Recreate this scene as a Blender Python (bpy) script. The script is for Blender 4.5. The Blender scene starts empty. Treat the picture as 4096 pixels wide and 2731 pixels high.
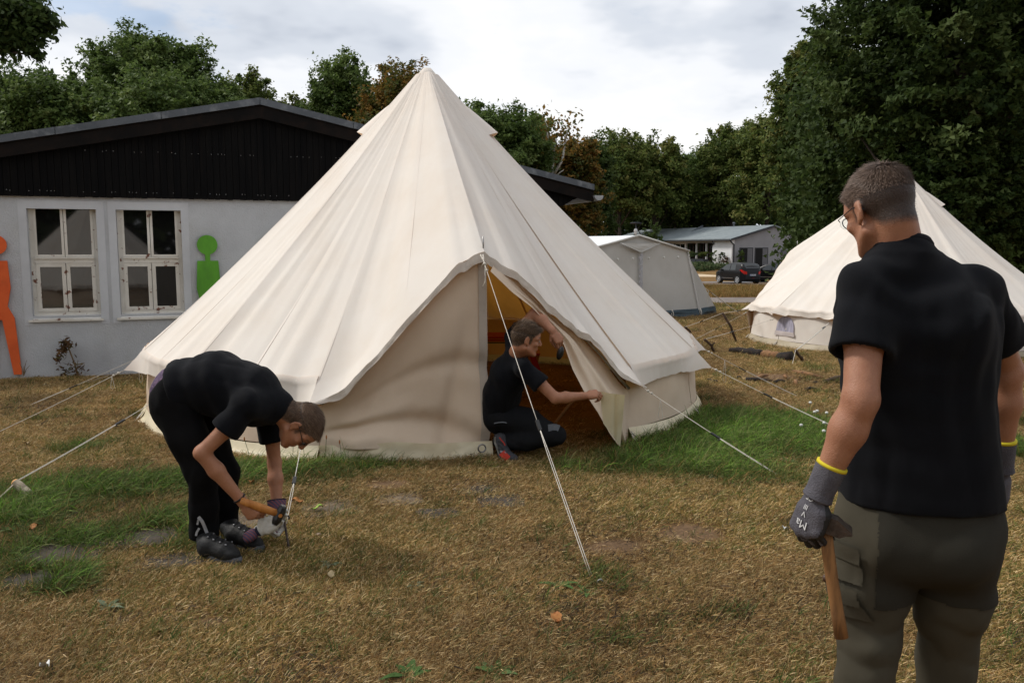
import bpy, math, random
import numpy as np
from mathutils import Vector, Matrix
R = math.radians
rng = np.random.default_rng(7)
random.seed(7)
scene = bpy.context.scene
COL = scene.collection

# ---------------------------------------------------------------- camera
FPX, CX, CY, EYE = 3300.0, 2048.0, 1365.5, 1.6
PITCH = math.atan(365.5 / FPX)
cam_data = bpy.data.cameras.new('camera')
cam_data.sensor_width = 36.0
cam_data.lens = 36.0 * FPX / 4096.0
cam_data.clip_start = 0.05
cam_data.clip_end = 2000.0
cam = bpy.data.objects.new('camera', cam_data)
cam.location = (0, 0, EYE)
cam.rotation_euler = (R(90) - PITCH, 0, 0)
COL.objects.link(cam)
scene.camera = cam

# ---------------------------------------------------------------- sky and sun
SUN_EL, SUN_AZ = R(48), R(-72)          # azimuth measured from +Y (view direction), negative = to the left
sundir = Vector((math.sin(SUN_AZ) * math.cos(SUN_EL), math.cos(SUN_AZ) * math.cos(SUN_EL), math.sin(SUN_EL)))
world = bpy.data.worlds.new('World')
scene.world = world
world.use_nodes = True
wn, wl = world.node_tree.nodes, world.node_tree.links
wn.clear()
out = wn.new('ShaderNodeOutputWorld')
bg_sky = wn.new('ShaderNodeBackground'); bg_cloud = wn.new('ShaderNodeBackground')
mixw = wn.new('ShaderNodeMixShader')
sky = wn.new('ShaderNodeTexSky'); sky.sky_type = 'NISHITA'; sky.sun_disc = False
sky.sun_elevation = SUN_EL; sky.sun_rotation = SUN_AZ
bg_sky.inputs['Strength'].default_value = 0.11
tc = wn.new('ShaderNodeTexCoord')
sep = wn.new('ShaderNodeSeparateXYZ')
wl.new(tc.outputs['Generated'], sep.inputs[0])
def wmath(op, a, b=None):
    n = wn.new('ShaderNodeMath'); n.operation = op
    for i, x in enumerate((a, b)):
        if x is None: continue
        if isinstance(x, (int, float)): n.inputs[i].default_value = x
        else: wl.new(x, n.inputs[i])
    return n.outputs[0]
zz = wmath('ADD', wmath('MAXIMUM', sep.outputs['Z'], 0.0), 0.22)
px_ = wmath('DIVIDE', sep.outputs['X'], zz)
py_ = wmath('DIVIDE', sep.outputs['Y'], zz)
comb = wn.new('ShaderNodeCombineXYZ')
wl.new(px_, comb.inputs[0]); wl.new(py_, comb.inputs[1])
def wnoise(scale, detail, rough, off):
    m = wn.new('ShaderNodeMapping'); m.inputs['Location'].default_value = off
    n = wn.new('ShaderNodeTexNoise'); n.inputs['Scale'].default_value = scale
    n.inputs['Detail'].default_value = detail; n.inputs['Roughness'].default_value = rough
    wl.new(comb.outputs[0], m.inputs[0]); wl.new(m.outputs[0], n.inputs['Vector'])
    return n.outputs['Fac']
def wramp(fac, stops):
    r = wn.new('ShaderNodeValToRGB'); e = r.color_ramp.elements
    while len(e) > 1: e.remove(e[-1])
    e[0].position, e[0].color = stops[0][0], (*stops[0][1], 1)
    for p, c in stops[1:]:
        k = e.new(p); k.color = (*c, 1)
    r.color_ramp.interpolation = 'EASE'
    wl.new(fac, r.inputs[0])
    return r.outputs['Color']
n_shade = wnoise(1.1, 5.0, 0.52, (3.1, 1.7, 0.4))
n_gap = wnoise(1.7, 6.0, 0.55, (8.3, 4.2, 2.0))
cloud_col = wramp(n_shade, [(0.33, (0.50, 0.55, 0.64)), (0.42, (0.70, 0.745, 0.82)), (0.505, (0.92, 0.94, 0.98)), (0.58, (1.0, 1.0, 1.0))])
gap = wramp(n_gap, [(0.30, (0.45, 0.45, 0.45)), (0.38, (1, 1, 1))])
wl.new(cloud_col, bg_cloud.inputs['Color'])
bg_cloud.inputs['Strength'].default_value = 0.90
wl.new(sky.outputs[0], bg_sky.inputs['Color'])
wl.new(gap, mixw.inputs[0])
wl.new(bg_sky.outputs[0], mixw.inputs[1]); wl.new(bg_cloud.outputs[0], mixw.inputs[2])
wl.new(mixw.outputs[0], out.inputs['Surface'])

sl = bpy.data.lights.new('sun', 'SUN')
sl.energy = 2.6; sl.angle = R(11); sl.color = (1.0, 0.95, 0.88)
so = bpy.data.objects.new('sun', sl)
so.rotation_euler = sundir.to_track_quat('Z', 'Y').to_euler()
so.location = (-20, 10, 30)
COL.objects.link(so)

scene.view_settings.view_transform = 'Standard'
scene.view_settings.look = 'None'
scene.view_settings.exposure = 0.2
scene.view_settings.gamma = 1.0
scene.view_settings.use_curve_mapping = False
scene.render.engine = 'CYCLES'
scene.cycles.use_denoising = True
scene.cycles.max_bounces = 7
scene.cycles.diffuse_bounces = 3
scene.cycles.glossy_bounces = 2
scene.cycles.transmission_bounces = 4
scene.cycles.transparent_max_bounces = 6
scene.cycles.caustics_reflective = False
scene.cycles.caustics_refractive = False

# ---------------------------------------------------------------- geometry helpers
sp, cp = math.sin(PITCH), math.cos(PITCH)
def gz(x, y):
    """height of the terrain"""
    x = np.asarray(x, float); y = np.asarray(y, float)
    def ss(a, b, t):
        t = np.clip((t - a) / (b - a), 0, 1); return t * t * (3 - 2 * t)
    z = -0.82 * np.clip((y - 18) / 42.0, 0, 1) + 0.85 * ss(63, 75, y)
    z = z - 0.13 * ss(8.6, 11.2, y) * ss(-1.0, -3.2, x) * ss(24, 16, y)
    return z
def P(px, py, d):
    """point seen at photo pixel (px, py) that lies d metres ahead (world Y = d)"""
    xc, yc = (px - CX) / FPX, (CY - py) / FPX
    Y = cp + sp * yc; Z = -sp + cp * yc
    t = d / Y
    return np.array((xc * t, d, EYE + Z * t))
def G(px, py):
    """point of the terrain seen at photo pixel (px, py)"""
    xc, yc = (px - CX) / FPX, (CY - py) / FPX
    Y = cp + sp * yc; Z = -sp + cp * yc
    zg = 0.0
    for _ in range(30):
        t = (EYE - zg) / -Z
        zg = 0.5 * zg + 0.5 * float(gz(xc * t, Y * t))
    return np.array((xc * t, Y * t, zg))

def _h(ix, iy, iz, s):
    n = (ix * 374761393 + iy * 668265263 + iz * 2147483647 + s * 974634777) & 0xffffffff
    n = ((n ^ (n >> 13)) * 1274126177) & 0xffffffff
    return ((n ^ (n >> 16)) & 0xffff).astype(np.float32) / 65535.0
def vnoise(p, s=0):
    """value noise in -1..1 on an (N,3) array"""
    p = np.asarray(p, float)
    i = np.floor(p).astype(np.int64); f = (p - i); f = f * f * (3 - 2 * f)
    r = 0
    for dx in (0, 1):
        wx = f[..., 0] if dx else 1 - f[..., 0]
        for dy in (0, 1):
            wy = f[..., 1] if dy else 1 - f[..., 1]
            for dz in (0, 1):
                wz = f[..., 2] if dz else 1 - f[..., 2]
                r = r + wx * wy * wz * _h(i[..., 0] + dx, i[..., 1] + dy, i[..., 2] + dz, s)
    return r * 2 - 1
def fbm(p, s=0, o=3):
    a, r, t = 1.0, 0, 0
    for k in range(o):
        r = r + a * vnoise(np.asarray(p) * 2 ** k, s + k); t += a; a *= 0.5
    return r / t

class MB:
    """collects faces for ONE mesh object"""
    def __init__(s): s.v = []; s.f = []; s.n = 0
    def add(s, v, f):
        v = np.asarray(v, float).reshape(-1, 3)
        s.v.append(v); o = s.n
        s.f.extend([tuple(int(i) + o for i in q) for q in f]); s.n += len(v)
        return s
    def box(s, c, size, rot=None, taper=1.0):
        x, y, z = np.array(size) / 2
        v = np.array([(-x, -y, -z), (x, -y, -z), (x, y, -z), (-x, y, -z), (-x * taper, -y * taper, z), (x * taper, -y * taper, z), (x * taper, y * taper, z), (-x * taper, y * taper, z)])
        if rot is not None: v = v @ np.asarray(rot).T
        return s.add(v + np.asarray(c), [(0, 3, 2, 1), (4, 5, 6, 7), (0, 1, 5, 4), (1, 2, 6, 5), (2, 3, 7, 6), (3, 0, 4, 7)])
    def tube(s, path, rad, n=8, cap=True, flat=1.0):
        path = np.asarray(path, float); m = len(path)
        rad = np.broadcast_to(np.asarray(rad, float), (m,))
        t = np.gradient(path, axis=0); t /= np.linalg.norm(t, axis=1)[:, None] + 1e-12
        up = np.array((0, 0, 1.0)) if abs(t[0][2]) < 0.9 else np.array((1.0, 0, 0))
        u = np.cross(t[0], up); u /= np.linalg.norm(u)
        vs = []
        for i in range(m):
            u = u - t[i] * (u @ t[i]); u /= np.linalg.norm(u) + 1e-12
            w = np.cross(t[i], u)
            a = np.arange(n) * 2 * math.pi / n
            vs.append(path[i] + rad[i] * (np.cos(a)[:, None] * u + flat * np.sin(a)[:, None] * w))
        f = [(i * n + j, i * n + (j + 1) % n, (i + 1) * n + (j + 1) % n, (i + 1) * n + j) for i in range(m - 1) for j in range(n)]
        if cap: f += [tuple(range(n - 1, -1, -1)), tuple((m - 1) * n + j for j in range(n))]
        return s.add(np.concatenate(vs), f)
    def grid(s, g, closed=False):
        g = np.asarray(g, float); a, b = g.shape[:2]
        f = [(i * b + j, i * b + (j + 1) % b, (i + 1) * b + (j + 1) % b, (i + 1) * b + j) for i in range(a - 1) for j in range(b if closed else b - 1)]
        return s.add(g.reshape(-1, 3), f)
    def prism(s, poly, d):
        """poly (N,3) planar outline extruded by vector d"""
        poly = np.asarray(poly, float); n = len(poly)
        v = np.concatenate([poly, poly + np.asarray(d)])
        return s.add(v, [tuple(range(n))[::-1], tuple(range(n, 2 * n))] + [(i, (i + 1) % n, n + (i + 1) % n, n + i) for i in range(n)])
    def ell(s, c, r, rot=None, nu=12, nv=8):
        th = np.linspace(0, math.pi, nv + 1)[1:-1]; ph = np.arange(nu) * 2 * math.pi / nu
        v = [(0, 0, 1)] + [(math.sin(t) * math.cos(p), math.sin(t) * math.sin(p), math.cos(t)) for t in th for p in ph] + [(0, 0, -1)]
        v = np.array(v) * np.asarray(r, float)
        if rot is not None: v = v @ np.asarray(rot).T
        f = [(0, 1 + j, 1 + (j + 1) % nu) for j in range(nu)]
        for i in range(nv - 2):
            f += [(1 + i * nu + j, 1 + (i + 1) * nu + j, 1 + (i + 1) * nu + (j + 1) % nu, 1 + i * nu + (j + 1) % nu) for j in range(nu)]
        L = len(v) - 1; o = 1 + (nv - 2) * nu
        f += [(L, o + (j + 1) % nu, o + j) for j in range(nu)]
        return s.add(v + np.asarray(c), f)
    def arr(s): return np.concatenate(s.v) if s.v else np.zeros((0, 3))

def make_mesh(name, v, f, mat, smooth=True):
    me = bpy.data.meshes.new(name)
    if isinstance(f, np.ndarray):
        k = f.shape[1]
        me.vertices.add(len(v)); me.vertices.foreach_set('co', np.asarray(v, np.float32).ravel())
        me.loops.add(f.size); me.loops.foreach_set('vertex_index', f.astype(np.int32).ravel())
        me.polygons.add(len(f)); me.polygons.foreach_set('loop_start', np.arange(0, f.size, k, dtype=np.int32))
        me.polygons.foreach_set('loop_total', np.full(len(f), k, np.int32))
        me.update(calc_edges=True)
    else:
        me.from_pydata([tuple(x) for x in v], [], f)
    if smooth: me.polygons.foreach_set('use_smooth', np.ones(len(me.polygons), bool))
    me.validate()
    for m in (mat if isinstance(mat, (list, tuple)) else [mat]): me.materials.append(m)
    return me
def tag(o, label=None, cat=None, group=None, kind=None):
    if label: o['label'] = label
    if cat: o['category'] = cat
    if group: o['group'] = group
    if kind: o['kind'] = kind
    return o
def thing(name, label, cat, loc, group=None):
    o = bpy.data.objects.new(name, None); o.empty_display_size = 0.1
    o.location = tuple(loc); COL.objects.link(o)
    return tag(o, label, cat, group)
def rootloc(o):
    while o.parent is not None: o = o.parent
    return np.array(o.location)
def obj(name, mb, mat, parent=None, smooth=False, origin=None, kind=None, faces=None):
    """links ONE mesh object; vertices are given in world metres"""
    if isinstance(mb, MB): v, f = mb.arr(), mb.f
    else: v, f = mb, faces
    if parent is not None: base = rootloc(parent)
    elif origin is not None: base = np.asarray(origin, float)
    else: base = np.zeros(3)
    o = bpy.data.objects.new(name, make_mesh(name, np.asarray(v) - base, f, mat, smooth))
    COL.objects.link(o)
    if parent is not None: o.parent = parent
    else: o.location = tuple(base)
    if kind: o['kind'] = kind
    return o
def attr(o, name, values):
    me = o.data
    a = me.attributes.new(name, 'FLOAT', 'POINT'); a.data.foreach_set('value', np.asarray(values, np.float32))

# ---------------------------------------------------------------- materials
def new_mat(name):
    m = bpy.data.materials.new(name); m.use_nodes = True
    nt = m.node_tree; b = nt.nodes['Principled BSDF']
    return m, nt, b
def S(c):
    """sRGB 0-255 -> linear"""
    return tuple(((x / 255) / 12.92 if x / 255 <= 0.04045 else ((x / 255 + 0.055) / 1.055) ** 2.4) for x in c)
def mat(name, c1, c2=None, scale=8.0, rough=0.8, bump=0.0, bscale=None, metal=0.0, spec=0.3, detail=5.0, lo=0.35, hi=0.65, stretch=None, c3=None, s3=60.0, amt3=0.3, coat=0.0, sub=0.0):
    m, nt, b = new_mat(name); N, L = nt.nodes, nt.links
    b.inputs['Roughness'].default_value = rough; b.inputs['Metallic'].default_value = metal
    b.inputs['Specular IOR Level'].default_value = spec
    if coat: b.inputs['Coat Weight'].default_value = coat; b.inputs['Coat Roughness'].default_value = 0.05
    if sub:
        b.inputs['Subsurface Weight'].default_value = sub; b.inputs['Subsurface Radius'].default_value = (0.012, 0.004, 0.002)
    tcn = N.new('ShaderNodeTexCoord'); vec = tcn.outputs['Object']
    if stretch:
        mp = N.new('ShaderNodeMapping'); mp.inputs['Scale'].default_value = stretch; L.new(vec, mp.inputs[0]); vec = mp.outputs[0]
    def noise(sc, dt=detail):
        n = N.new('ShaderNodeTexNoise'); n.inputs['Scale'].default_value = sc; n.inputs['Detail'].default_value = dt; n.inputs['Roughness'].default_value = 0.6
        L.new(vec, n.inputs['Vector']); return n.outputs['Fac']
    if c2 is None: b.inputs['Base Color'].default_value = (*c1, 1)
    else:
        r = N.new('ShaderNodeMapRange'); r.inputs[1].default_value = lo; r.inputs[2].default_value = hi
        L.new(noise(scale), r.inputs[0])
        mx = N.new('ShaderNodeMix'); mx.data_type = 'RGBA'; mx.inputs[6].default_value = (*c1, 1); mx.inputs[7].default_value = (*c2, 1)
        L.new(r.outputs[0], mx.inputs[0]); col = mx.outputs[2]
        if c3 is not None:
            r3 = N.new('ShaderNodeMapRange'); r3.inputs[1].default_value = 0.5; r3.inputs[2].default_value = 0.75; r3.inputs[4].default_value = amt3
            L.new(noise(s3), r3.inputs[0])
            m3 = N.new('ShaderNodeMix'); m3.data_type = 'RGBA'; L.new(r3.outputs[0], m3.inputs[0]); L.new(col, m3.inputs[6]); m3.inputs[7].default_value = (*c3, 1); col = m3.outputs[2]
        L.new(col, b.inputs['Base Color'])
    if bump:
        bn = N.new('ShaderNodeBump'); bn.inputs['Strength'].default_value = bump; bn.inputs['Distance'].default_value = 0.01
        L.new(noise(bscale or scale * 3), bn.inputs['Height']); L.new(bn.outputs[0], b.inputs['Normal'])
    return m
def cloth_translucent(name, c, trans, cdirt, tw=0.35, scale=1.6, bump=0.12, rough=0.85):
    """canvas: diffuse weave that also lets light through"""
    m, nt, b = new_mat(name); N, L = nt.nodes, nt.links
    b.inputs['Roughness'].default_value = rough; b.inputs['Specular IOR Level'].default_value = 0.15
    tcn = N.new('ShaderNodeTexCoord')
    n1 = N.new('ShaderNodeTexNoise'); n1.inputs['Scale'].default_value = scale; n1.inputs['Detail'].default_value = 6; n1.inputs['Roughness'].default_value = 0.65
    L.new(tcn.outputs['Object'], n1.inputs['Vector'])
    r = N.new('ShaderNodeMapRange'); r.inputs[1].default_value = 0.42; r.inputs[2].default_value = 0.78; L.new(n1.outputs['Fac'], r.inputs[0])
    mx = N.new('ShaderNodeMix'); mx.data_type = 'RGBA'; mx.inputs[6].default_value = (*c, 1); mx.inputs[7].default_value = (*cdirt, 1)
    L.new(r.outputs[0], mx.inputs[0]); L.new(mx.outputs[2], b.inputs['Base Color'])
    n2 = N.new('ShaderNodeTexNoise'); n2.inputs['Scale'].default_value = 9; n2.inputs['Detail'].default_value = 4
    L.new(tcn.outputs['Object'], n2.inputs['Vector'])
    n3 = N.new('ShaderNodeTexNoise'); n3.inputs['Scale'].default_value = 500; n3.inputs['Detail'].default_value = 1
    L.new(tcn.outputs['Object'], n3.inputs['Vector'])
    ad = N.new('ShaderNodeMath'); ad.operation = 'MULTIPLY_ADD'; ad.inputs[1].default_value = 0.06
    L.new(n3.outputs['Fac'], ad.inputs[0]); L.new(n2.outputs['Fac'], ad.inputs[2])
    bn = N.new('ShaderNodeBump'); bn.inputs['Strength'].default_value = bump; bn.inputs['Distance'].default_value = 0.02
    L.new(ad.outputs[0], bn.inputs['Height']); L.new(bn.outputs[0], b.inputs['Normal'])
    tr = N.new('ShaderNodeBsdfTranslucent'); tr.inputs['Color'].default_value = (*trans, 1)
    ms = N.new('ShaderNodeMixShader'); ms.inputs[0].default_value = tw
    o = N['Material Output']
    L.new(b.outputs[0], ms.inputs[1]); L.new(tr.outputs[0], ms.inputs[2]); L.new(ms.outputs[0], o.inputs['Surface'])
    return m
def leaf_mat(name, cols, tw=0.4):
    """foliage: colour picked per leaf from the 'tint' attribute"""
    m, nt, b = new_mat(name); N, L = nt.nodes, nt.links
    at = N.new('ShaderNodeAttribute'); at.attribute_name = 'tint'
    r = N.new('ShaderNodeValToRGB'); e = r.color_ramp.elements
    while len(e) > 1: e.remove(e[-1])
    e[0].position, e[0].color = 0.0, (*cols[0], 1)
    for i, c in enumerate(cols[1:]):
        k = e.new((i + 1) / (len(cols) - 1)); k.color = (*c, 1)
    L.new(at.outputs['Fac'], r.inputs[0]); L.new(r.outputs[0], b.inputs['Base Color'])
    b.inputs['Roughness'].default_value = 0.6; b.inputs['Specular IOR Level'].default_value = 0.12
    tr = N.new('ShaderNodeBsdfTranslucent'); L.new(r.outputs[0], tr.inputs['Color'])
    ms = N.new('ShaderNodeMixShader'); ms.inputs[0].default_value = tw
    L.new(b.outputs[0], ms.inputs[1]); L.new(tr.outputs[0], ms.inputs[2]); L.new(ms.outputs[0], N['Material Output'].inputs['Surface'])
    return m
# ================================================================ SETTING: ground
def ell_field(xy, patches):
    r = np.zeros(len(xy))
    for px, py, rx, ry, s in patches:
        c = G(px, py); a = G(px + rx, py); b0 = G(px, py - ry); b1 = G(px, py + ry)
        wx = abs(a[0] - c[0]); wy = max(abs(b0[1] - b1[1]) / 2, 0.05)
        q = ((xy[:, 0] - c[0]) / wx) ** 2 + ((xy[:, 1] - c[1]) / wy) ** 2
        r += s * np.exp(-q * 0.9)
    return r
GREEN = [(150, 1990, 260, 70, .7), (500, 1960, 330, 60, .6), (800, 1930, 200, 50, .6), (150, 2230, 200, 60, .7), (420, 2160, 330, 50, .7), (250, 2330, 260, 50, .8),
         (100, 2080, 150, 40, .9), (700, 2080, 150, 50, .7), (1150, 1890, 260, 40, .75), (1500, 1872, 220, 18, .45), (3000, 1700, 330, 55, 1.3), (3250, 1780, 260, 70, 1.1),
         (2800, 1790, 260, 50, 1.), (2600, 1850, 320, 40, .8), (4050, 1800, 110, 110, 1.), (350, 1800, 320, 60, .4), (1300, 2130, 130, 25, .4), (1900, 1880, 300, 10, .25),
         (2300, 1890, 260, 25, .5), (2900, 1900, 260, 35, .6), (3150, 1420, 150, 20, .35), (1700, 2020, 80, 16, .4), (2000, 2620, 160, 60, .3), (2800, 1235, 200, 10, .5)]
SOIL = [(1560, 1940, 120, 26, 1.), (1620, 2000, 110, 22, 1.), (2750, 2130, 170, 45, 1.1), (2450, 2190, 140, 32, .9), (830, 2490, 130, 34, .9), (1200, 2300, 110, 25, .6), (560, 2180, 170, 20, .5),
        (3050, 1510, 150, 20, 1.), (650, 1470, 500, 12, .6), (3300, 2080, 120, 30, .7), (1950, 1960, 110, 24, .7), (200, 2250, 300, 22, .5), (1350, 2040, 90, 22, .6), (3080, 1575, 130, 22, .5), (2350, 2420, 200, 40, .35), (120, 1500, 500, 9, 1.2)]
def masks(xy):
    p3 = np.column_stack([xy, np.zeros(len(xy))])
    n = fbm(p3 * 0.9, 3, 3); n2 = fbm(p3 * 3.1, 11, 3)
    g = ell_field(xy, GREEN) + 0.10 + 0.32 * n * (n > 0) + 0.16 * n2
    s = 1.25 * ell_field(xy, SOIL) + 0.52 * fbm(p3 * 1.7 + 40, 21, 3) - 0.05
    return np.clip(g, 0, 1.3), np.clip(s, 0, 1.2)

def warp_axis(lo, mid0, mid1, hi, fine, n_out):
    core = np.arange(mid0, mid1 + 1e-6, fine)
    k = np.linspace(0, 1, n_out + 1)[1:] ** 2.2
    return np.concatenate([(mid0 + (lo - mid0) * k)[::-1], core, mid1 + (hi - mid1) * k])
gx = warp_axis(-320, -9, 9, 320, 0.1, 50)
gy = warp_axis(-60, 1.6, 14, 420, 0.1, 60)
X, Y = np.meshgrid(gx, gy)
xy = np.column_stack([X.ravel(), Y.ravel()])
near = np.exp(-np.maximum(xy[:, 1] - 14, 0) / 10)
gzv = gz(xy[:, 0], xy[:, 1]) + near * (0.012 * fbm(np.column_stack([xy * 1.6, 0 * xy[:, :1]]), 5, 3))
gm, sm = masks(xy)
nb = len(gx)
ii = (np.arange(len(gy) - 1)[:, None] * nb + np.arange(nb - 1)[None]).ravel()
gf = np.column_stack([ii, ii + 1, ii + nb + 1, ii + nb])
def ground_mat():
    m, nt, b = new_mat('ground_soil_and_thatch'); N, L = nt.nodes, nt.links
    b.inputs['Roughness'].default_value = 0.95; b.inputs['Specular IOR Level'].default_value = 0.1
    tcn = N.new('ShaderNodeTexCoord')
    def noise(s, d=6, rg=0.6):
        n = N.new('ShaderNodeTexNoise'); n.inputs['Scale'].default_value = s; n.inputs['Detail'].default_value = d; n.inputs['Roughness'].default_value = rg
        L.new(tcn.outputs['Object'], n.inputs['Vector']); return n.outputs['Fac']
    def mix(f, a, c):
        x = N.new('ShaderNodeMix'); x.data_type = 'RGBA'
        if isinstance(f, float): x.inputs[0].default_value = f
        else: L.new(f, x.inputs[0])
        for i, q in ((6, a), (7, c)):
            if isinstance(q, tuple): x.inputs[i].default_value = (*q, 1)
            else: L.new(q, x.inputs[i])
        return x.outputs[2]
    def rng_(f, a, c):
        r = N.new('ShaderNodeMapRange'); r.inputs[1].default_value = a; r.inputs[2].default_value = c; L.new(f, r.inputs[0]); return r.outputs[0]
    A = lambda n: (lambda q: (setattr(q, 'attribute_name', n), q.outputs['Fac'])[1])(N.new('ShaderNodeAttribute'))
    thatch = mix(rng_(noise(1.3, 4), .35, .65), (0.165, 0.092, 0.038), (0.25, 0.155, 0.060))
    thatch = mix(rng_(noise(34), .45, .75), thatch, (0.075, 0.045, 0.022))
    grass = mix(rng_(noise(20), .35, .7), (0.045, 0.075, 0.016), (0.085, 0.095, 0.028))
    soil = mix(rng_(noise(30, 8), .35, .7), (0.185, 0.115, 0.065), (0.105, 0.066, 0.038))
    c = mix(rng_(A('green'), .25, .75), thatch, grass)
    c = mix(rng_(A('soil'), .45, .8), c, soil)
    L.new(c, b.inputs['Base Color'])
    bn = N.new('ShaderNodeBump'); bn.inputs['Strength'].default_value = 0.6; bn.inputs['Distance'].default_value = 0.02
    L.new(noise(45, 8, .7), bn.inputs['Height']); L.new(bn.outputs[0], b.inputs['Normal'])
    return m
ground = obj('ground', np.column_stack([xy, gzv]), ground_mat(), smooth=True, faces=gf, kind='structure')
attr(ground, 'green', gm); attr(ground, 'soil', sm)

def sheet(name, outline_fn, m, dz, nx=24, ny=24):
    """flush sheet on the terrain; outline_fn(u, v) -> x, y"""
    u, v = np.meshgrid(np.linspace(0, 1, nx), np.linspace(0, 1, ny))
    x, y = outline_fn(u, v)
    g = np.dstack([x, y, gz(x, y) + dz])
    return obj(name, MB().grid(g), m, smooth=True, kind='structure')
M_ASPH = mat('asphalt', S((105, 107, 112)), S((125, 126, 130)), 3, 0.9, 0.3, 60, c3=S((80, 80, 84)), s3=150)
M_GRAV = mat('grey_gravel', S((112, 104, 100)), S((142, 132, 126)), 2, 0.95, 0.5, 40, c3=S((80, 70, 64)), s3=30)
M_BEIGE = mat('beige_paving', S((196, 178, 150)), S((180, 160, 134)), 3, 0.9, 0.2, 40)
sheet('parking_lot', lambda u, v: (-6 + 70 * u, 50.8 + 0.8 * np.sin(u * 9) + (12.5 - 0.8 * np.sin(u * 9)) * v), M_ASPH, 0.012, 60, 20)
sheet('gravel_path', lambda u, v: (2 + 26 * u, 27.6 + 0.3 * np.sin(7 * u) + 5.2 * u * 0.3 + (4.6) * v), M_GRAV, 0.012, 40, 10)
sheet('footpath', lambda u, v: (9.5 + 8.8 * u, 64.2 + (1.0 - u) * 4.5 + (3.2) * v), M_BEIGE, 0.03, 20, 10)
mb = MB()
for k in range(9):
    x0 = 9 + k * 2.7
    y0 = 52.6
    mb.add([(x0, y0, gz(x0, y0) + .018), (x0 + 2.0, y0 + .02, gz(x0 + 2, y0) + .018), (x0 + 2.0, y0 + .14, gz(x0 + 2, y0 + .14) + .018), (x0, y0 + .12, gz(x0, y0 + .12) + .018)], [(0, 1, 2, 3)])
obj('road_marking', mb, mat('worn_white_paint', (0.6, 0.6, 0.6), (0.4, 0.4, 0.4), 6), kind='structure')

# stepping slabs half sunk in the turf: parts of the ground
M_SLAB = mat('weathered_slab', S((92, 82, 71)), S((116, 102, 84)), 7, 0.95, 0.35, 60, c3=S((62, 52, 44)), s3=18, amt3=0.8, spec=.1)
M_SLABD = mat('dark_slab', S((64, 59, 54)), S((78, 72, 66)), 8, 0.95, 0.35, 70, c3=S((92, 78, 62)), s3=20, amt3=0.7, spec=.1)
for px, py, w, dpt, a, m in [(1925, 1958, .32, .30, .25, M_SLABD), (2005, 2008, .30, .26, .15, M_SLABD), (1330, 2034, .36, .32, .2, M_SLAB), (1600, 2000, .30, .24, .2, M_SLAB), (985, 2085, .36, .36, .25, M_SLAB),
                             (1750, 2058, .24, .2, .2, M_SLABD), (215, 2222, .50, .34, .35, M_SLABD), (130, 2325, .50, .26, .35, M_SLABD), (620, 2150, .44, .3, .35, M_SLABD), (680, 2250, .34, .22, .3, M_SLABD)]:
    c = G(px, py); mb = MB()
    rot = np.array(Matrix.Rotation(a, 3, 'Z'))
    n = 20; th = np.arange(n) * 2 * math.pi / n
    se = lambda t, e: np.sign(t) * np.abs(t) ** e
    ring = np.column_stack([se(np.cos(th), .30) * w / 2, se(np.sin(th), .30) * dpt / 2, 0 * th]) + rng.normal(0, .014, (n, 3)) * (1, 1, 0)
    ring = ring @ rot.T + c
    mb.prism(ring * 1.0 - (0, 0, .05), (0, 0, .062))
    obj('paving_slab', mb, m, ground)

# ================================================================ FOLIAGE
GREENS = {
    'dark': [(0.022, 0.040, 0.010), (0.042, 0.068, 0.016), (0.068, 0.10, 0.026), (0.11, 0.145, 0.05)],
    'mid': [(0.045, 0.075, 0.018), (0.080, 0.125, 0.030), (0.12, 0.17, 0.045), (0.18, 0.225, 0.08)],
    'olive': [(0.048, 0.074, 0.016), (0.088, 0.122, 0.028), (0.135, 0.165, 0.042), (0.21, 0.20, 0.06)],
    'rust': [(0.055, 0.070, 0.018), (0.11, 0.105, 0.024), (0.22, 0.125, 0.028), (0.30, 0.17, 0.04)],
    'lime': [(0.09, 0.14, 0.020), (0.17, 0.24, 0.03), (0.28, 0.32, 0.05), (0.34, 0.38, 0.08)],
    'herb': [(0.03, 0.05, 0.02), (0.06, 0.09, 0.03), (0.09, 0.12, 0.05), (0.12, 0.10, 0.05)],
    'ruststem': [(0.06, 0.035, 0.02), (0.11, 0.06, 0.03), (0.16, 0.09, 0.04), (0.10, 0.11, 0.04)],
}
LEAF = {k: leaf_mat('leaf_' + k, v) for k, v in GREENS.items()}
M_BARK = mat('bark', (0.045, 0.035, 0.026), (0.085, 0.07, 0.055), 6, 0.95, 0.8, 20, stretch=(1, 1, .3))
M_BIRCH = mat('birch_bark', (0.55, 0.53, 0.48), (0.10, 0.09, 0.08), 5, 0.8, 0.3, 20, lo=.55, hi=.62, stretch=(.6, .6, 3))
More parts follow.
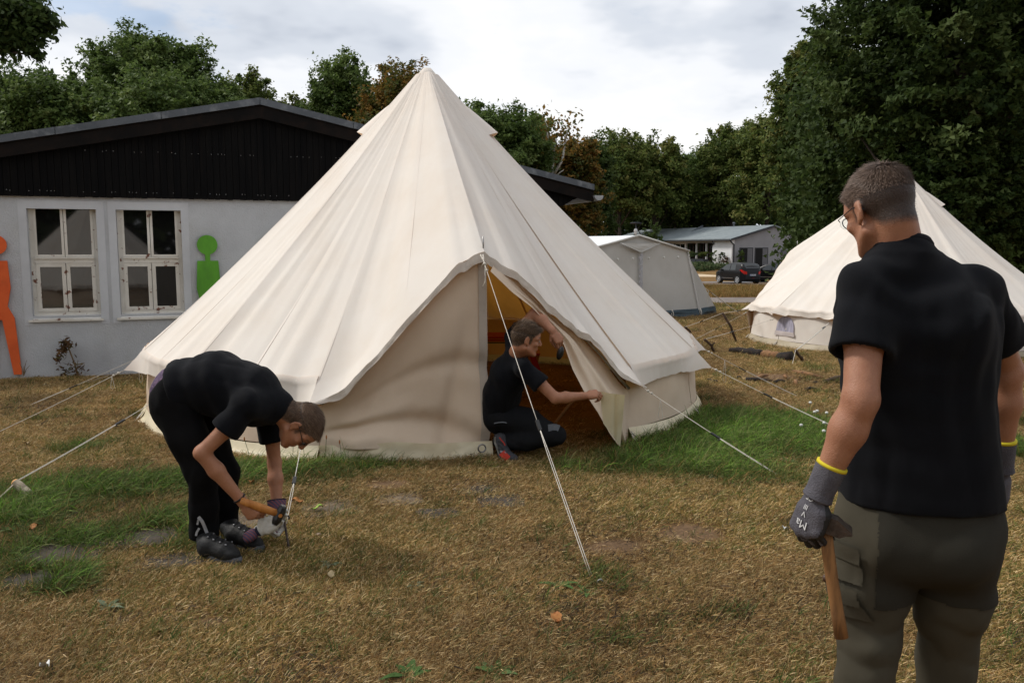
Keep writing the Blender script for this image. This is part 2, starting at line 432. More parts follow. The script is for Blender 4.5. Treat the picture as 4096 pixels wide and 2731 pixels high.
def leaves(centres, size, outward, r_, tint, droop=0.0, aspect=1.7, tri=False):
    n = len(centres)
    nrm = outward * 0.8 + r_.normal(0, 0.8, (n, 3)) + np.array((0, 0, 0.35))
    nrm /= np.linalg.norm(nrm, axis=1)[:, None] + 1e-9
    a = r_.normal(0, 1, (n, 3)) + outward * 0.7 - np.array((0, 0, droop))
    a -= nrm * (a * nrm).sum(1)[:, None]; a /= np.linalg.norm(a, axis=1)[:, None] + 1e-9
    b = np.cross(nrm, a)
    s = size * r_.uniform(0.6, 1.35, n)[:, None]
    l, w = s * aspect / 2, s / 2
    if tri:
        v = np.stack([centres - a * l * .9, centres + a * l * .35 + b * w * 1.25, centres + a * l * .75 - b * w * 1.0 - nrm * s * .1], 1)
        return v.reshape(-1, 3), np.arange(n * 3).reshape(n, 3), np.repeat(tint, 3)
    v = np.stack([centres - a * l, centres + b * w * 0.9 - nrm * s * .12, centres + a * l, centres - b * w * 0.9 - nrm * s * .12], 1)
    f = np.arange(n * 4).reshape(n, 4)
    return v.reshape(-1, 3), f, np.repeat(tint, 4)
def crown_points(c, rad, ncl, nleaf, r_, rough=0.28, cl=0.24, floor=None, shell=0.55):
    """clumpy crown: cluster centres on/in a lumpy ellipsoid, leaves in flattened clusters"""
    d = r_.normal(0, 1, (ncl, 3)); d /= np.linalg.norm(d, axis=1)[:, None]
    d[:, 2] = np.where(d[:, 2] < -0.55, -d[:, 2], d[:, 2])
    lump = 1 + rough * fbm(d * 1.7 + r_.uniform(0, 50, 3), int(r_.integers(99)), 3)
    rr = (shell + (1 - shell) * r_.random(ncl) ** 0.6) * lump
    cc = c + d * rr[:, None] * rad
    if floor is not None: cc[:, 2] = np.maximum(cc[:, 2], floor + r_.random(ncl) * 0.6)
    k = r_.integers(0, ncl, nleaf)
    cr = cl * np.mean(rad) * r_.uniform(0.40, 1.55, ncl)
    out = r_.random(ncl) < .16; cc[out] += d[out] * rad * r_.uniform(.04, .16, out.sum())[:, None]; cr[out] *= .5
    axs = d * .75 + r_.normal(0, .55, (ncl, 3)) + np.array((0, 0, .15)); axs /= np.linalg.norm(axs, axis=1)[:, None]
    tq = r_.uniform(-1.0, 1.15, nleaf)
    off = axs[k] * (tq * cr[k] * 1.05)[:, None] + r_.normal(0, 1, (nleaf, 3)) * (cr[k] * (.40 - .20 * np.clip(tq, -.2, 1)))[:, None] * np.array((1, 1, .7))
    pts = cc[k] + off
    outw = pts - (c - np.array((0, 0, rad[2] * 0.5))); outw /= np.linalg.norm(outw, axis=1)[:, None]
    t = np.clip(0.42 + 0.22 * r_.normal(0, 1, ncl)[k] + 0.20 * r_.normal(0, 1, nleaf), 0, 1)
    return pts, outw, t, cc
def tree(name, label, px, top, hw, d, species, nleaf=9000, lsize=0.3, seed=0, base=None, trunk=None, rz=None, ncl=90, cat='tree', group='trees around the meadow', rough=.28, dy=None, shell=.55, bark=None, twigs=14, cl=.24):
    tri = True; nleaf = int(nleaf * (4.6 if d > 30 else 4.2)); ncl = int(ncl * 3.0); cl *= .78; lsize *= .46 if d > 30 else .56
    r_ = np.random.default_rng(1000 + seed)
    s = FPX / d
    ptop = P(px, top, d); x0 = ptop[0]; g0 = float(gz(x0, d))
    H = ptop[2] - g0
    cb = base if base is not None else g0 + 0.16 * H
    rad = np.array((hw / s, (dy or hw / s), (ptop[2] - cb) / 2 / 1.08))
    c = np.array((x0, d, (ptop[2] + cb) / 2))
    root = thing(name, label, cat, (x0, d, g0), group)
    pts, ow, t, cc = crown_points(c, rad, ncl, nleaf, r_, rough=rough, floor=cb, shell=shell, cl=cl)
    v, f, tt = leaves(pts, lsize, ow, r_, t, tri=tri)
    o = obj('crown', v, LEAF[species], root, faces=f); attr(o, 'tint', tt)
    mb = MB(); tr = trunk or max(0.09, H * 0.018)
    path = [(x0 + 0.03 * H * math.sin(k * 1.3 + seed) * (k / 6), d, g0 + H * 0.80 * k / 6 - 0.1) for k in range(7)]
    mb.tube(path, np.linspace(tr, tr * .25, 7), 8)
    for j in range(twigs):
        q = cc[r_.integers(len(cc))]; k = min(max((q[2] - g0) / H - .22, .1), .7)
        st = np.array(path[0]) + (np.array(path[-1]) - np.array(path[0])) * k
        md = (st + q) / 2 + np.array((0, 0, -0.04 * H)); 
        mb.tube([st, md, q], [tr * .42, tr * .25, tr * .07], 5)
    obj('trunk', mb, bark or M_BARK, root, smooth=True)
    return root

# trees behind the barrack on the left
tree('broadleaf_tree', 'tallest dark green tree with a domed top rising behind the left building', 590, 92, 285, 46, 'mid', 17000, .30, 1, ncl=160, rough=.22, cl=.20)
tree('broadleaf_tree', 'wide shouldered green tree in front of the tallest domed tree', 620, 300, 400, 43, 'mid', 17000, .30, 30, ncl=170, cl=.17, rough=.2)
tree('broadleaf_tree', 'low broad green tree behind the left end of the black gable roof', 190, 290, 330, 42, 'mid', 17000, .30, 2, ncl=170, cl=.18)
tree('broadleaf_tree', 'dull green tree at the left edge behind the black gable roof', -60, 330, 220, 44, 'dark', 8000, .30, 34, ncl=90, cl=.2)
tree('broadleaf_tree', 'dull green tree overlapping the right flank of the tallest domed tree', 850, 290, 140, 45, 'mid', 7000, .28, 3, ncl=80)
tree('broadleaf_tree', 'feathery beech like tree peeping over the ridge of the black gable roof', 1010, 305, 125, 52, 'olive', 8000, .30, 4)
tree('broadleaf_tree', 'small sparse green tree just right of the gable ridge', 1180, 365, 110, 50, 'olive', 5500, .30, 5)
tree('broadleaf_tree', 'round green tree left of the rust coloured tree above the roof slope', 1370, 262, 165, 50, 'mid', 11000, .30, 6, ncl=110)
tree('autumn_tree', 'orange and rust leaved tree directly behind the peak of the big tent', 1610, 280, 200, 46, 'rust', 12000, .28, 7, ncl=120)
tree('broadleaf_tree', 'dense mid green tree emerging on the right slope of the big tent', 1960, 412, 230, 44, 'mid', 12000, .28, 8, ncl=120)
tree('broadleaf_tree', 'yellowing tree with upright twigs behind the birch trunks', 2110, 436, 140, 52, 'olive', 8000, .30, 9)
tree('autumn_tree', 'rust brown tree beside the white birch trunks above the roof end', 2290, 540, 120, 48, 'rust', 6500, .28, 10)
tree('broadleaf_tree', 'thin dark tree between the rust brown tree and the row behind the grey tent', 2350, 538, 95, 60, 'dark', 5500, .34, 11)
tree('broadleaf_tree', 'dark tree with see-through crown left in the row behind the grey tent', 2480, 528, 140, 88, 'olive', 6500, .5, 12, shell=.35)
tree('broadleaf_tree', 'olive topped tree second in the row behind the grey tent', 2630, 536, 140, 90, 'olive', 7000, .5, 13, shell=.35)
tree('broadleaf_tree', 'lowest dark tree in the dip of the skyline behind the low white building', 2780, 600, 135, 96, 'mid', 6500, .5, 14, base=2)
tree('broadleaf_tree', 'yellowish tall tree with spreading top behind the low white building', 2940, 496, 150, 92, 'olive', 9500, .5, 15, base=2)
tree('broadleaf_tree', 'brown tinged tree above the right end of the low white building', 3080, 468, 135, 86, 'olive', 8500, .45, 16, base=1)
tree('broadleaf_tree', 'dark middle tree in front of the forest behind the low white building', 2700, 680, 190, 99, 'dark', 8000, .5, 17, base=2)
tree('broadleaf_tree', 'tall green tree with reddish tips left of the large overhanging maple', 3315, 165, 195, 36, 'olive', 19000, .24, 18, base=2.6, ncl=190, cl=.19, rough=.25)
tree('broadleaf_tree', 'dark green tree filling the gap under the tree with reddish tips', 3370, 520, 185, 34, 'dark', 14000, .25, 19, base=0.5, ncl=150)
big = tree('maple_tree', 'large dark overhanging maple filling the upper right behind the right tent', 3990, -700, 600, 23, 'dark', 46000, .185, 20, base=1.6, ncl=420, cl=.15, rough=.28, dy=3.4, trunk=.28, shell=.35)
tree('maple_tree', 'dark maple standing behind the large overhanging maple on the right', 3850, 230, 480, 29, 'dark', 26000, .24, 35, base=1.0, ncl=240, cl=.18, rough=.22, dy=3.0, trunk=.2, shell=.4)
tree('maple_tree', 'smaller dark maple bough mass with a few orange leaves right of the standing man head', 3860, 470, 360, 21.6, 'dark', 15000, .17, 21, base=.2, ncl=170, cl=.18, dy=1.2, trunk=.07, twigs=6)
tree('maple_tree', 'dark tree low at the right edge above the slope of the right tent', 4120, 800, 260, 22.5, 'mid', 10000, .15, 22, base=.1, ncl=130, cl=.18, dy=1.4, trunk=.08)
# overhanging branch of an oak whose trunk stands left of the frame
r_ = np.random.default_rng(5)
oak = thing('oak_tree', 'oak bough hanging into the upper left corner of the sky', 'tree', (-9.6, 13.0, -.1), 'trees around the meadow')
cl_ = np.array([P(px, py, 12.5 + dd) for px, py, dd in [(-120, -60, 0), (-60, 20, .3), (0, -40, .2), (40, 40, 0), (90, 0, .3), (140, 60, 0), (150, 110, .2), (60, 110, .1), (-40, 120, 0), (100, 150, 0), (40, 150, .1), (190, 90, .1), (125, 195, 0), (145, 222, 0), (-90, 180, .2), (-20, 60, 0), (-150, 80, .3), (-230, 20, .5), (-260, 160, .6), (-340, 80, .4), (0, 175, .1), (110, 40, .2)]])
nl = 9000; k = r_.integers(0, len(cl_), nl)
sz = np.where(np.arange(len(cl_)) < 12, .125, .15); sz[[12, 13]] = .05; sz[11] = .07
off = r_.normal(0, 1, (nl, 3)) * sz[k][:, None] * (1, 1, .8)
ok = ~((k == 12) | (k == 13)) | (r_.random(nl) < .3)
pts = (cl_[k] + off)[ok]
v, f, tt = leaves(pts, .058, off[ok] / .3, r_, np.clip(.3 + .25 * r_.normal(0, 1, len(pts)), 0, 1), droop=.5)
o = obj('crown', v, LEAF['dark'], oak, faces=f); attr(o, 'tint', tt)
mb = MB().tube([(-9.6, 13, -.3), (-9.7, 13, 2.5), (-9.5, 13, 5), (-9.2, 12.8, 7.5)], [.3, .26, .2, .1], 10)
b0 = np.array((-9.5, 13, 4.2))
for q in (cl_[13], cl_[6], cl_[11], cl_[4], cl_[14], cl_[18]): mb.tube([b0, (b0 + q) / 2 + (0, 0, .35), q * .9 + b0 * .1 + (0, 0, .06), q], [.07, .04, .016, .006], 6)
obj('trunk', mb, M_BARK, oak, smooth=True)
# birch with bare white trunks
bt = thing('birch_tree', 'nearly bare birch with forked white trunks above the roof end', 'tree', P(2190, 1000, 45), 'trees around the meadow')
mb = MB()
for pth, rr in [([(2200, 1000), (2205, 760), (2212, 640), (2190, 560), (2192, 500)], .12), ([(2212, 640), (2222, 560), (2205, 545)], .06), ([(2215, 700), (2250, 640), (2262, 560), (2275, 510)], .08), ([(2205, 720), (2240, 690), (2255, 680)], .04), ([(2192, 520), (2180, 480)], .03), ([(2262, 560), (2250, 520), (2240, 490)], .03), ([(2270, 530), (2290, 500)], .02)]:
    mb.tube([P(a, b, 44.6 + .05 * i) for i, (a, b) in enumerate(pth)], np.linspace(rr, rr * .4, len(pth)), 6)
obj('trunk', mb, M_BIRCH, bt, smooth=True)
r_ = np.random.default_rng(77)
pts = np.concatenate([P(a, b, 44.9) + r_.normal(0, .45, (120, 3)) for a, b in [(2190, 500), (2270, 510), (2250, 580), (2180, 560)]])
v, f, tt = leaves(pts, .16, r_.normal(0, 1, pts.shape), r_, r_.random(len(pts)))
o = obj('crown', v, LEAF['rust'], bt, faces=f); attr(o, 'tint', tt)

# far wood that reads as one mass
r_ = np.random.default_rng(9); n = 52000
fx = r_.uniform(-95, 105, n); fd = r_.uniform(101, 116, n)
topz = 9.8 + 2.4 * fbm(np.column_stack([fx * .09, 0 * fx, 0 * fx]), 4, 3) - 3.0 * np.exp(-((fx - 24) / 7) ** 2)
fz = topz * r_.random(n) ** 0.75
pts = np.column_stack([fx, fd, fz + gz(fx, fd)])
tint = np.clip(.3 + .5 * fbm(pts * .22, 8, 3) + .15 * r_.normal(0, 1, n), 0, 1)
v, f, tt = leaves(pts, .62, np.tile((0, -1.0, .3), (n, 1)), r_, tint)
o = obj('forest', v, LEAF['dark'], None, faces=f, kind='stuff'); attr(o, 'tint', tt)
# dense undergrowth in front of the wood (behind the tents)
r_ = np.random.default_rng(19); n = 16000
ux = r_.uniform(-34, 4.8, n); ud = r_.uniform(54, 60, n)
uz = (2.6 + 1.5 * fbm(np.column_stack([ux * .25, 0 * ux, 0 * ux]), 14, 3)) * r_.random(n) ** .8 * 1.3
pts = np.column_stack([ux, ud, uz + gz(ux, ud)])
v, f, tt = leaves(pts, .36, np.tile((0, -1.0, .4), (n, 1)), r_, np.clip(.3 + .5 * fbm(pts * .4, 3, 3) + .15 * r_.normal(0, 1, n), 0, 1))
o = obj('undergrowth', v, LEAF['dark'], None, faces=f, kind='stuff'); attr(o, 'tint', tt)
# thicket under the big maple on the right
r_ = np.random.default_rng(29); n = 62000
ux = r_.uniform(10.6, 36, n); ud = 29.5 + r_.uniform(0, 4, n) + (ux - 11) * .5
uz = (8.0 + 2.2 * fbm(np.column_stack([ux * .3, 0 * ux, 0 * ux]), 15, 3)) * r_.random(n) ** .9
pts = np.column_stack([ux, ud, uz + gz(ux, ud)])
v, f, tt = leaves(pts + .35 * r_.normal(0, 1, pts.shape), .15, np.tile((-.3, -1.0, .4), (n, 1)), r_, np.clip(.32 + .5 * fbm(pts * .5, 3, 3) + .15 * r_.normal(0, 1, n), 0, 1), tri=True)
o = obj('undergrowth', v, LEAF['dark'], None, faces=f, kind='stuff'); attr(o, 'tint', tt)

def bush(name, label, c, rad, species, n, lsize, seed, cat='shrub', group=None, stems=5):
    r_ = np.random.default_rng(seed)
    root = thing(name, label, cat, c, group)
    rad = np.array(rad); cc = np.array(c) + (0, 0, rad[2])
    pts, ow, t, cl = crown_points(cc, rad, 16, n, r_, floor=c[2] + .05)
    v, f, tt = leaves(pts, lsize, ow, r_, t)
    o = obj('foliage', v, LEAF[species], root, faces=f); attr(o, 'tint', tt)
    mb = MB()
    for q in cl[:stems]: mb.tube([np.array(c) + r_.normal(0, .03, 3) * (1, 1, 0), (np.array(c) + q) / 2, q], [.03 * rad[2], .02 * rad[2], .008 * rad[2]], 5)
    obj('stem', mb, M_BARK, root)
    return root
c = P(2395, 1010, 46); c[2] = float(gz(c[0], c[1]))
bush('lime_sapling', 'lime yellow young tree top peeping over the grey tent ridge', c, (.55, .5, 1.28), 'lime', 1500, .16, 31, 'sapling', stems=8)
c = P(2610, 1000, 50); c[2] = float(gz(c[0], c[1]))
tree('sapling', 'slender young tree in front of the grey roof of the low building', 2610, 890, 42, 50, 'mid', 900, .15, 33, cat='sapling', group=None, ncl=26, twigs=20, shell=.2, base=.5)

# the wood on the near side of the meadow, behind the photographer: seen only as the dark mirror image in the window panes
r_ = np.random.default_rng(39); n = 26000
ux = r_.uniform(-75, 75, n); ud = r_.uniform(-40, -30, n)
uz = (12.5 + 3.0 * fbm(np.column_stack([ux * .12, 0 * ux, 0 * ux]), 25, 3)) * r_.random(n) ** .85
pts = np.column_stack([ux, ud, uz])
v, f, tt = leaves(pts, .85, np.tile((0, 1.0, .3), (n, 1)), r_, np.clip(.3 + .4 * r_.normal(0, 1, n), 0, 1))
o = obj('forest', v, LEAF['dark'], None, faces=f, kind='stuff'); attr(o, 'tint', tt)
# ================================================================ LEFT BUILDING
BO = np.array((-5.98, 11.3, 0.0)); BA = np.array((0.942, 0.336, 0)); BA /= np.linalg.norm(BA); BN = np.array((-BA[1], BA[0], 0))
BG = -0.16
def B(t, z, off=0.0):
    return BO + BA * t + BN * off + np.array((0, 0, z))
def bp(px, py):
    q = P(px, py, 10.0) - np.array((0, 0, EYE)); o = np.array((0, 0, EYE))
    k = ((BO - o) @ BN) / (q @ BN); r = o + q * k - BO
    return r @ BA, r[2]
M_PLASTER = mat('grey_white_roughcast', S((184, 187, 190)), S((168, 170, 174)), 1.2, 0.95, 0.9, 55, c3=S((146, 140, 130)), s3=3.0, amt3=.25)
M_PLSMOOTH = mat('smooth_plaster_band', S((190, 193, 197)), S((178, 180, 184)), 2, 0.9, 0.15, 40)
M_BOARD = mat('black_stained_board', (0.0045, 0.0045, 0.005), (0.0072, 0.007, 0.007), 3, 0.85, 0.3, 30, stretch=(3, 3, .25), c3=(0.016, 0.011, 0.009), s3=6, amt3=.15, spec=.04)
M_FASCIA = mat('dark_fascia', (0.006, 0.0055, 0.0055), (0.011, 0.0085, 0.0075), 2, 0.75, 0.2, 20, c3=(0.03, 0.016, 0.011), s3=8, amt3=.25, spec=.08)
M_ZINC = mat('zinc_edge', S((92, 97, 103)), S((74, 79, 85)), 2.5, 0.55, 0.1, 20, metal=.3, c3=S((170, 174, 178)), s3=5, amt3=.5)
M_ROOFD = mat('dark_bitumen', S((70, 72, 76)), S((88, 90, 92)), 2, .9, .2, 40)
M_PAINT = mat('flaking_white_paint', S((214, 211, 203)), S((196, 191, 181)), 2.2, 0.6, 0.25, 40, c3=S((112, 74, 58)), s3=9, amt3=1.0)
_r = [n for n in M_PAINT.node_tree.nodes if n.type == 'MAP_RANGE'][-1]; _r.inputs[1].default_value = .60; _r.inputs[2].default_value = .64
def glass_mat(name, ribbed=False):
    m, nt, b = new_mat(name)
    b.inputs['Base Color'].default_value = (0.006, 0.006, 0.006, 1); b.inputs['Roughness'].default_value = 0.03 if not ribbed else .2
    b.inputs['Specular IOR Level'].default_value = 0.75
    if ribbed:
        N, L = nt.nodes, nt.links
        w = N.new('ShaderNodeTexWave'); w.inputs['Scale'].default_value = 22; w.bands_direction = 'X'
        t = N.new('ShaderNodeTexCoord'); L.new(t.outputs['Object'], w.inputs['Vector'])
        bn = N.new('ShaderNodeBump'); bn.inputs['Strength'].default_value = .8; bn.inputs['Distance'].default_value = .01
        L.new(w.outputs['Fac'], bn.inputs['Height']); L.new(bn.outputs[0], b.inputs['Normal'])
    return m
M_GLASS = glass_mat('dark_window_glass'); M_RIB = glass_mat('ribbed_window_glass', True)

RT, RZ = 2.5, bp(1065, 424)[1]           # ridge
SL = 0.205
def roofz(t): return RZ - SL * abs(t - RT)
ZB = bp(300, 789)[1]                      # lower edge of the black gable
bld = thing('barrack_building', 'low white roughcast building with black boarded gable behind the big tent', 'building', B(2.0, BG), None)
T0, T1 = -2.7, 7.72
WT0, WT1 = -2.2, 6.35
# openings
W1 = (bp(118, 1050)[0], bp(394, 1050)[0]); W2 = (bp(473, 1050)[0], bp(731, 1050)[0])
ZT = bp(250, 836)[1]; ZS = bp(250, 1263)[1]
def wallbox(mb, ta, tb, za, zb, o0=0.0, o1=.28):
    mb.prism([B(ta, za, o0), B(tb, za, o0), B(tb, zb, o0), B(ta, zb, o0)], BN * (o1 - o0))
mb = MB()
edges = [WT0, W1[0], W1[1], W2[0], W2[1], WT1]
for i in range(0, 6, 2): wallbox(mb, edges[i], edges[i + 1], BG - .3, ZB + .25)
for w in (W1, W2):
    wallbox(mb, w[0], w[1], BG - .3, ZS); wallbox(mb, w[0], w[1], ZT, ZB + .25)
L_ = 12.0
mb.prism([B(WT0, BG - .3, .28), B(WT0, BG - .3, L_), B(WT0, ZB + .25, L_), B(WT0, ZB + .25, .28)], BA * .28)
mb.prism([B(WT1 - .28, BG - .3, .28), B(WT1 - .28, BG - .3, L_), B(WT1 - .28, ZB + .25, L_), B(WT1 - .28, ZB + .25, .28)], BA * .28)
mb.prism([B(WT0, BG - .3, L_), B(WT1, BG - .3, L_), B(WT1, ZB + .25, L_), B(WT0, ZB + .25, L_)], BN * .2)
wall = obj('wall', mb, M_PLASTER, bld)
# smooth plaster bands round the windows
mb = MB()
for w in (W1, W2):
    for ta, tb, za, zb in ((w[0] - .10, w[0] - .001, ZS - .12, ZT + .11), (w[1] + .001, w[1] + .10, ZS - .12, ZT + .11), (w[0] - .001, w[1] + .001, ZT + .001, ZT + .11)):
        wallbox(mb, ta, tb, za, zb, -.004, .002)
obj('plaster_band', mb, M_PLSMOOTH, wall)
# roof
rf = MB()
for s in (-1, 1):
    te = T0 if s < 0 else T1
    for k, (lo, hi) in enumerate([(0.0, 0.05)]):
        a = B(RT, RZ + .02, -.16); b_ = B(te, roofz(te) + .02, -.16)
        rf.prism([a, b_, b_ + (0, 0, .045), a + (0, 0, .045)], BN * (L_ + .5))
roof = obj('roof', rf, M_ROOFD, bld)
mb = MB()
for s in (-1, 1):
    te = T0 if s < 0 else T1
    seg = np.linspace(RT, te, 5)
    for a_, b_ in zip(seg[:-1], seg[1:]):
        p0, p1 = B(a_ + s * .004, roofz(a_) - .015, -.19), B(b_ - s * .004, roofz(b_) - .015, -.19)
        mb.prism([p0, p1, p1 + (0, 0, .095), p0 + (0, 0, .095)], BN * .028)
obj('metal_edge', mb, M_ZINC, roof)
mb = MB()
for s in (-1, 1):
    te = T0 if s < 0 else T1
    p0, p1 = B(RT, roofz(RT) - .20, -.155), B(te, roofz(te) - .20, -.155)
    mb.prism([p0, p1, p1 + (0, 0, .21), p0 + (0, 0, .21)], BN * .03)
obj('fascia_board', mb, M_FASCIA, roof)
g = B(T1 + .07, roofz(T1) - .10, -.21); ang = np.linspace(math.pi, 2 * math.pi, 9)
prof = [g + BA * (.085 * math.cos(q)) + np.array((0, 0, .085 * math.sin(q))) for q in ang]
prof2 = [g + BA * (.078 * math.cos(q)) + np.array((0, 0, .078 * math.sin(q))) for q in ang[::-1]]
mb = MB().prism(prof + prof2, BN * 10.0); mb.prism(prof, BN * .004)
obj('gutter', mb, mat('zinc_gutter', S((170, 172, 174)), S((150, 152, 154)), 4, .5, metal=.4), roof)
# black boards, each its own piece; right end follows the slanted overhang
pitch = .0868; k = 0; t = T0 + .03
while t < T1 - .03:
    tb = min(t + pitch - .005, T1 - .02)
    dz = rng.uniform(-.004, .004); of = -.052 + rng.uniform(-.002, .002)
    zb = ZB
    ca, cb_ = zb, zb
    if t > WT1 + .75: ca = zb + max(0, (t - WT1 - .85)) * .55; cb_ = zb + max(0, (tb - WT1 - .85)) * .55
    mb = MB().prism([B(t, ca + dz, of), B(tb, cb_ + dz, of), B(tb, roofz(tb) - .19, of), B(t, roofz(t) - .19, of)], BN * .022)
    obj('board', mb, M_BOARD, bld); t += pitch; k += 1
mb = MB(); mb.prism([B(T0 + .04, ZB + .012, -.022), B(T1 - .9, ZB + .012, -.022), B(T1 - .06, roofz(T1) - .1, -.022), B(RT, RZ - .1, -.022), B(T0 + .04, roofz(T0) - .1, -.022)], BN * .02)
obj('board_backing', mb, M_FASCIA, bld)
mb = MB()
for z0 in (ZB + .075, None):
    for q in np.arange(T0 + .3, T1 - 1.0, pitch):
        for dx in (.02, .06):
            if rng.random() < .42 * (0.4 + 0.6 * abs(math.sin(q * 2.3))):
                z = z0 if z0 else ZB + .62 + .006 * q
                if z < roofz(q) - .25: mb.box(B(q + dx, z + rng.uniform(-.006, .006), -.0545), (.006, .006, .006))
obj('nail', mb, mat('bright_nail', (.5, .5, .5), metal=.5), bld, kind='stuff')
# windows
def window(w, rib):
    ta, tb = w; F0 = .10
    f = MB(); fr = .055
    zm = ZS + (ZT - ZS) * .515
    wallbox(f, ta, ta + fr, ZS, ZT, F0, F0 + .07); wallbox(f, tb - fr, tb, ZS, ZT, F0, F0 + .07)
    wallbox(f, ta + fr, tb - fr, ZS, ZS + .05, F0, F0 + .07)
    wallbox(f, ta + fr, tb - fr, zm - .03, zm + .03, F0 - .012, F0 + .07)
    wallbox(f, ta + fr, tb - fr, zm + .03, zm + .052, F0 - .03, F0 + .05)
    fo = obj('window', f, M_PAINT, bld)
    tm = (ta + tb) / 2
    for r0, r1, side in ((zm + .052, ZT, 0), (ZS + .05, zm - .03, 1)):
        for q, (a, b_) in enumerate(((ta + fr, tm - .004), (tm + .004, tb - fr))):
            m = MB(); sw = .048 if side else .032
            rr = r0 + .002, r1 - .002
            wallbox(m, a, a + sw, rr[0], rr[1], F0 - .008, F0 + .04); wallbox(m, b_ - sw, b_, rr[0], rr[1], F0 - .008, F0 + .04)
            wallbox(m, a + sw, b_ - sw, rr[0], rr[0] + sw, F0 - .008, F0 + .04)
            if side: wallbox(m, a + sw, b_ - sw, rr[1] - sw, rr[1], F0 - .008, F0 + .04)
            obj('sash', m, M_PAINT, fo)
            p = MB(); wallbox(p, a + sw, b_ - sw, rr[0] + sw, rr[1] - (sw if side else 0), F0 + .012, F0 + .018)
            obj('pane', p, M_RIB if (rib and side and q == 1) else M_GLASS, fo)
    m = MB().prism([B(ta - .05, ZS - .075, -.035), B(tb + .03, ZS - .075, -.035), B(tb + .03, ZS - .045, -.035), B(ta - .05, ZS - .045, -.035)], BN * .02)
    m.prism([B(ta + .001, ZS - .07, -.012), B(ta + .001, ZS - .045, -.03), B(ta + .001, ZS + .012, .10), B(ta + .001, ZS - .07, .10)], BA * (tb - ta - .002))
    obj('sill', m, M_PAINT, fo)
    if True:
        bx = MB(); wallbox(bx, ta + .01, tb - .01, ZS + .02, ZT - .02, .262, .27); obj('dark_room_sheet', bx, M_FASCIA, fo)  # dark sheet set behind the panes for the unlit room
window(W1, False); window(W2, True)

# painted figures leaning on the wall
def figure(cx, label, m, name):
    hp = [(20, 618), (20, 672), (82, 672), (95, 885), (62, 1030), (110, 1120), (140, 1566), (76, 1566), (12, 1135)]
    tC, _ = bp(cx / 1.96, 1100)
    sc = 1 / 1.96
    ref, zr = bp(cx / 1.96 + 51.0, 1100); pm = (ref - tC) / 100.0          # metres per crop pixel
    zz = lambda y: bp(cx / 1.96, 700 + y * sc)[1]
    right = [(tC + x * pm, zz(y)) for x, y in hp]; left = [(tC - x * pm, zz(y)) for x, y in hp[::-1]]
    hc = zz(548); hr = abs(zz(548) - zz(622)) * 1.03
    head = [(tC + hr * math.sin(a), hc + hr * math.cos(a)) for a in np.linspace(-math.pi + .28, math.pi - .28, 30)]
    poly = right + left + head
    zmin = min(z for _, z in poly)
    root = thing(name, label, 'cutout figure', B(tC, zmin, -.05), 'painted figures on the building wall')
    obj('board', MB().prism([B(t, z, -.055) for t, z in poly], BN * .026), m, root)
    mb = MB()
    for z in (zz(760), zz(1050)): mb.prism([B(tC - .05, z, -.029), B(tC + .05, z, -.029), B(tC + .05, z + .04, -.029), B(tC - .05, z + .04, -.029)], BN * .028)
    obj('batten', mb, M_FASCIA, root)
M_ORANGE = mat('orange_paint', S((218, 98, 46)), S((202, 84, 38)), 3, .6, .08, 40, c3=S((150, 60, 30)), s3=7, amt3=.3)
M_GREENP = mat('green_paint', S((92, 158, 44)), S((74, 134, 36)), 4, .6, .08, 40, c3=S((60, 100, 34)), s3=6, amt3=.5, stretch=(1, 1, .4))
figure(-12, 'orange wooden cutout person at the left edge of the white wall', M_ORANGE, 'wooden_figure')
figure(1634, 'green wooden cutout person right of the two windows', M_GREENP, 'wooden_figure')
figure(2128, 'second green wooden cutout person almost hidden behind the tent slope', M_GREENP, 'wooden_figure')

# dry weed at the wall foot
c = P(308, 1500, 11.1)
root = thing('dry_weed', 'withered bent weed standing at the foot of the white wall', 'weed', c)
r_ = np.random.default_rng(3)
dw = c[1]
mb = MB(); stem = [P(a, b, dw) for a, b in ((308, 1495), (300, 1460), (285, 1420), (268, 1375), (262, 1376), (250, 1400), (238, 1435))]
mb.tube(stem, np.linspace(.012, .006, len(stem)), 5)
mb.tube([P(300, 1462, dw), P(280, 1480, dw), P(240, 1498, dw)], .005, 5); mb.tube([P(308, 1470, dw), P(312, 1440, dw)], .004, 5)
mb.tube([P(302, 1450, dw), P(318, 1480, dw + .05)], .004, 5)
obj('stem', mb, mat('dry_stem', S((120, 100, 74)), S((90, 76, 54)), 20), root)
pts = np.concatenate([np.array(stem[3 + (k % 4)]) + r_.normal(0, .035, (20, 3)) for k in range(7)] + [P(300, 1480, dw) + r_.normal(0, .07, (60, 3)), P(255, 1490, dw) + r_.normal(0, .05, (30, 3))])
v, f, tt = leaves(pts, .03, r_.normal(0, 1, pts.shape), r_, r_.random(len(pts)), aspect=2.6)
o = obj('leaf', v, LEAF['ruststem'], root, faces=f, kind='stuff'); attr(o, 'tint', tt)
for px, lab in ((95, 'thin leafless twigs growing against the wall beside the orange figure'),):
    c = P(px, 1502, 10.45); root = thing('bare_twig', lab, 'twig', c); mb = MB()
    for dx, dy in ((-18, -50), (12, -60), (0, -35), (25, -40)):
        mb.tube([c, P(px + dx * .4, 1500 + dy * .6, c[1]), P(px + dx, 1500 + dy, c[1])], [.006, .004, .002], 5)
    obj('stem', mb, bpy.data.materials['dry_stem'], root)

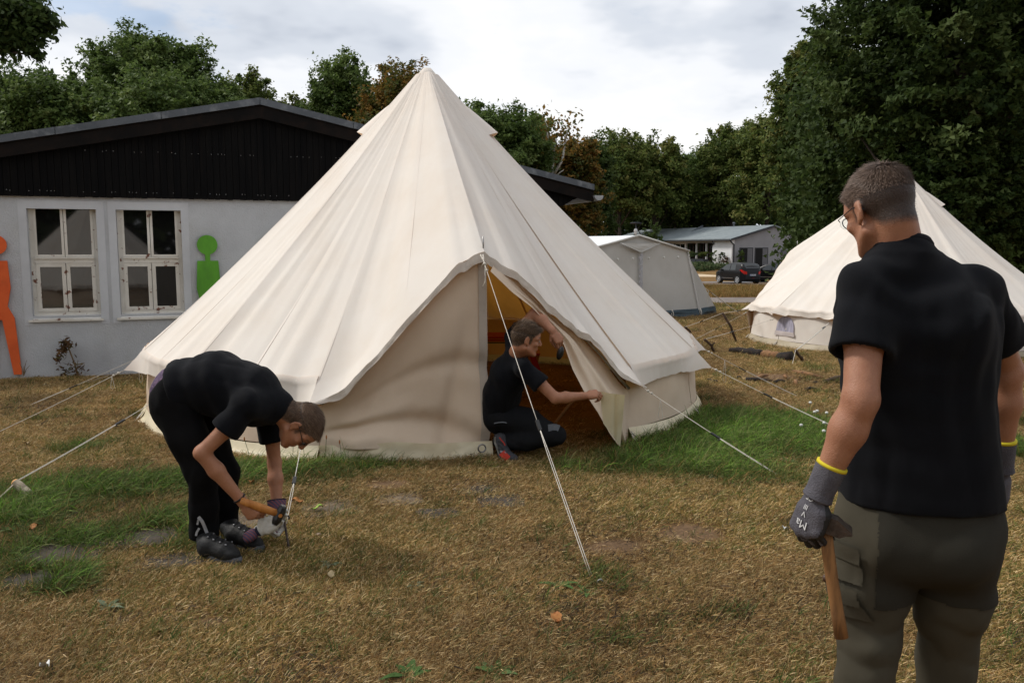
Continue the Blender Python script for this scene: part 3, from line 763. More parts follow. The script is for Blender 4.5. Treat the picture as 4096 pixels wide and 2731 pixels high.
# ================================================================ FAR WHITE BUILDING
CO = P(2925, 1068, 75.0); CZ = CO[2]
fa = np.array((-.46, .888, 0)); fa /= np.linalg.norm(fa); fn = np.array((-fa[1], fa[0], 0)) * 1.0    # facade direction, outward normal
if fn @ np.array((0, 1, 0)) > 0: fn = -fn
ga = -fn                                                                                             # gable wall runs away to the right
def F(t, z, off=0.0): return np.array((CO[0], CO[1], CZ)) + fa * t + fn * off + np.array((0, 0, z))
def Gb(t, z, off=0.0): return np.array((CO[0], CO[1], CZ)) + ga * t - fa * off + np.array((0, 0, z))
HW = 2.45; HR = 3.72; GR = 4.9; LB = 20.0
far = thing('low_white_building', 'long low white building with grey roof behind the parked cars', 'building', CO)
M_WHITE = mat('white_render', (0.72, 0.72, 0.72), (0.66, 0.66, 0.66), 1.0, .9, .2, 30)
M_WHITESH = mat('shaded_white_render', (0.28, 0.28, 0.295), (0.25, 0.25, 0.265), 1.0, .9, .2, 30)  # white render again, with the shade of the gable side put into its colour
M_ROOFG = mat('grey_roof_felt', S((128, 136, 138)), S((112, 120, 124)), 1.2, .85, .3, 14, c3=S((150, 156, 158)), s3=4)
M_ANTH = mat('anthracite_metal', S((58, 60, 64)), S((48, 50, 54)), 3, .5)
mb = MB(); mb.prism([F(0, 0), F(2.6, 0), F(2.6, HW), F(0, HW)], -fn * .3)
w_ = obj('wall', mb, M_WHITE, far)
mb = MB(); mb.prism([F(2.6, 0, -.9), F(LB, 0, -.9), F(LB, .55, -.9), F(2.6, .55, -.9)], -fn * .3); mb.prism([F(2.6, 2.2, -.9), F(LB, 2.2, -.9), F(LB, HW + .1, -.9), F(2.6, HW + .1, -.9)], -fn * .3)
mb.prism([F(2.45, 0, -.31), F(2.6, 0, -.31), F(2.6, HW, -.31), F(2.45, HW, -.31)], -fn * .9)
obj('wall', mb, M_WHITE, far)
mb = MB(); mb.prism([Gb(.31, 0, .001), Gb(9.6, 0, .001), Gb(9.6, HW + .2, .001), Gb(GR, HR - .05, .001), Gb(.31, HW + .05, .001)], fa * .28); obj('wall', mb, M_WHITESH, far)
mb = MB(); mb.prism([Gb(.5, HW - .1, LB * -1), Gb(9.4, HW - .1, -LB), Gb(9.4, 0, -LB), Gb(.5, 0, -LB)], -fa * .2); obj('wall', mb, M_WHITESH, far)
mb = MB(); th = .12
mb.prism([Gb(-.35, HW - .02, .25), Gb(GR, HR, .25), Gb(GR, HR + th, .25), Gb(-.35, HW - .02 + th, .25)], fa * (LB + .4))
mb.prism([Gb(GR, HR, .25), Gb(10.0, HW - .02, .25), Gb(10.0, HW - .02 + th, .25), Gb(GR, HR + th, .25)], fa * (LB + .4))
rf = obj('roof', mb, M_ROOFG, far)
mb = MB(); mb.prism([Gb(-.36, HW - .10, .28), Gb(GR, HR - .08, .28), Gb(GR, HR + .1, .28), Gb(-.36, HW + .08, .28)], fa * .03)
mb.prism([F(-.2, HW - .09, .36), F(LB, HW - .09, .36), F(LB, HW + .02, .36), F(-.2, HW + .02, .36)], fn * .09)
obj('roof_edge', mb, M_ANTH, rf)
mb = MB(); mb.prism([F(9.5, HR - 1.2, -1.5), F(9.5, HR + .18, -GR + .2), F(9.5, HR + .34, -GR + .2), F(9.5, HR - 1.04, -1.5)], fa * .16); mb.prism([F(2.7, HW + .0, .37), F(3.6, HW + .0, .37), F(3.6, HW + .16, .1), F(2.7, HW + .16, .1)], -fn * .3)
obj('roof_upstand', mb, M_ZINC, rf)
q = F(5.2, HR + .1, -GR); mb = MB().tube([q, q + (0, 0, .32)], .09, 8).tube([q + (0, 0, .30), q + (0, 0, .42)], [.16, .10], 8); obj('vent_pipe', mb, M_ZINC, rf)
# downpipe
mb = MB().tube([Gb(-.28, HW - .05, .05), Gb(-.1, HW - .25, .06), Gb(.18, HW - .42, .08), Gb(.18, .1, .08)], .06, 8); obj('downpipe', mb, M_ANTH, far)
mb = MB().tube([F(2.3, HW - .05, .3), F(2.35, HW - .3, .1), F(2.9, HW - .7, .0)], .05, 8); obj('downpipe', mb, M_ANTH, far)
# window band
M_BROWN = mat('brown_window_frame', S((70, 48, 44)), S((58, 40, 38)), 4, .6)
tpos = [2.9, 4.3, 5.8, 7.6, 9.4, 11.2, 13.0]
for i, t0 in enumerate(tpos):
    wd = 1.15 if i < 3 else 1.5
    z0, z1 = (.1 if i == 0 else .56), 2.19
    m = MB()
    for a, b_, c_, d_ in ((t0, t0 + .08, z0, z1), (t0 + wd - .08, t0 + wd, z0, z1), (t0 + .08, t0 + wd - .08, z0, z0 + .08), (t0 + .08, t0 + wd - .08, z1 - .08, z1), (t0 + wd / 2 - .04, t0 + wd / 2 + .04, z0 + .08, z1 - .08), (t0 + .08, t0 + wd / 2 - .04, 1.3, 1.36), (t0 + wd / 2 + .04, t0 + wd - .08, 1.3, 1.36)):
        m.prism([F(a, c_, -.85), F(b_, c_, -.85), F(b_, d_, -.85), F(a, d_, -.85)], -fn * .07)
    wo = obj('window', m, M_BROWN if i != 3 else M_WHITE, far)
    for a, b_ in ((t0 + .08, t0 + wd / 2 - .04), (t0 + wd / 2 + .04, t0 + wd - .08)):
        obj('pane', MB().prism([F(a, z0 + .08, -.88), F(b_, z0 + .08, -.88), F(b_, z1 - .08, -.88), F(a, z1 - .08, -.88)], -fn * .02), M_GLASS, wo)
m = MB()
for t0 in (4.12, 5.55, 7.1, 9.2): m.prism([F(t0, 0, -.6), F(t0 + .16, 0, -.6), F(t0 + .16, 2.2, -.6), F(t0, 2.2, -.6)], -fn * .16)
obj('column', m, M_WHITE, far)
# paper decoration in a window
root = thing('window_decoration', 'colourful paper balloon figure stuck in a window of the low building', 'decoration', F(3.3, 1.4, -.83))
for col, z, w, h in (((.05, .05, .45), 1.75, .12, .3), ((.5, .15, .04), 1.45, .10, .16), ((.1, .4, .2), 1.3, .14, .12), ((.6, .5, .1), 1.15, .09, .14)):
    n = 12; a = np.arange(n) * 2 * math.pi / n
    obj('paper_shape', MB().prism([F(3.32 + w * math.cos(x), z + h * math.sin(x), -.835) for x in a], -fn * .008), mat('paper', col), root)
# doors of the gable wall, meter box
M_BLACKH = mat('dark_interior', (.006, .006, .006)); M_DOORG = mat('grey_shutter', (.13, .13, .14), (.11, .11, .12), 3, .5)
for t0 in (1.0, 2.85):
    m = MB()
    for a, b_, c_, d_ in ((t0 - .1, t0, 0, 1.75), (t0 + 1.45, t0 + 1.55, 0, 1.75), (t0, t0 + 1.45, 1.67, 1.75)):
        m.prism([Gb(a, c_, .03), Gb(b_, c_, .03), Gb(b_, d_, .03), Gb(a, d_, .03)], fa * .06)
    do = obj('door', m, M_ANTH, far)
    obj('panel', MB().prism([Gb(t0, 0, .02), Gb(t0 + .85, 0, .02), Gb(t0 + .85, 1.67, .02), Gb(t0, 1.67, .02)], fa * .02), M_BLACKH, do)
    obj('panel', MB().prism([Gb(t0 + .86, 0, .03), Gb(t0 + 1.45, 0, .03), Gb(t0 + 1.45, 1.67, .03), Gb(t0 + .86, 1.67, .03)], fa * .03), M_DOORG, do)
obj('meter_box', MB().prism([Gb(6.0, 1.05, .2), Gb(6.55, 1.05, .2), Gb(6.55, 1.55, .2), Gb(6.0, 1.55, .2)], fa * .22), M_DOORG, far)
m = MB()
for a, b_, c_, d_ in ((7.2, 7.3, 0, 2.6), (8.6, 8.7, 0, 2.6), (7.3, 8.6, 2.5, 2.6), (7.3, 8.6, 1.75, 1.85), (7.3, 8.6, 1.2, 1.27)):
    m.prism([Gb(a, c_, .03), Gb(b_, c_, .03), Gb(b_, d_, .03), Gb(a, d_, .03)], fa * .05)
do = obj('door', m, M_WHITE, far)
obj('pane', MB().prism([Gb(7.3, 0, .02), Gb(8.6, 0, .02), Gb(8.6, 2.5, .02), Gb(7.3, 2.5, .02)], fa * .015), M_GLASS, do)
# planter and beds by the building
pl = thing('planter_box', 'dark slatted planter wall with shrubs in front of the low building windows', 'planter', F(3.5, 0, 1.6))
m = MB()
for k in range(26): m.prism([F(2.1 + k * .16, 0, 1.5), F(2.1 + k * .16 + .14, 0, 1.5), F(2.1 + k * .16 + .14, .72, 1.5), F(2.1 + k * .16, .72, 1.5)], -fn * .05)
obj('slat', m, M_ANTH, pl)
m = MB().prism([F(2.1, 0, 1.44), F(6.3, 0, 1.44), F(6.3, .68, 1.44), F(2.1, .68, 1.44)], -fn * .6); obj('soil_box', m, M_ANTH, pl)
for k, (t0, h) in enumerate(((2.6, .55), (3.6, .5), (4.6, .6), (5.6, .5))):
    bush('planter_shrub', 'low shrub growing in the dark planter, ' + ('nearest the white wall corner', 'second from the wall corner', 'third from the wall corner', 'farthest from the wall corner')[k], F(t0, .68, 1.15), (.55, .3, h / 2), 'herb' if k % 2 else 'olive', 500, .12, 60 + k, group='shrubs in the planter')
for k, (t0, o0, h, sp_) in enumerate(((.7, .5, 1.3, 'herb'), (1.9, .45, 1.5, 'mid'), (.25, .5, 1.0, 'ruststem'))):
    bush('wall_plant', ('wispy plant against the white wall beside the downpipe', 'taller wispy plant at the end of the dark planter', 'low reddish plant at the white wall corner')[k], F(t0, 0, o0), (.35, .25, h / 2), sp_, 220, .11, 70 + k, cat='plant', group='plants along the white wall')
c = Gb(.75, 0, .45); bush('wall_plant', 'leafy plant in front of the dark double doors', c, (.35, .3, .75), 'mid', 350, .12, 75, cat='plant', group='plants along the white wall')
r_ = np.random.default_rng(44); n = 5200
tt_ = r_.uniform(-2, 8, n); oo = r_.uniform(1.6, 5.5, n)
pts = np.array(CO) + fa * tt_[:, None] + fn * oo[:, None]; pts[:, 2] = gz(pts[:, 0], pts[:, 1]) + .55 * r_.random(n) * (.6 + .4 * np.sin(tt_ * 3))
v, f, t3 = leaves(pts, .16, np.tile((-.3, -.6, .8), (n, 1)), r_, np.clip(.35 + .3 * r_.normal(0, 1, n), 0, 1))
o = obj('ground_cover', v, LEAF['herb'], None, faces=f, kind='stuff'); attr(o, 'tint', t3)
# antenna mast on the far roof edge
q = P(2543, 930, 84.0)
root = thing('street_lamp', 'mushroom headed lamp post rising behind the grey tent', 'lamp post', (q[0], q[1], float(gz(q[0], q[1]))))
zt = P(2543, 895, 84.0)[2]
obj('pole', MB().tube([(q[0], q[1], float(gz(q[0], q[1]))), (q[0], q[1], zt)], .06, 8), M_ZINC, root)
obj('lamp_head', MB().ell((q[0], q[1], zt + .05), (.62, .62, .13)), M_ANTH, root, smooth=True)
obj('globe', MB().ell((q[0], q[1], zt - .85), (.16, .16, .3)).ell((q[0], q[1], P(2543, 923, 84.)[2]), (.2, .2, .24)), mat('white_enamel', (.7, .7, .7)), root, smooth=True)
# ================================================================ CANVAS TENTS
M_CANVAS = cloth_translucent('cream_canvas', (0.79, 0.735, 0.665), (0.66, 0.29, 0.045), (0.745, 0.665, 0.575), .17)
M_CANVASW = cloth_translucent('shaded_tan_canvas', (0.68, 0.555, 0.425), (0.50, 0.22, 0.04), (0.61, 0.475, 0.35), .12, bump=.2)  # tan tone carries the shade under the door hood in its colour
M_HEM = cloth_translucent('stained_hem', (0.66, 0.60, 0.53), (0.5, 0.28, 0.07), (0.44, 0.375, 0.30), .15, scale=7)
M_PVC = cloth_translucent('cream_plastic_skirt', (0.76, 0.68, 0.49), (0.5, 0.36, 0.10), (0.66, 0.56, 0.37), .15, scale=5, rough=.4)
M_CANVASO = cloth_translucent('shaded_door_canvas', (0.60, 0.50, 0.40), (0.3, 0.2, 0.1), (0.54, 0.44, 0.34), .02)  # canvas darkened to its shadow-side tan, nearly opaque to stop the backlit glow
M_KHAKI = cloth_translucent('khaki_plastic_skirt', (0.42, 0.36, 0.26), (0.3, 0.22, 0.06), (0.34, 0.28, 0.19), .1, scale=5, rough=.45)
M_TAPE = cloth_translucent('zip_tape', (0.50, 0.43, 0.36), (0.2, 0.12, 0.04), (0.42, 0.36, 0.30), .1, scale=6)
M_ROPE = mat('cream_rope', (0.62, 0.58, 0.51), (0.48, 0.44, 0.38), 60, .8, .3, 300)
M_ROPED = mat('beige_rope', (0.44, 0.38, 0.30), (0.34, 0.29, 0.22), 60, .8)
M_BLACKP = mat('black_plastic', (.012, .012, .012), rough=.4)
M_STEEL = mat('dull_steel', (.35, .34, .33), (.25, .24, .23), 30, .4, metal=.8)
M_SEAM = mat('seam_thread', (0.42, 0.36, 0.29), (0.36, 0.30, 0.24), 20)
def pol(c, r, a): return np.array((c[0] + r * math.cos(a), c[1] + r * math.sin(a)))
def smooth01(a, b, t):
    t = np.clip((t - a) / (b - a), 0, 1); return t * t * (3 - 2 * t)
class Bell:
    def __init__(s, c, Rw, H, zw, Rg, zg, ud, half, tipr, tipz, nbay, seed=0, table=((0, 1), (.165, .90), (.39, .65), (.616, .37), (.8, .14), (1, 0)), asym=False):
        s.asym = asym
        s.c = np.array(c, float); s.Rw, s.H, s.zw, s.Rg, s.zg = Rw, H, zw, Rg, zg
        s.ud, s.half, s.tipr, s.tipz, s.seed = ud, half, tipr, tipz, seed
        s.g0 = float(gz(c[0], c[1]))
        s.guys = [ud + half + (2 * math.pi - 2 * half) * k / nbay for k in range(nbay + 1)]
        s.tab = np.array(table)
    def edge(s, w):
        """door hood edge: radius and height at w in -1..1"""
        a = np.abs(w)
        zr = np.interp(a, (0, .2, .452, .645, .807, .93, 1), (1, .85, .575, .42, .235, .07, 0)) if s.asym else np.interp(a, s.tab[:, 0], s.tab[:, 1])
        z = s.zg + (s.tipz - s.zg) * np.where(np.asarray(w) > 0, zr, np.interp(a, s.tab[:, 0], s.tab[:, 1]))
        r = s.tipr + (s.Rg - s.tipr) * a ** 1.3
        return r, z
    def roof(s, u, v, wr=1.0):
        """u angle (array), v 0 apex .. 0.9 wall line .. 1 eave -> xyz"""
        u, v = np.broadcast_arrays(np.asarray(u, float), np.asarray(v, float))
        du = (u - s.ud + math.pi) % (2 * math.pi) - math.pi
        w = du / s.half; door = np.abs(w) < 1
        g = np.array(s.guys); uu = s.ud + du; uu = np.where(uu < g[0] - 1e-9, uu + 2 * math.pi, uu)
        k = np.clip(np.searchsorted(g, uu - 1e-9) - 1, 0, len(g) - 2)
        f = np.clip((uu - g[k]) / (g[k + 1] - g[k]), 0, 1); f = np.where(door, 0, f)
        sc = (4 * f * (1 - f))
        re = s.Rg - (s.Rg - s.Rw) * .92 * sc ** .42; ze = s.zg + .035 * sc ** .6
        rm, zm = np.full_like(u, s.Rw + .015), np.full_like(u, s.zw)
        er, ez = s.edge(np.where(door, w, 1.0))
        wd = np.where(door, 1 - smooth01(.55, 1, np.abs(w)), 0)
        r0 = .085
        rd, zd = r0 + (er - r0) * .9, s.H + (ez - s.H) * .9
        rm = rm * (1 - wd) + rd * wd; zm = zm * (1 - wd) + zd * wd
        re = np.where(door, er, re); ze = np.where(door, ez, ze)
        t = np.clip(v / .9, 0, 1); q = np.clip((v - .9) / .1, 0, 1)
        r = r0 + (rm - r0) * t; z = s.H + (zm - s.H) * t
        sag = (.045 + .035 * sc) * 4 * t * (1 - t) * (1 - .6 * wd)
        r = r + (re - rm) * q; z = z + (ze - zm) * q
        # ripples that gather at the guy points
        au = uu * 1.0
        n1 = fbm(np.stack([au * 34, t * 1.6, 0 * au + s.seed], -1), s.seed + 1, 3)
        n2 = fbm(np.stack([au * 9, t * 1.1, 0 * au + 7], -1), s.seed + 5, 2)
        dg = np.minimum(f, 1 - f) * (g[1] - g[0]); dg = np.where(door, (1 - np.abs(w)) * s.half, dg)
        tens = np.exp(-dg / .12) * np.cos(dg * 85 * (1.15 - .6 * t)) * smooth01(.55, 1, v)
        amp = wr * (.004 + .019 * t ** 2 + .006 * q)
        disp = amp * (n1 * .9 + tens * 1.0) + wr * .030 * t * n2 - sag
        ridge = wr * .03 * np.exp(-(dg / .045) ** 2) * smooth01(.35, .95, t) * np.where(door & (np.abs(w) < .6), 0, 1)
        disp = disp + ridge * .5
        slope = math.atan2(s.H - s.zw, s.Rw)
        r = r + disp * math.sin(slope); z = z + disp * math.cos(slope)
        return np.stack([s.c[0] + r * np.cos(u), s.c[1] + r * np.sin(u), s.g0 + z], -1)
    def wall_pt(s, u, h, out=0.0):
        """h 0 ground .. 1 wall top"""
        u, h = np.broadcast_arrays(np.asarray(u, float), np.asarray(h, float))
        du = (u - s.ud + math.pi) % (2 * math.pi) - math.pi
        n = fbm(np.stack([u * 10, h * 2, 0 * u + s.seed], -1), s.seed + 9, 3)
        r = s.Rw + .03 - .06 * h + .02 * n * np.sin(np.clip(h, 0, 1) * math.pi) + out
        return np.stack([s.c[0] + r * np.cos(u), s.c[1] + r * np.sin(u), s.g0 + s.zw * h + 0 * u], -1)
    def build(s, name, label, npan=28, group=None, vents=(), nv=64, nu=15, skirt=None, wallm=None):
        root = thing(name, label, 'tent', (s.c[0], s.c[1], s.g0), group); s.root = root
        # apex cap
        a = np.linspace(0, 2 * math.pi, 33)[:-1]
        cap = [np.stack([s.c[0] + r * np.cos(a), s.c[1] + r * np.sin(a), s.g0 + z + dr * np.sin(a * 5)], -1) for r, z, dr in ((.001, s.H + .03, 0), (.045, s.H + .028, 0), (.085, s.H - .02, 0), (.15, s.H - .10, .002), (.225, s.H - .195, .006))]
        obj('apex_cap', MB().grid(np.stack(cap), closed=True), M_CANVAS, root, smooth=True)
        # gores
        st = s.ud - s.half; edges = list(np.linspace(st, st + 2 * s.half, 5)) + list(np.linspace(st + 2 * s.half, st + 2 * math.pi, npan - 3))[1:]
        for a0, a1 in zip(edges[:-1], edges[1:]):
            uu = np.linspace(a0, a1, nu); 
            mid = (a0 + a1) / 2; isd = abs((mid - s.ud + math.pi) % (2 * math.pi) - math.pi) < s.half
            vv = np.linspace(.012, 1.0 if isd else .9, nv) 
            U, V = np.meshgrid(uu, vv)
            g = s.roof(U, V)
            obj('roof_panel', MB().grid(g), M_CANVAS, root, smooth=True)
            # flat felled seam lying on the canvas
            vs = np.linspace(.05, .9, 40); wv = .011 / np.maximum(vs * s.Rw, .2)
            ga, gb = s.roof(a0 - wv, vs), s.roof(a0 + wv, vs)
            nrm = np.array((math.cos(a0) * .7, math.sin(a0) * .7, .7)) * .0012
            obj('seam', MB().grid(np.stack([ga - nrm, ga + nrm * .7, gb + nrm * .7, gb - nrm], 1)), M_CANVAS, root, smooth=False)
        # valance and walls, bay by bay
        for k in range(len(s.guys) - 1):
            U, V = np.meshgrid(np.linspace(s.guys[k], s.guys[k + 1], 34), np.linspace(.892, 1.0, 9))
            g = s.roof(U, V); g += np.stack([np.cos(U) * .7, np.sin(U) * .7, .7 + 0 * U], -1) * (.010 * np.clip((.925 - V) / .03, 0, 1))[..., None]
            obj('valance', MB().grid(g), M_CANVAS, root, smooth=True)
            U, H = np.meshgrid(np.linspace(s.guys[k] + .002, s.guys[k + 1] - .002, 30), np.linspace(.17, .99, 14))
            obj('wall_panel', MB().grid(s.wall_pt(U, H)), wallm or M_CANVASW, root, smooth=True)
            U, H = np.meshgrid(np.linspace(s.guys[k], s.guys[k + 1], 30), np.linspace(0, .185, 6))
            f = (U - s.guys[k]) / (s.guys[k + 1] - s.guys[k])
            crum = .03 * fbm(np.stack([U * 14, H * 9, U * 0], -1), s.seed + 30 + k, 3)
            g = s.wall_pt(U, H * (1 - .15 * np.sin(f * math.pi)), .003 + (.185 - H) * .30 * (1 + 0 * f) + crum * (1 - H / .2))
            g[..., 2] = np.maximum(g[..., 2], s.g0 - .02) + .02 * np.abs(crum) / .03 * (H < .02)
            obj('mud_skirt', MB().grid(g), skirt or M_PVC, root, smooth=True)
            # peg loop at the foot of each wall seam
            p = s.wall_pt(s.guys[k], .14, .03); q = s.wall_pt(s.guys[k], 0., .10)
            tv = np.array((-math.sin(s.guys[k]), math.cos(s.guys[k]), 0)) * .02
            obj('peg_loop', MB().tube([p, (p + q) / 2 + tv, q, (p + q) / 2 - tv, p + tv * .2], .006, 5), M_ROPE, root, smooth=True)
        for va in vents:
            g = []
            for q in np.linspace(-1, 1, 13):
                row = []
                for t in np.linspace(0, 1, 8):
                    v = .105 + .10 * t
                    b_ = s.roof(va + q * .30 * (1 - .0 * t), v, 0)
                    hgt = .004 + .075 * t ** .8 * (1 - abs(q) ** 2.6)
                    row.append(b_ + np.array((math.cos(va) * .72, math.sin(va) * .72, .55)) * hgt)
                g.append(row)
            obj('roof_vent', MB().grid(np.array(g)), M_CANVAS, root, smooth=True)
        # centre pole and A frame
        obj('centre_pole', MB().tube([(s.c[0], s.c[1], s.g0), (s.c[0], s.c[1], s.g0 + s.H)], .022, 10), M_STEEL, root, smooth=True)
        tip = np.append(pol(s.c, s.tipr - .05, s.ud), s.g0 + s.tipz + .02)
        mb = MB()
        wq = np.linspace(-.97, .97, 33); er, ez = s.edge(wq)
        mb.tube([np.array((s.c[0] + (r_ - .10) * math.cos(s.ud + w_ * s.half), s.c[1] + (r_ - .10) * math.sin(s.ud + w_ * s.half), s.g0 + z_ + .02 - .05 * abs(w_))) for w_, r_, z_ in zip(wq, er, ez)], .012, 8)
        mb.tube([tip + (0, 0, -.02), tip + (0, 0, .085)], .006, 6)
        obj('door_frame', mb, M_STEEL, root, smooth=True)
        # hood hem: stained band hanging under the hood edge
        W = np.linspace(-1, 1, 121); hh = np.linspace(0, 1, 6)
        g = []
        for j in hh:
            er, ez = s.edge(W)
            b_ = s.roof(s.ud + W * s.half * .9999, 1.0)
            wv = .012 * fbm(np.stack([W * 16, W * 0 + j * 2.0, W * 0], -1), 77, 3) * j
            rad = np.stack([np.cos(s.ud + W * s.half), np.sin(s.ud + W * s.half), 0 * W], -1)
            drop = (.068 + .015 * vnoise(np.stack([W * 6, W * 0, W * 0], -1), 5)) * (1 - .75 * smooth01(.8, 1, np.abs(W))) * j
            side = np.where(np.abs(W) < .05, W / .05, np.sign(W))
            inw = np.stack([-np.cos(s.ud) * np.ones_like(W), -np.sin(s.ud) * np.ones_like(W), 0 * W], -1)
            b_ = b_ + rad * (wv + .004)[:, None] + np.array((0, 0, -1.0)) * (drop * .92)[:, None] + rad * (.012 * j)
            g.append(b_)
        obj('hood_hem', MB().grid(np.array(g)), M_HEM, root, smooth=True)
        return root
TC = (-0.90, 9.0)
UD, HALF = R(-75.3), R(26.2)
bell = Bell(TC, 2.85, 3.48, .62, 3.02, .45, UD, HALF, 2.72, 1.60, 12, 3, asym=True)
tent = bell.build('bell_tent', 'large cream canvas bell tent with open door in the middle of the meadow', vents=(R(183), R(1)))
bell.root['category'] = 'tent'
def door_pt(w, h, out=0.0):
    """curtain of the doorway: w -1 (left wall seam) .. 1, h 0 ground .. 1 hood edge"""
    w = np.asarray(w, float); h = np.asarray(h, float)
    er, ez = bell.edge(w)
    a = UD + w * HALF
    rb = bell.Rw + .02 - .10 * (1 - np.abs(w)); rt = er - .05 - .10 * np.abs(w)
    rr = rb + (rt - rb) * h + out
    zt = ez - .03
    return np.stack([TC[0] + rr * np.cos(a), TC[1] + rr * np.sin(a), bell.g0 + zt * h], -1)
# closed left half of the door
Wd, Hd = np.meshgrid(np.linspace(-1, .012, 56), np.linspace(0, 1, 44))
hz = .105 / np.maximum(bell.edge(Wd)[1] - .03, .2)
Hq = hz + (1 - hz) * Hd
def dfold(Wq, Hq):
    s_ = (Wq + 1)
    v = 1.7 * (.050 * np.sin(3.4 * s_ + 4.2 * Hq + .5) * np.sin(math.pi * np.clip(s_, 0, 1)) + .030 * np.sin(7.5 * s_ - 6.5 * Hq + 1.2) * s_ * (1 - Hq) + .018 * fbm(np.stack([s_ * 5, Hq * 3, 0 * s_], -1), 61, 3))
    v = v - .075 * np.exp(-((Hq - (.50 - .45 * s_)) / .07) ** 2) - .05 * np.exp(-((Hq - (.80 - .35 * s_)) / .05) ** 2) * s_ - .05 * np.exp(-((s_ - (.72 + .22 * Hq)) / .05) ** 2) * (1 - Hq)
    return v * (1 - Hq ** 4) * np.sin(np.clip(s_ * 6, 0, math.pi / 2))
fold = dfold(Wd, Hq)
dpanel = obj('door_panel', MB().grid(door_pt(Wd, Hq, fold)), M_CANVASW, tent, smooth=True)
Wt, Ht = np.meshgrid(np.linspace(-.035, .018, 5), np.linspace(0.06, 1, 44))
obj('zip_tape', MB().grid(door_pt(Wt, Ht, .010 + dfold(Wt, Ht))), M_TAPE, dpanel, smooth=True)
Ws, Hs = np.meshgrid(np.linspace(-1, .03, 50), np.linspace(0, 1, 7))
hs = (.122 + .03 * np.exp(-((Ws + .55) / .16) ** 2)) / np.maximum(bell.edge(Ws)[1] - .03, .2) * Hs
sk = .025 * fbm(np.stack([Ws * 9, Hs * 2, 0 * Ws], -1), 71, 3) + .05 * (1 - Hs) * smooth01(-.4, 0, Ws) + .012 + .05 * np.sin(3.4 * (Ws + 1) + .5) * np.sin(math.pi * np.clip(Ws + 1, 0, 1)) * .8
obj('mud_skirt', MB().grid(door_pt(Ws, hs, sk)), M_PVC, dpanel, smooth=True)
q = door_pt(-.045, .055, .09); th = np.linspace(0, 2 * math.pi, 17)
ang = UD; tx = np.array((-math.sin(ang), math.cos(ang), 0))
obj('ring', MB().tube([q + tx * .03 * math.cos(t) + np.array((0, 0, .03 * math.sin(t))) for t in th], .006, 6), M_STEEL, dpanel, smooth=True)
# right half pulled aside by the kneeling man: bunched free edge
free = [(1962, 1085, 6.30), (2050, 1170, 6.33), (2129, 1230, 6.34), (2200, 1305, 6.34), (2256, 1378, 6.33), (2290, 1476, 6.30), (2340, 1572, 6.26), (2392, 1650, 6.28), (2440, 1735, 6.40), (2478, 1787, 6.52)]
fr = np.array([P(*p) for p in free]); tt_ = np.linspace(0, 1, len(free)); ti = np.linspace(0, 1, 60)
fr = np.stack([np.interp(ti, tt_, fr[:, k]) for k in range(3)], 1)
hw_ = np.linspace(.06, 1.0, 60)
upper = door_pt(np.clip(hw_ * 1.25, 0, 1), np.where(hw_ * 1.25 > 1, 1 - (hw_ * 1.25 - 1) / .25 * .98, 1.0))
g = []
for j, b_ in enumerate(np.linspace(0, 1, 30)):
    row = fr * (1 - b_) + upper * b_
    bil = np.sin(b_ * math.pi) ** .8
    amp = (.035 * np.sin(b_ * 21 + ti * 4 + .6 * np.sin(ti * 9)) * (1 - b_) ** .7 + .03 * np.sin(b_ * 8 - ti * 3)) * bil * smooth01(.05, .3, ti)
    row = row + np.outer(amp, np.array((.25, -.95, .1)))
    g.append(row)
dp2 = obj('door_panel', MB().grid(np.array(g)), M_CANVASW, tent, smooth=True)
# skirt of the pulled half, turned up beside the hand
sk = np.array([P(2398, 1562, 6.20), P(2450, 1566, 6.17), P(2498, 1578, 6.2), P(2494, 1690, 6.22), P(2480, 1784, 6.36), P(2440, 1738, 6.3), P(2412, 1690, 6.22)])
A_, B_, C_, D_ = sk[0], sk[2], sk[4], sk[6]
g = []
for a in np.linspace(0, 1, 16):
    row = []
    for b_ in np.linspace(0, 1, 16):
        p = (A_ * (1 - a) + B_ * a) * (1 - b_) + (D_ * (1 - a) + C_ * a) * b_
        p = p + np.array((0, -.02 - .03 * math.sin(a * math.pi) + .022 * math.exp(-((a - .62) / .08) ** 2), 0))
        row.append(p)
    g.append(row)
obj('mud_skirt', MB().grid(np.array(g)), M_PVC, dp2, smooth=True)

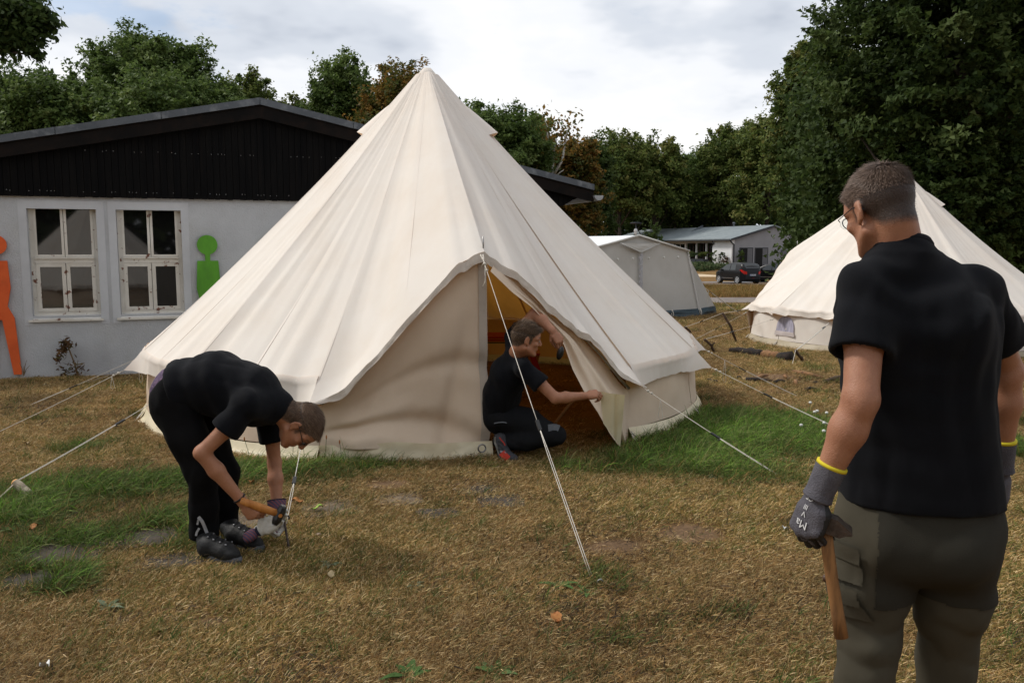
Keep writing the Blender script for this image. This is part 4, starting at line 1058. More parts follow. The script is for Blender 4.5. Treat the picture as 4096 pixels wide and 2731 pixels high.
# ---------------------------------------------------------------- guy ropes
def rope(a, b, label, group='guy ropes of the tents', rad=.0025, slider=.55, split=None, loop=None, m=None, knot=0.03, name='guy_rope'):
    a, b = np.asarray(a, float), np.asarray(b, float)
    root = thing(name, label, 'guy rope', b, group)
    L = np.linalg.norm(a - b); n = 14; t = np.linspace(0, 1, n)[:, None]
    path = a * (1 - t) + b * t; path[:, 2] -= .012 * L * np.sin(t[:, 0] * math.pi) * .6
    sp_ = split if split is not None else slider
    if sp_ is None: obj('cord', MB().tube(path, rad, 6), m or M_ROPE, root, smooth=True)
    else:
        k = max(2, int(sp_ * n))
        mb = MB().tube(path[:k + 1], rad, 6)
        off = np.array((.0055, 0, 0))
        mb.tube(np.concatenate([path[k:k + 1], path[k + 1:] + off]), rad * .85, 6).tube(np.concatenate([path[k:k + 1], path[k + 1:] - off]), rad * .85, 6)
        obj('cord', mb, m or M_ROPE, root, smooth=True)
        d = (b - a) / L
        p = path[k]
        rot = np.array(Vector(d).to_track_quat('X', 'Z').to_matrix())
        sb = MB().box(p, (.085, .022, .010), rot).tube([p + d * .03, p + d * .045 + np.array((0, 0, -.012)), p + d * .02 + np.array((0, 0, -.02))], .004, 5)
        obj('slider', sb, M_BLACKP, root)
    if knot: obj('knot', MB().ell(a + (b - a) * knot, (.014, .011, .011), nu=8, nv=6).ell(a + (b - a) * (knot + .03), (.011, .010, .010), nu=8, nv=6), m or M_ROPE, root, smooth=True)
    if loop is not None:
        p = a + (b - a) * loop[0]; h = loop[1]
        obj('spare_loop', MB().tube([p, p + (.012, 0, -h * .5), p + (.02, 0, -h * .9), p + (0, 0, -h), p + (-.016, 0, -h * .85), p + (-.006, 0, -h * .3), p], rad * .8, 5), m or M_ROPE, root, smooth=True)
    return root
def guy_pt(k): return bell.roof(np.array([bell.guys[k]]), np.array([1.0]))[0]
er, ez = bell.edge(np.array([0.0]))
tipp = P(1930, 1030, 6.26)
pegD = G(2372, 2325)
rope(tipp, pegD, 'white door guy rope running from the hood tip to the ground in front', slider=.62, loop=None)
r0 = thing('loose_cord', 'frayed loose cord dangling from the hood tip above the door', 'cord', tipp)
obj('cord', MB().tube([P(1922, 1018, 6.30), P(1936, 1052, 6.25)], .005, 5).tube([P(1932, 1018, 6.30), P(1938, 1052, 6.25)], .005, 5).tube([P(1938, 1050, 6.25), P(1942, 1110, 6.24), P(1940, 1130, 6.24), P(1930, 1150, 6.24)], .004, 5), M_ROPE, r0, smooth=True)
obj('frayed_end', MB().tube([P(1938, 1050, 6.25), P(1929, 1060, 6.25), P(1927, 1068, 6.25)], .003, 4).tube([P(1938, 1050, 6.25), P(1946, 1056, 6.24), P(1950, 1068, 6.24), P(1955, 1078, 6.24)], .003, 4).tube([P(1942, 1070, 6.24), P(1945, 1090, 6.24), P(1947, 1105, 6.24)], .003, 4), M_ROPED, r0, smooth=True)
# small steel peg where the door rope meets the turf
def steel_peg(p, label, group='steel ground pegs', h=.07, lean=(.2, -.3)):
    root = thing('ground_peg', label, 'peg', p, group)
    p = np.asarray(p, float); top = p + np.array((lean[0] * h, lean[1] * h, h))
    obj('shaft', MB().tube([p - (top - p) * 1.5, top, top + (.012, 0, .006), top + (.022, 0, -.006)], .0045, 6), M_STEEL, root, smooth=True)
    return root
steel_peg(G(2385, 2348), 'steel peg head at the foot of the door guy rope', h=.04)
gR0, gR1, gR2 = guy_pt(0), guy_pt(1), guy_pt(2)
rope(gR0, G(3150, 1922), 'guy rope from the right hood corner ending in dry grass', slider=.55, loop=(.13, .17), m=None)
steel_peg(G(3152, 1924), 'steel peg where the right hood corner guy rope ends', h=.03)
rope(gR1, G(3480, 1770), 'guy rope of the right wall corner running behind the standing man', slider=.42, loop=(.12, .0001))
rope(gR2, G(3205, 1592), 'upper guy rope of the right eave with a hanging loop', slider=.42, loop=(.20, .26))
gL0, gL1, gL2, gL3 = guy_pt(12), guy_pt(11), guy_pt(10), guy_pt(9)
hold = P(1142, 2092, 4.40)
rope(gL0, hold, 'guy rope from the left hood corner to the peg being hammered', slider=.66)
rope(gL1, P(62, 1926, 5.20), 'guy rope from behind the bending man to the birch stake', slider=.42)
rope(gL2, P(-260, 1845, 6.5), 'middle guy rope on the left leaving the picture, with a hanging end', slider=.82, loop=(.07, .12))
rope(gL3, P(-240, 1765, 8.0), 'far guy rope on the left with black slider, in front of the white wall', slider=.36, loop=(.05, .28))
rope(guy_pt(8), P(-300, 1720, 10.5), 'rearmost thin guy rope on the left close to the wall', slider=None, m=M_ROPED, rad=.003)
# birch stake
root = thing('birch_stake', 'short thick birch log driven slanting into the turf as a stake', 'stake', G(140, 1995))
sb = G(150, 2004); st = P(62, 1930, 5.20)
ax = (st - sb) / np.linalg.norm(st - sb)
obj('log', MB().tube([sb - ax * .1, sb + (st - sb) * .3, sb + (st - sb) * .7, st], [.027, .029, .028, .029], 14), mat('birch_log', (0.42, 0.36, 0.27), (0.26, 0.21, 0.15), 14, .85, .5, 50, c3=(.03, .025, .02), s3=16, amt3=.8), root, smooth=False)
obj('split_top', MB().tube([st, st + ax * .012], [.028, .022], 14), mat('fresh_wood', (0.62, 0.32, 0.12), (0.5, 0.24, 0.08), 40), root)
rope(st, G(-140, 2110), 'short tail of rope below the birch stake at the left edge', slider=None, m=M_ROPED, knot=0, rad=.004)

# ---------------------------------------------------------------- right bell tent
b2 = Bell((6.83, 14.6), 2.50, 2.88, .62, 2.67, .50, R(150), R(24), 1.80, 1.66, 12, 9)
tent2 = b2.build('bell_tent', 'second cream bell tent with small mesh window behind the standing man', vents=(R(-20), R(90)), nv=44, nu=11, skirt=M_KHAKI, wallm=M_CANVAS)
# closed door at the far side
Wq, Hq2 = np.meshgrid(np.linspace(-1, 1, 30), np.linspace(0, 1, 16))
er, ez = b2.edge(Wq); a = b2.ud + Wq * b2.half
rb = b2.Rw; rr = rb + (er - .06 - rb) * Hq2
obj('door_panel', MB().grid(np.stack([b2.c[0] + rr * np.cos(a), b2.c[1] + rr * np.sin(a), b2.g0 + (ez - .02) * Hq2], -1)), M_CANVASO, tent2, smooth=True)
def g2(k): return b2.roof(np.array([b2.guys[k]]), np.array([1.0]))[0]
# mesh window with hanging plastic
M_MESH = mat('grey_window_plastic', S((176, 172, 188)), S((140, 138, 152)), 9, .25, .4, 14, stretch=(3, 3, .5), c3=S((205, 202, 214)), s3=20, spec=.5)
uw = R(-157)
def b2w(du, h, o=.012): return b2.wall_pt(np.array(uw + du), np.array(h), o)
th = np.linspace(0, math.pi, 15)
pts = [b2w(-.085, .36)] + [b2w(-.085 + .17 * (1 - math.cos(t)) / 2, .40 + .42 * math.sin(t) ** .7) for t in th] + [b2w(.085, .36)]
wo = obj('window', MB().prism(pts, np.array((math.cos(uw), math.sin(uw), 0)) * .004), M_MESH, tent2)
obj('window_flap', MB().prism([b2w(-.092, .30, .02), b2w(.095, .30, .02), b2w(.09, .42, .024), b2w(-.088, .42, .024)], np.array((math.cos(uw), math.sin(uw), 0)) * .004), mat('pale_plastic', S((200, 190, 188)), S((186, 176, 172)), 8, .4), wo)
stake_px = [((2890, 1252), (2946, 1370), 'tall crooked forked stick holding the ropes between the two rear tents', .022), ((2740, 1307), (2767, 1346), 'short dark stake between the grey tent and the big tent', .022), ((2818, 1357), (2859, 1412), 'knotty short stake in front of the second tent', .022), ((3182, 1402), (3212, 1450), 'dark slanting stake close to the standing man elbow', .024)]
M_STICK = mat('dark_stick', S((84, 66, 52)), S((58, 46, 38)), 12, .9, .6, 40)
tops = []
for (tp, bt_, lab, rr) in stake_px:
    b_ = G(*bt_); t_ = P(tp[0], tp[1], b_[1] - .12); tops.append(t_)
    root = thing('wooden_stake', lab, 'stake', b_, 'wooden tent stakes')
    md = (b_ + t_) / 2 + np.array((.03 if rr < .024 else 0, 0, 0.01))
    mb = MB().tube([b_ - (t_ - b_) * .1, b_ * .6 + t_ * .4 + (.02, 0, 0), md, t_], [rr * .8, rr, rr * .9, rr * .95], 8)
    if 'knotty' in lab: mb.tube([md, md + (.05, 0, .05)], [rr * .7, rr * .4], 6)
    obj('stick', mb, M_STICK, root, smooth=True)
def g2at(px, py, d): return P(px, py, d)
rope(P(2996, 1235, 14.5), tops[0], 'upper rope of the second tent tied to the tall forked stick', slider=.4)
rope(P(2990, 1247, 14.3), G(2770, 1362), 'lower rope of the second tent running past the forked stick to the turf', slider=.55)
rope(tops[0], P(2740, 1308, tops[1][1]), 'thin rope from the forked stick to the short dark stake', slider=.5, rad=.004, knot=0)
rope(P(3098, 1275, 13.2), tops[2], 'long rope from the second tent window bay to the knotty stake', slider=.62)
rope(tops[2], G(2790, 1402), 'short tail of rope below the knotty stake', slider=None, rad=.004, knot=0)
rope(P(3315, 1293, 12.2), tops[3], 'thick white rope from the second tent eave to the dark slanting stake', slider=.12, rad=.0055)
rope(tops[3], G(3168, 1462), 'rope tail hanging from the dark slanting stake', slider=None, rad=.004, knot=0)
rope(P(4062, 1344, 12.0), P(4230, 1402, 10.8), 'short piece of guy rope right of the standing man sleeve', slider=None, knot=0)

# ---------------------------------------------------------------- third bell tent, seen mirrored in the window panes
q = P(372, 1000, 25.0); q = q - 2 * ((q - BO) @ BN) * BN
b3 = Bell((q[0], q[1]), 2.72, 3.1, .62, 2.92, .50, R(-60), R(24), 2.4, 1.5, 12, 15)
b3.build('bell_tent', 'bell tent standing behind the photographer, mirrored in the window panes', vents=(), nv=20, nu=5, skirt=M_KHAKI)
# ---------------------------------------------------------------- grey frame tent
M_GREYT = cloth_translucent('grey_tent_cotton', S((194, 192, 187)), (0.25, 0.24, 0.22), S((182, 179, 172)), .08, scale=1.4, bump=.15)
M_WHITET = cloth_translucent('white_tent_roof', S((226, 228, 230)), (0.3, 0.3, 0.3), S((214, 216, 218)), .08)
M_TEAL = mat('teal_plastic_skirt', S((68, 84, 92)), S((54, 68, 76)), 4, .45, .5, 10)
gp = np.array((.8, .6, 0)); rd = np.array((-.6, .8, 0))
GO = P(2555, 1250, 19.6); GO[2] = float(gz(GO[0], GO[1]))
def gpt(a, b, z): return GO + gp * a + rd * b + np.array((0, 0, z))
ZR_ = P(2555, 945, 19.6)[2] - GO[2]; ZE_ = 1.60
froot = thing('frame_tent', 'grey house shaped frame tent with white roof and teal ground skirt', 'tent', GO)
ae, ab = 1.75, 2.12; LT = 4.2
def facegrid(c00, c10, c01, c11, n=14, m=14, amp=.02, seed=0):
    g = []
    for a in np.linspace(0, 1, n):
        row = []
        for b_ in np.linspace(0, 1, m):
            row.append((np.asarray(c00) * (1 - a) + np.asarray(c10) * a) * (1 - b_) + (np.asarray(c01) * (1 - a) + np.asarray(c11) * a) * b_)
        g.append(row)
    g = np.array(g)
    nrm = np.cross(np.asarray(c10) - np.asarray(c00), np.asarray(c01) - np.asarray(c00)); nrm /= np.linalg.norm(nrm)
    w = fbm(np.stack([*np.meshgrid(np.linspace(0, 3, m), np.linspace(0, 3, n)), np.zeros((n, m))], -1), seed, 3)
    e = np.sin(np.linspace(0, math.pi, n))[:, None] * np.sin(np.linspace(0, math.pi, m))[None]
    return g + nrm * (amp * w * e)[..., None]
hz = .13
for sg in (-1, 1):
    obj('gable_panel', MB().grid(facegrid(gpt(0, 0, hz), gpt(sg * ab, -.0, hz), gpt(0, .1, ZR_), gpt(sg * ae, .1, ZE_), seed=3 + sg, amp=.05)), M_GREYT, froot, smooth=True)
    obj('roof_panel', MB().grid(facegrid(gpt(0, 0.06, ZR_ + .02), gpt(sg * (ae + .03), .06, ZE_ + .01), gpt(0, LT, ZR_ + .02), gpt(sg * (ae + .03), LT, ZE_ + .01), amp=-.05, seed=8)), M_WHITET, froot, smooth=True)
    obj('side_panel', MB().grid(facegrid(gpt(sg * ab, 0, hz), gpt(sg * (ab + 1.15), .4, hz), gpt(sg * ae, .1, ZE_), gpt(sg * ae, .12, ZE_ - .01), seed=12)), M_GREYT, froot, smooth=True)
    obj('side_panel', MB().grid(facegrid(gpt(sg * (ab + 1.15), .4, hz), gpt(sg * (ab + .8), LT, hz), gpt(sg * ae, .12, ZE_), gpt(sg * ae, LT, ZE_), seed=13)), M_GREYT, froot, smooth=True)
    obj('ground_skirt', MB().grid(facegrid(gpt(0, -.02, hz + .03), gpt(sg * ab, -.02, hz + .03), gpt(0, -.08, -.02), gpt(sg * (ab + .03), -.08, -.02), amp=.16, seed=20)), M_TEAL, froot, smooth=True)
    obj('ground_skirt', MB().grid(facegrid(gpt(sg * ab, -.02, hz + .03), gpt(sg * (ab + 1.16), .4, hz + .03), gpt(sg * (ab + .03), -.08, -.02), gpt(sg * (ab + 1.22), .4, -.02), amp=.12, seed=21)), M_TEAL, froot, smooth=True)
    obj('roof_piping', MB().tube([gpt(0, .03, ZR_ + .02), gpt(sg * (ae + .03), .03, ZE_ + .01)], .025, 6), mat('pale_piping', S((200, 198, 192))), froot, smooth=True)
    n = 22; zp = MB()
    p0, p1 = gpt(sg * ae, .05, ZE_), gpt(sg * ab, -.04, hz)
    if sg > 0:
        for k in range(n): zp.box(p0 + (p1 - p0) * (k + .5) / n, (.035, .02, .05 + .02 * (k % 2)))
        obj('zip', zp, mat('grey_zip', S((196, 194, 190))), froot)
mb = MB(); p0, p1 = gpt(.02, -.03, ZR_ - .38), gpt(.02, -.05, hz)
for k in range(30): mb.box(p0 + (p1 - p0) * (k + .5) / 30 + np.array((.012 * math.sin(k * 2.2), 0, 0)), (.05 + .02 * (k % 3), .02, .045))
obj('zip', mb, mat('silver_zip', S((190, 190, 194)), S((150, 150, 156)), 30), froot)
g = facegrid(gpt(-.62, -.015, ZR_ - .16), gpt(.62, -.015, ZR_ - .16), gpt(-.06, -.03, ZR_ - .36), gpt(.06, -.03, ZR_ - .36), amp=.03, seed=31)
obj('gable_gusset', MB().grid(g).tube([gpt(-.66, -.03, ZR_ - .17), gpt(0, -.045, ZR_ - .38), gpt(.66, -.03, ZR_ - .17)], .014, 5), M_GREYT, froot, smooth=True)
mb = MB()
for a in (-1.3, -.75, -.25, .28, .8, 1.3): mb.ell(gpt(a, -.03, ZR_ - .52 + .02 * a), (.03, .03, .03), nu=8, nv=6)
obj('hook', mb, mat('white_hook', S((210, 208, 202))), froot, smooth=True)
mb = MB()
for a in (-.9, .3, 1.1, ab + .02): 
    q = gpt(a, -.06, hz); mb.tube([q + (0, 0, .05), q + (.03, -.03, -.06), q + (.01, -.04, -.17), q + (-.02, -.03, -.06), q + (0, 0, .05)], .010, 5)
obj('peg_loop', mb, M_ROPE, froot, smooth=True)
sr = P(2818, 1150, 20.9)
rope(sr, G(2965, 1258), 'pair of guy ropes at the right side of the grey frame tent', slider=.22, split=.2, rad=.007, loop=(.1, .35), name='guy_rope')

# ---------------------------------------------------------------- logs and sticks on the turf
M_CHAR = mat('charred_log', (0.012, 0.010, 0.009), (0.035, 0.025, 0.02), 7, .9, .8, 25)
M_PALEW = mat('weathered_inner_wood', S((150, 112, 76)), S((104, 74, 50)), 5, .85, .6, 30, stretch=(1, 4, 4), c3=(.02, .016, .014), s3=6, amt3=.6)
a, b_ = G(2925, 1412), G(3168, 1448)
root = thing('burnt_log', 'long half charred log lying in front of the second tent', 'log', (a + b_) / 2)
r_ = np.random.default_rng(8); n = 16; t = np.linspace(0, 1, n)[:, None]
path = a * (1 - t) + b_ * t + np.array((0, 0, .055)) + r_.normal(0, .01, (n, 3)); rad = np.linspace(.045, .085, n) * r_.uniform(.85, 1.15, n)
obj('charred_part', MB().tube(path[:9], rad[:9], 10).tube(path[12:], rad[12:] * 1.15, 10), M_CHAR, root, smooth=True)
obj('bare_wood', MB().tube(path[8:13] - (0, 0, .006), rad[8:13] * .95, 10), M_PALEW, root, smooth=True)
for (p0, p1, rr, m, lab) in [((3172, 1493), (3290, 1518), .03, M_PALEW, 'longest bare stick on the ash patch near the standing man'), ((2982, 1525), (3085, 1532), .028, M_CHAR, 'dark forked stick left on the burnt patch'), ((3022, 1522), (3070, 1508), .026, M_PALEW, 'reddish split stick crossing the dark forked stick'), ((3098, 1537), (3138, 1532), .024, M_CHAR, 'short charred stick in the middle of the scattered wood'),
                              ((3138, 1508), (3145, 1518), .022, M_PALEW, 'small pale wood chip standing out of the turf'), ((3184, 1530), (3186, 1544), .026, M_PALEW, 'short thick wood chip right of the charred stick'), ((3300, 1535), (3385, 1512), .03, M_STICK, 'curved dark branch beside the standing man arm'), ((3222, 1566), (3265, 1564), .022, M_CHAR, 'small charred chip pile below the scattered sticks')]:
    a, b_ = G(*p0), G(*p1); root = thing('stick', lab, 'stick', (a + b_) / 2, 'scattered firewood on the turf')
    md = (a + b_) / 2 + np.array((0, .03, .03))
    obj('wood', MB().tube([a + (0, 0, .02), md, b_ + (0, 0, .025)], [rr, rr * .95, rr * .6], 7), m, root, smooth=True)
for k, (px, py) in enumerate([(2838, 1526), (2925, 1538), (2955, 1515), (3262, 1536), (2860, 1531)]):
    c = G(px, py); obj_ = obj('charcoal_lump', MB().ell(c + (0, 0, .015), (.04, .03, .025), nu=7, nv=5), M_CHAR, None, origin=c)
    tag(obj_, ('black charcoal lump in the turf, leftmost of five', 'black charcoal lump below the hanging rope loop', 'black charcoal lump nearest the reddish stick', 'black charcoal lump beside the curved dark branch', 'black charcoal crumb next to the leftmost lump')[k], 'charcoal', 'charcoal lumps')

# ---------------------------------------------------------------- inside the big tent
root = thing('striped_bench', 'low table covered with a rainbow striped cloth inside the tent', 'table', (TC[0] + .45, 9.3, 0))
x0, x1, yb, zt_ = -1.3, .1, 8.9, .665
for k, c in enumerate([(.30, .012, .008), (.42, .16, .01), (.30, .02, .01), (.45, .20, .01), (.03, .09, .02)]):
    obj('stripe', MB().box(((x0 + x1) / 2, yb - .03, zt_ - .006 - k * .0135), (x1 - x0, .02, .013)), mat('stripe_cloth', c), root)
obj('tabletop', MB().box(((x0 + x1) / 2, yb + .25, zt_ - .02), (x1 - x0, .5, .04)), mat('red_cloth', (.26, .02, .01)), root)
mb = MB()
for dx in (x0 + .08, x1 - .08):
    for dy in (yb + .05, yb + .45): mb.box((dx, dy, .33), (.05, .05, .66))
obj('leg', mb, M_BLACKP, root)
root = thing('dark_crate', 'dark box under the striped table inside the tent', 'crate', (-.75, 8.7, 0))
obj('box', MB().box((-.78, 8.75, .32), (1.0, .3, .34)), mat('dark_box', (.02, .022, .03)), root); obj('lid', MB().box((-.78, 8.75, .505), (1.04, .34, .03)), mat('dark_lid', (.035, .035, .045)), root)
root = thing('red_chair', 'red folding chair behind the kneeling man inside the tent', 'chair', (.35, 8.4, 0))
M_RED = mat('red_frame', (.30, .012, .012), rough=.4)
rl = lambda pts, d: [P(a, b, d) for a, b in pts]
mb = MB().prism(rl([(2112, 1402), (2132, 1400), (2168, 1492), (2140, 1490)], 8.0), (0, .03, 0)); obj('leg', mb, M_RED, root)
mb = MB().prism(rl([(2105, 1412), (2162, 1414), (2158, 1422), (2105, 1420)], 8.2), (0, .35, 0)); obj('seat', mb, M_RED, root)
mb = MB().prism(rl([(2100, 1420), (2158, 1423), (2152, 1452), (2106, 1452)], 8.25), (0, .02, 0)); obj('side_cloth', mb, mat('orange_cloth', (.40, .16, .02)), root)
mb = MB().prism(rl([(2100, 1440), (2116, 1440), (2090, 1560), (2074, 1560)], 8.35), (0, .03, 0)); obj('leg', mb, M_RED, root)
a, b_ = P(2335, 1545, 6.9), G(2215, 1700)
root = thing('wooden_pole', 'thin wooden pole leaning in the dark doorway behind the arm', 'pole', b_)
obj('stick', MB().tube([P(2370, 1520, 7.0), P(2260, 1640, 6.95), P(2200, 1720, 6.9)], .014, 6), mat('pale_stick', S((150, 112, 70))), root, smooth=True)
# ================================================================ CARS
M_CARB = mat('black_car_paint', (0.004, 0.004, 0.005), rough=.35, spec=.25, coat=.15)
M_CARG = mat('car_glass', (0.02, 0.026, 0.03), rough=.06, spec=.6)
M_TYRE = mat('tyre_rubber', (.012, .012, .012), rough=.9)
M_RIM = mat('alloy_rim', (.55, .56, .58), rough=.35, metal=.7)
M_TAIL = mat('red_tail_lamp', (.55, .02, .015), rough=.15, spec=.7)
M_PLATE = mat('plate_white', (.55, .55, .58), rough=.4); M_EU = mat('plate_blue', (.03, .09, .35))
M_CHROME = mat('bright_trim', (.5, .5, .52), rough=.3, metal=.8)
def car(name, label, pos, heading, L, W, H, estate, wheels, plate=None):
    root = thing(name, label, 'car', pos, 'parked cars')
    h = np.array((math.cos(heading), math.sin(heading), 0)); l = np.array((-h[1], h[0], 0))
    Wd = lambda x, y, z: np.asarray(pos) + np.multiply.outer(x, h) + np.multiply.outer(y, l) + np.multiply.outer(z, np.array((0, 0, 1.0)))
    # outline along the length, x from rear -L/2 to front L/2
    if estate:
        tx = [-.5, -.485, -.44, -.36, -.15, .05, .16, .30, .44, .49, .5]; tz = [.62, .92, 1.22, 1.38, 1.44, 1.43, 1.33, .98, .84, .68, .45]
    else:
        tx = [-.5, -.49, -.465, -.40, -.2, .0, .13, .30, .43, .485, .5]; tz = [.55, .95, 1.22, 1.45, 1.51, 1.49, 1.36, .99, .86, .66, .42]
    tx = np.array(tx) * L; tz = np.array(tz) * H / (1.44 if estate else 1.51)
    belt = .93 if not estate else .88
    xs = np.concatenate([np.linspace(-.5, -.44, 6), np.linspace(-.42, .42, 28), np.linspace(.44, .5, 6)]) * L
    top = np.interp(xs, tx, tz)
    hw = W / 2 * (1 - .16 * smooth01(.40, .5, np.abs(xs / L)) - .10 * smooth01(.46, .5, np.abs(xs / L)))
    zb = .22 + .12 * smooth01(.42, .5, np.abs(xs / L))
    def side_y(x, z):
        w = np.interp(x, xs, hw); tp = np.interp(x, xs, top)
        t = np.clip((z - belt) / (H - belt), 0, 1)
        lower = 1 - .05 * np.clip((.5 - z) / .3, 0, 1)
        return w * lower - .23 * W / 2 * t ** 1.1
    g = []
    for i, x in enumerate(xs):
        zt = top[i]; b0 = zb[i]; row = []
        zz = [b0, b0 + .06, .42 if .42 < zt else (b0 + zt) / 2, .62 if .62 < zt - .05 else zt - .12, min(belt, zt - .06), None, None]
        for z in zz[:5]: row.append((side_y(x, z), z))
        if zt > belt + .08:
            for f in (.35, .7, .93): z = belt + (zt - belt) * f; row.append((side_y(x, z) , z))
            row.append((side_y(x, zt) - .07, zt)); row.append((side_y(x, zt) * .5, zt + .018)); row.append((0, zt + .025))
        else:
            y0 = side_y(x, zz[4])
            for f, dz in ((.98, .02), (.94, .04), (.86, .055), (.7, .065), (.4, .075), (0, .08)): row.append((y0 * f, zz[4] + dz * (zt - zz[4]) / .08))
        full = [(y, z) for y, z in row] + [(-y, z) for y, z in row[-2::-1]]
        g.append([Wd(x, y, z) for y, z in full])
    g = np.array(g); mb = MB().grid(g)
    n = g.shape[1]; mb.add(g[0], [tuple(range(n))]); mb.add(g[-1], [tuple(range(n))[::-1]])
    obj('body', mb, M_CARB, root, smooth=True)
    obj('underbody', MB().box(Wd(0, 0, .26), (L * .9, W * .86, .14), np.stack([h, l, (0, 0, 1)], 1)), M_TYRE, root)
    def patch(name, poly, m, o=.012, parent=root, sides=(1, -1)):
        for sg in sides:
            v = [Wd(x * L, sg * (side_y(x * L, z) + o), z) for x, z in poly]
            obj(name, MB().prism(v, l * sg * -.02), m, parent)
    if estate:
        wins = [[(.20, .93), (.12, 1.29), (.03, 1.34), (.03, .93)], [(.015, .93), (.015, 1.34), (-.17, 1.34), (-.20, .93)], [(-.22, .93), (-.19, 1.33), (-.33, 1.28), (-.40, .98)]]
    else:
        wins = [[(.235, .98), (.115, 1.35), (-.04, 1.43), (-.05, .98)], [(-.075, .98), (-.065, 1.42), (-.22, 1.40), (-.25, 1.0)]]
    for p in wins: patch('window', [(x, z * H / (1.44 if estate else 1.51)) for x, z in p], M_CARG)
    # windscreen and rear screen
    for nm, xa, xb in (('windscreen', .165, .275), ('rear_window', -.475 if not estate else -.46, -.41 if not estate else -.385)):
        q = []
        for x, f in ((xa, .93), (xb, .93)):
            z = np.interp(x * L, tx, tz); q.append((x * L, (side_y(x * L, z) - .05) * f, z))
        (x0, y0, z0), (x1, y1, z1) = q
        nr = np.array((z1 - z0, 0, -(x1 - x0))); nr = nr / np.linalg.norm(nr); nr = nr if nr[2] > 0 else -nr
        v = [Wd(x0, -y0, z0), Wd(x0, y0, z0), Wd(x1, y1, z1), Wd(x1, -y1, z1)]
        dv = (h * nr[0] + np.array((0, 0, 1)) * nr[2])
        obj(nm, MB().prism([p + dv * .035 for p in v], -dv * .03), M_CARG, root)
    patch('side_trim', [(.22, .40), (.22, .425), (-.16, .425), (-.16, .40)], M_CHROME, .014)
    if estate:
        for sg in (1, -1): obj('roof_rail', MB().tube([Wd(x * L, sg * .55, np.interp(x * L, tx, tz) + .05) for x in (.08, 0, -.2, -.36)], .016, 6), M_CARB, root)
    for sg in (1, -1):
        obj('mirror', MB().ell(Wd(.20 * L, sg * (W / 2 + .07), 1.0), (.09, .09, .07), nu=8, nv=6), M_CARB, root, smooth=True)
        # tail lamp wraps the corner
        zz = [(.80, 1.02)] if not estate else [(.76, .93)]
        a, b_ = zz[0]
        xr = -.49 * L
        pts = [(xr + .30, a + .16, b_ + .02), (xr + .12, a + .02, b_ + .0), (xr - .0, a - .10, b_ - .10)]
        v = []
        for x, za, zb_ in pts: v.append((Wd(x, sg * (side_y(x, .9) + .012), zb_), Wd(x, sg * (side_y(x, .9) + .012), za)))
        v.append((Wd(-.5 * L - .01, sg * (side_y(-.5 * L, .9) - .14), b_ - .14), Wd(-.5 * L - .01, sg * (side_y(-.5 * L, .9) - .14), a - .10)))
        obj('tail_lamp', MB().grid(np.array(v)), M_TAIL, root)
        v = [Wd(.42 * L, sg * (side_y(.42 * L, .7) + .01), .62), Wd(.42 * L, sg * (side_y(.42 * L, .7) + .01), .78), Wd(.30 * L, sg * (side_y(.30 * L, .8) + .01), .86), Wd(.34 * L, sg * (side_y(.34 * L, .7) + .01), .70)]
        obj('headlight', MB().prism(v, -l * sg * .02), M_CARG, root)
    a = -.5 * L - .02
    if plate:
        pl_ = obj('number_plate', MB().prism([Wd(a, -.26, .60), Wd(a, .26, .60), Wd(a, .26, .71), Wd(a, -.26, .71)], h * .012), M_PLATE, root)
        obj('plate_band', MB().prism([Wd(a - .003, .26, .60), Wd(a - .003, .225, .60), Wd(a - .003, .225, .71), Wd(a - .003, .26, .71)], h * .002), M_EU, pl_)
        cu = bpy.data.curves.new('plate_text', 'FONT'); cu.body = plate; cu.size = .105; cu.align_x = 'CENTER'; cu.align_y = 'CENTER'
        tq = bpy.data.objects.new('plate_tmp', cu); COL.objects.link(tq); me = bpy.data.meshes.new_from_object(tq.evaluated_get(bpy.context.evaluated_depsgraph_get())); bpy.data.objects.remove(tq)
        me.materials.clear(); me.materials.append(M_BLACKP); to = bpy.data.objects.new('plate_text', me); COL.objects.link(to); to.parent = pl_
        mt = Matrix((( -l[0], 0, -h[0]), (-l[1], 0, -h[1]), (0, 1, 0))).to_4x4()
        to.matrix_local = Matrix.Translation(Vector(Wd(a - .006, -.02, .655) - rootloc(root))) @ mt
    obj('reflector', MB().prism([Wd(a, -.12, .42), Wd(a, .06, .42), Wd(a, .06, .46), Wd(a, -.12, .46)], h * .01), mat('dark_red', (.15, .01, .01)), root)
    rw = .30 if not estate else .32
    for wx in wheels:
        for sg in (1, -1):
            c = Wd(wx * L, sg * (W / 2 - .10), rw); ax = l * sg
            wo = obj('wheel', MB().tube([c - ax * .10, c + ax * .085, c + ax * .10, c + ax * .101], [rw, rw, rw * .93, rw * .70], 24), M_TYRE, root)
            a = np.arange(24) * 2 * math.pi / 24
            arch = [Wd(wx * L + (rw + .05) * math.cos(t), 0, 0) + l * sg * (float(side_y(wx * L, .5)) + .006) + np.array((0, 0, max(rw + (rw + .05) * math.sin(t), .2))) for t in a]
            obj('wheel_arch', MB().prism(arch, -l * sg * .03), M_TYRE, root)
            sp_ = MB()
            for k in range(6):
                t = k * math.pi / 3 + .3
                u_ = np.array((0, 0, 1)) * math.sin(t) + h * math.cos(t); v_ = np.cross(u_, ax)
                sp_.prism([c + ax * .125 + u_ * .03 + v_ * .03, c + ax * .125 + u_ * rw * .68 + v_ * .045, c + ax * .125 + u_ * rw * .68 - v_ * .045, c + ax * .125 + u_ * .03 - v_ * .03], -ax * .03)
            rr = [c + ax * .12 + (h * math.cos(t) + np.array((0, 0, 1)) * math.sin(t)) * rw * .68 for t in np.linspace(0, 2 * math.pi, 25)]
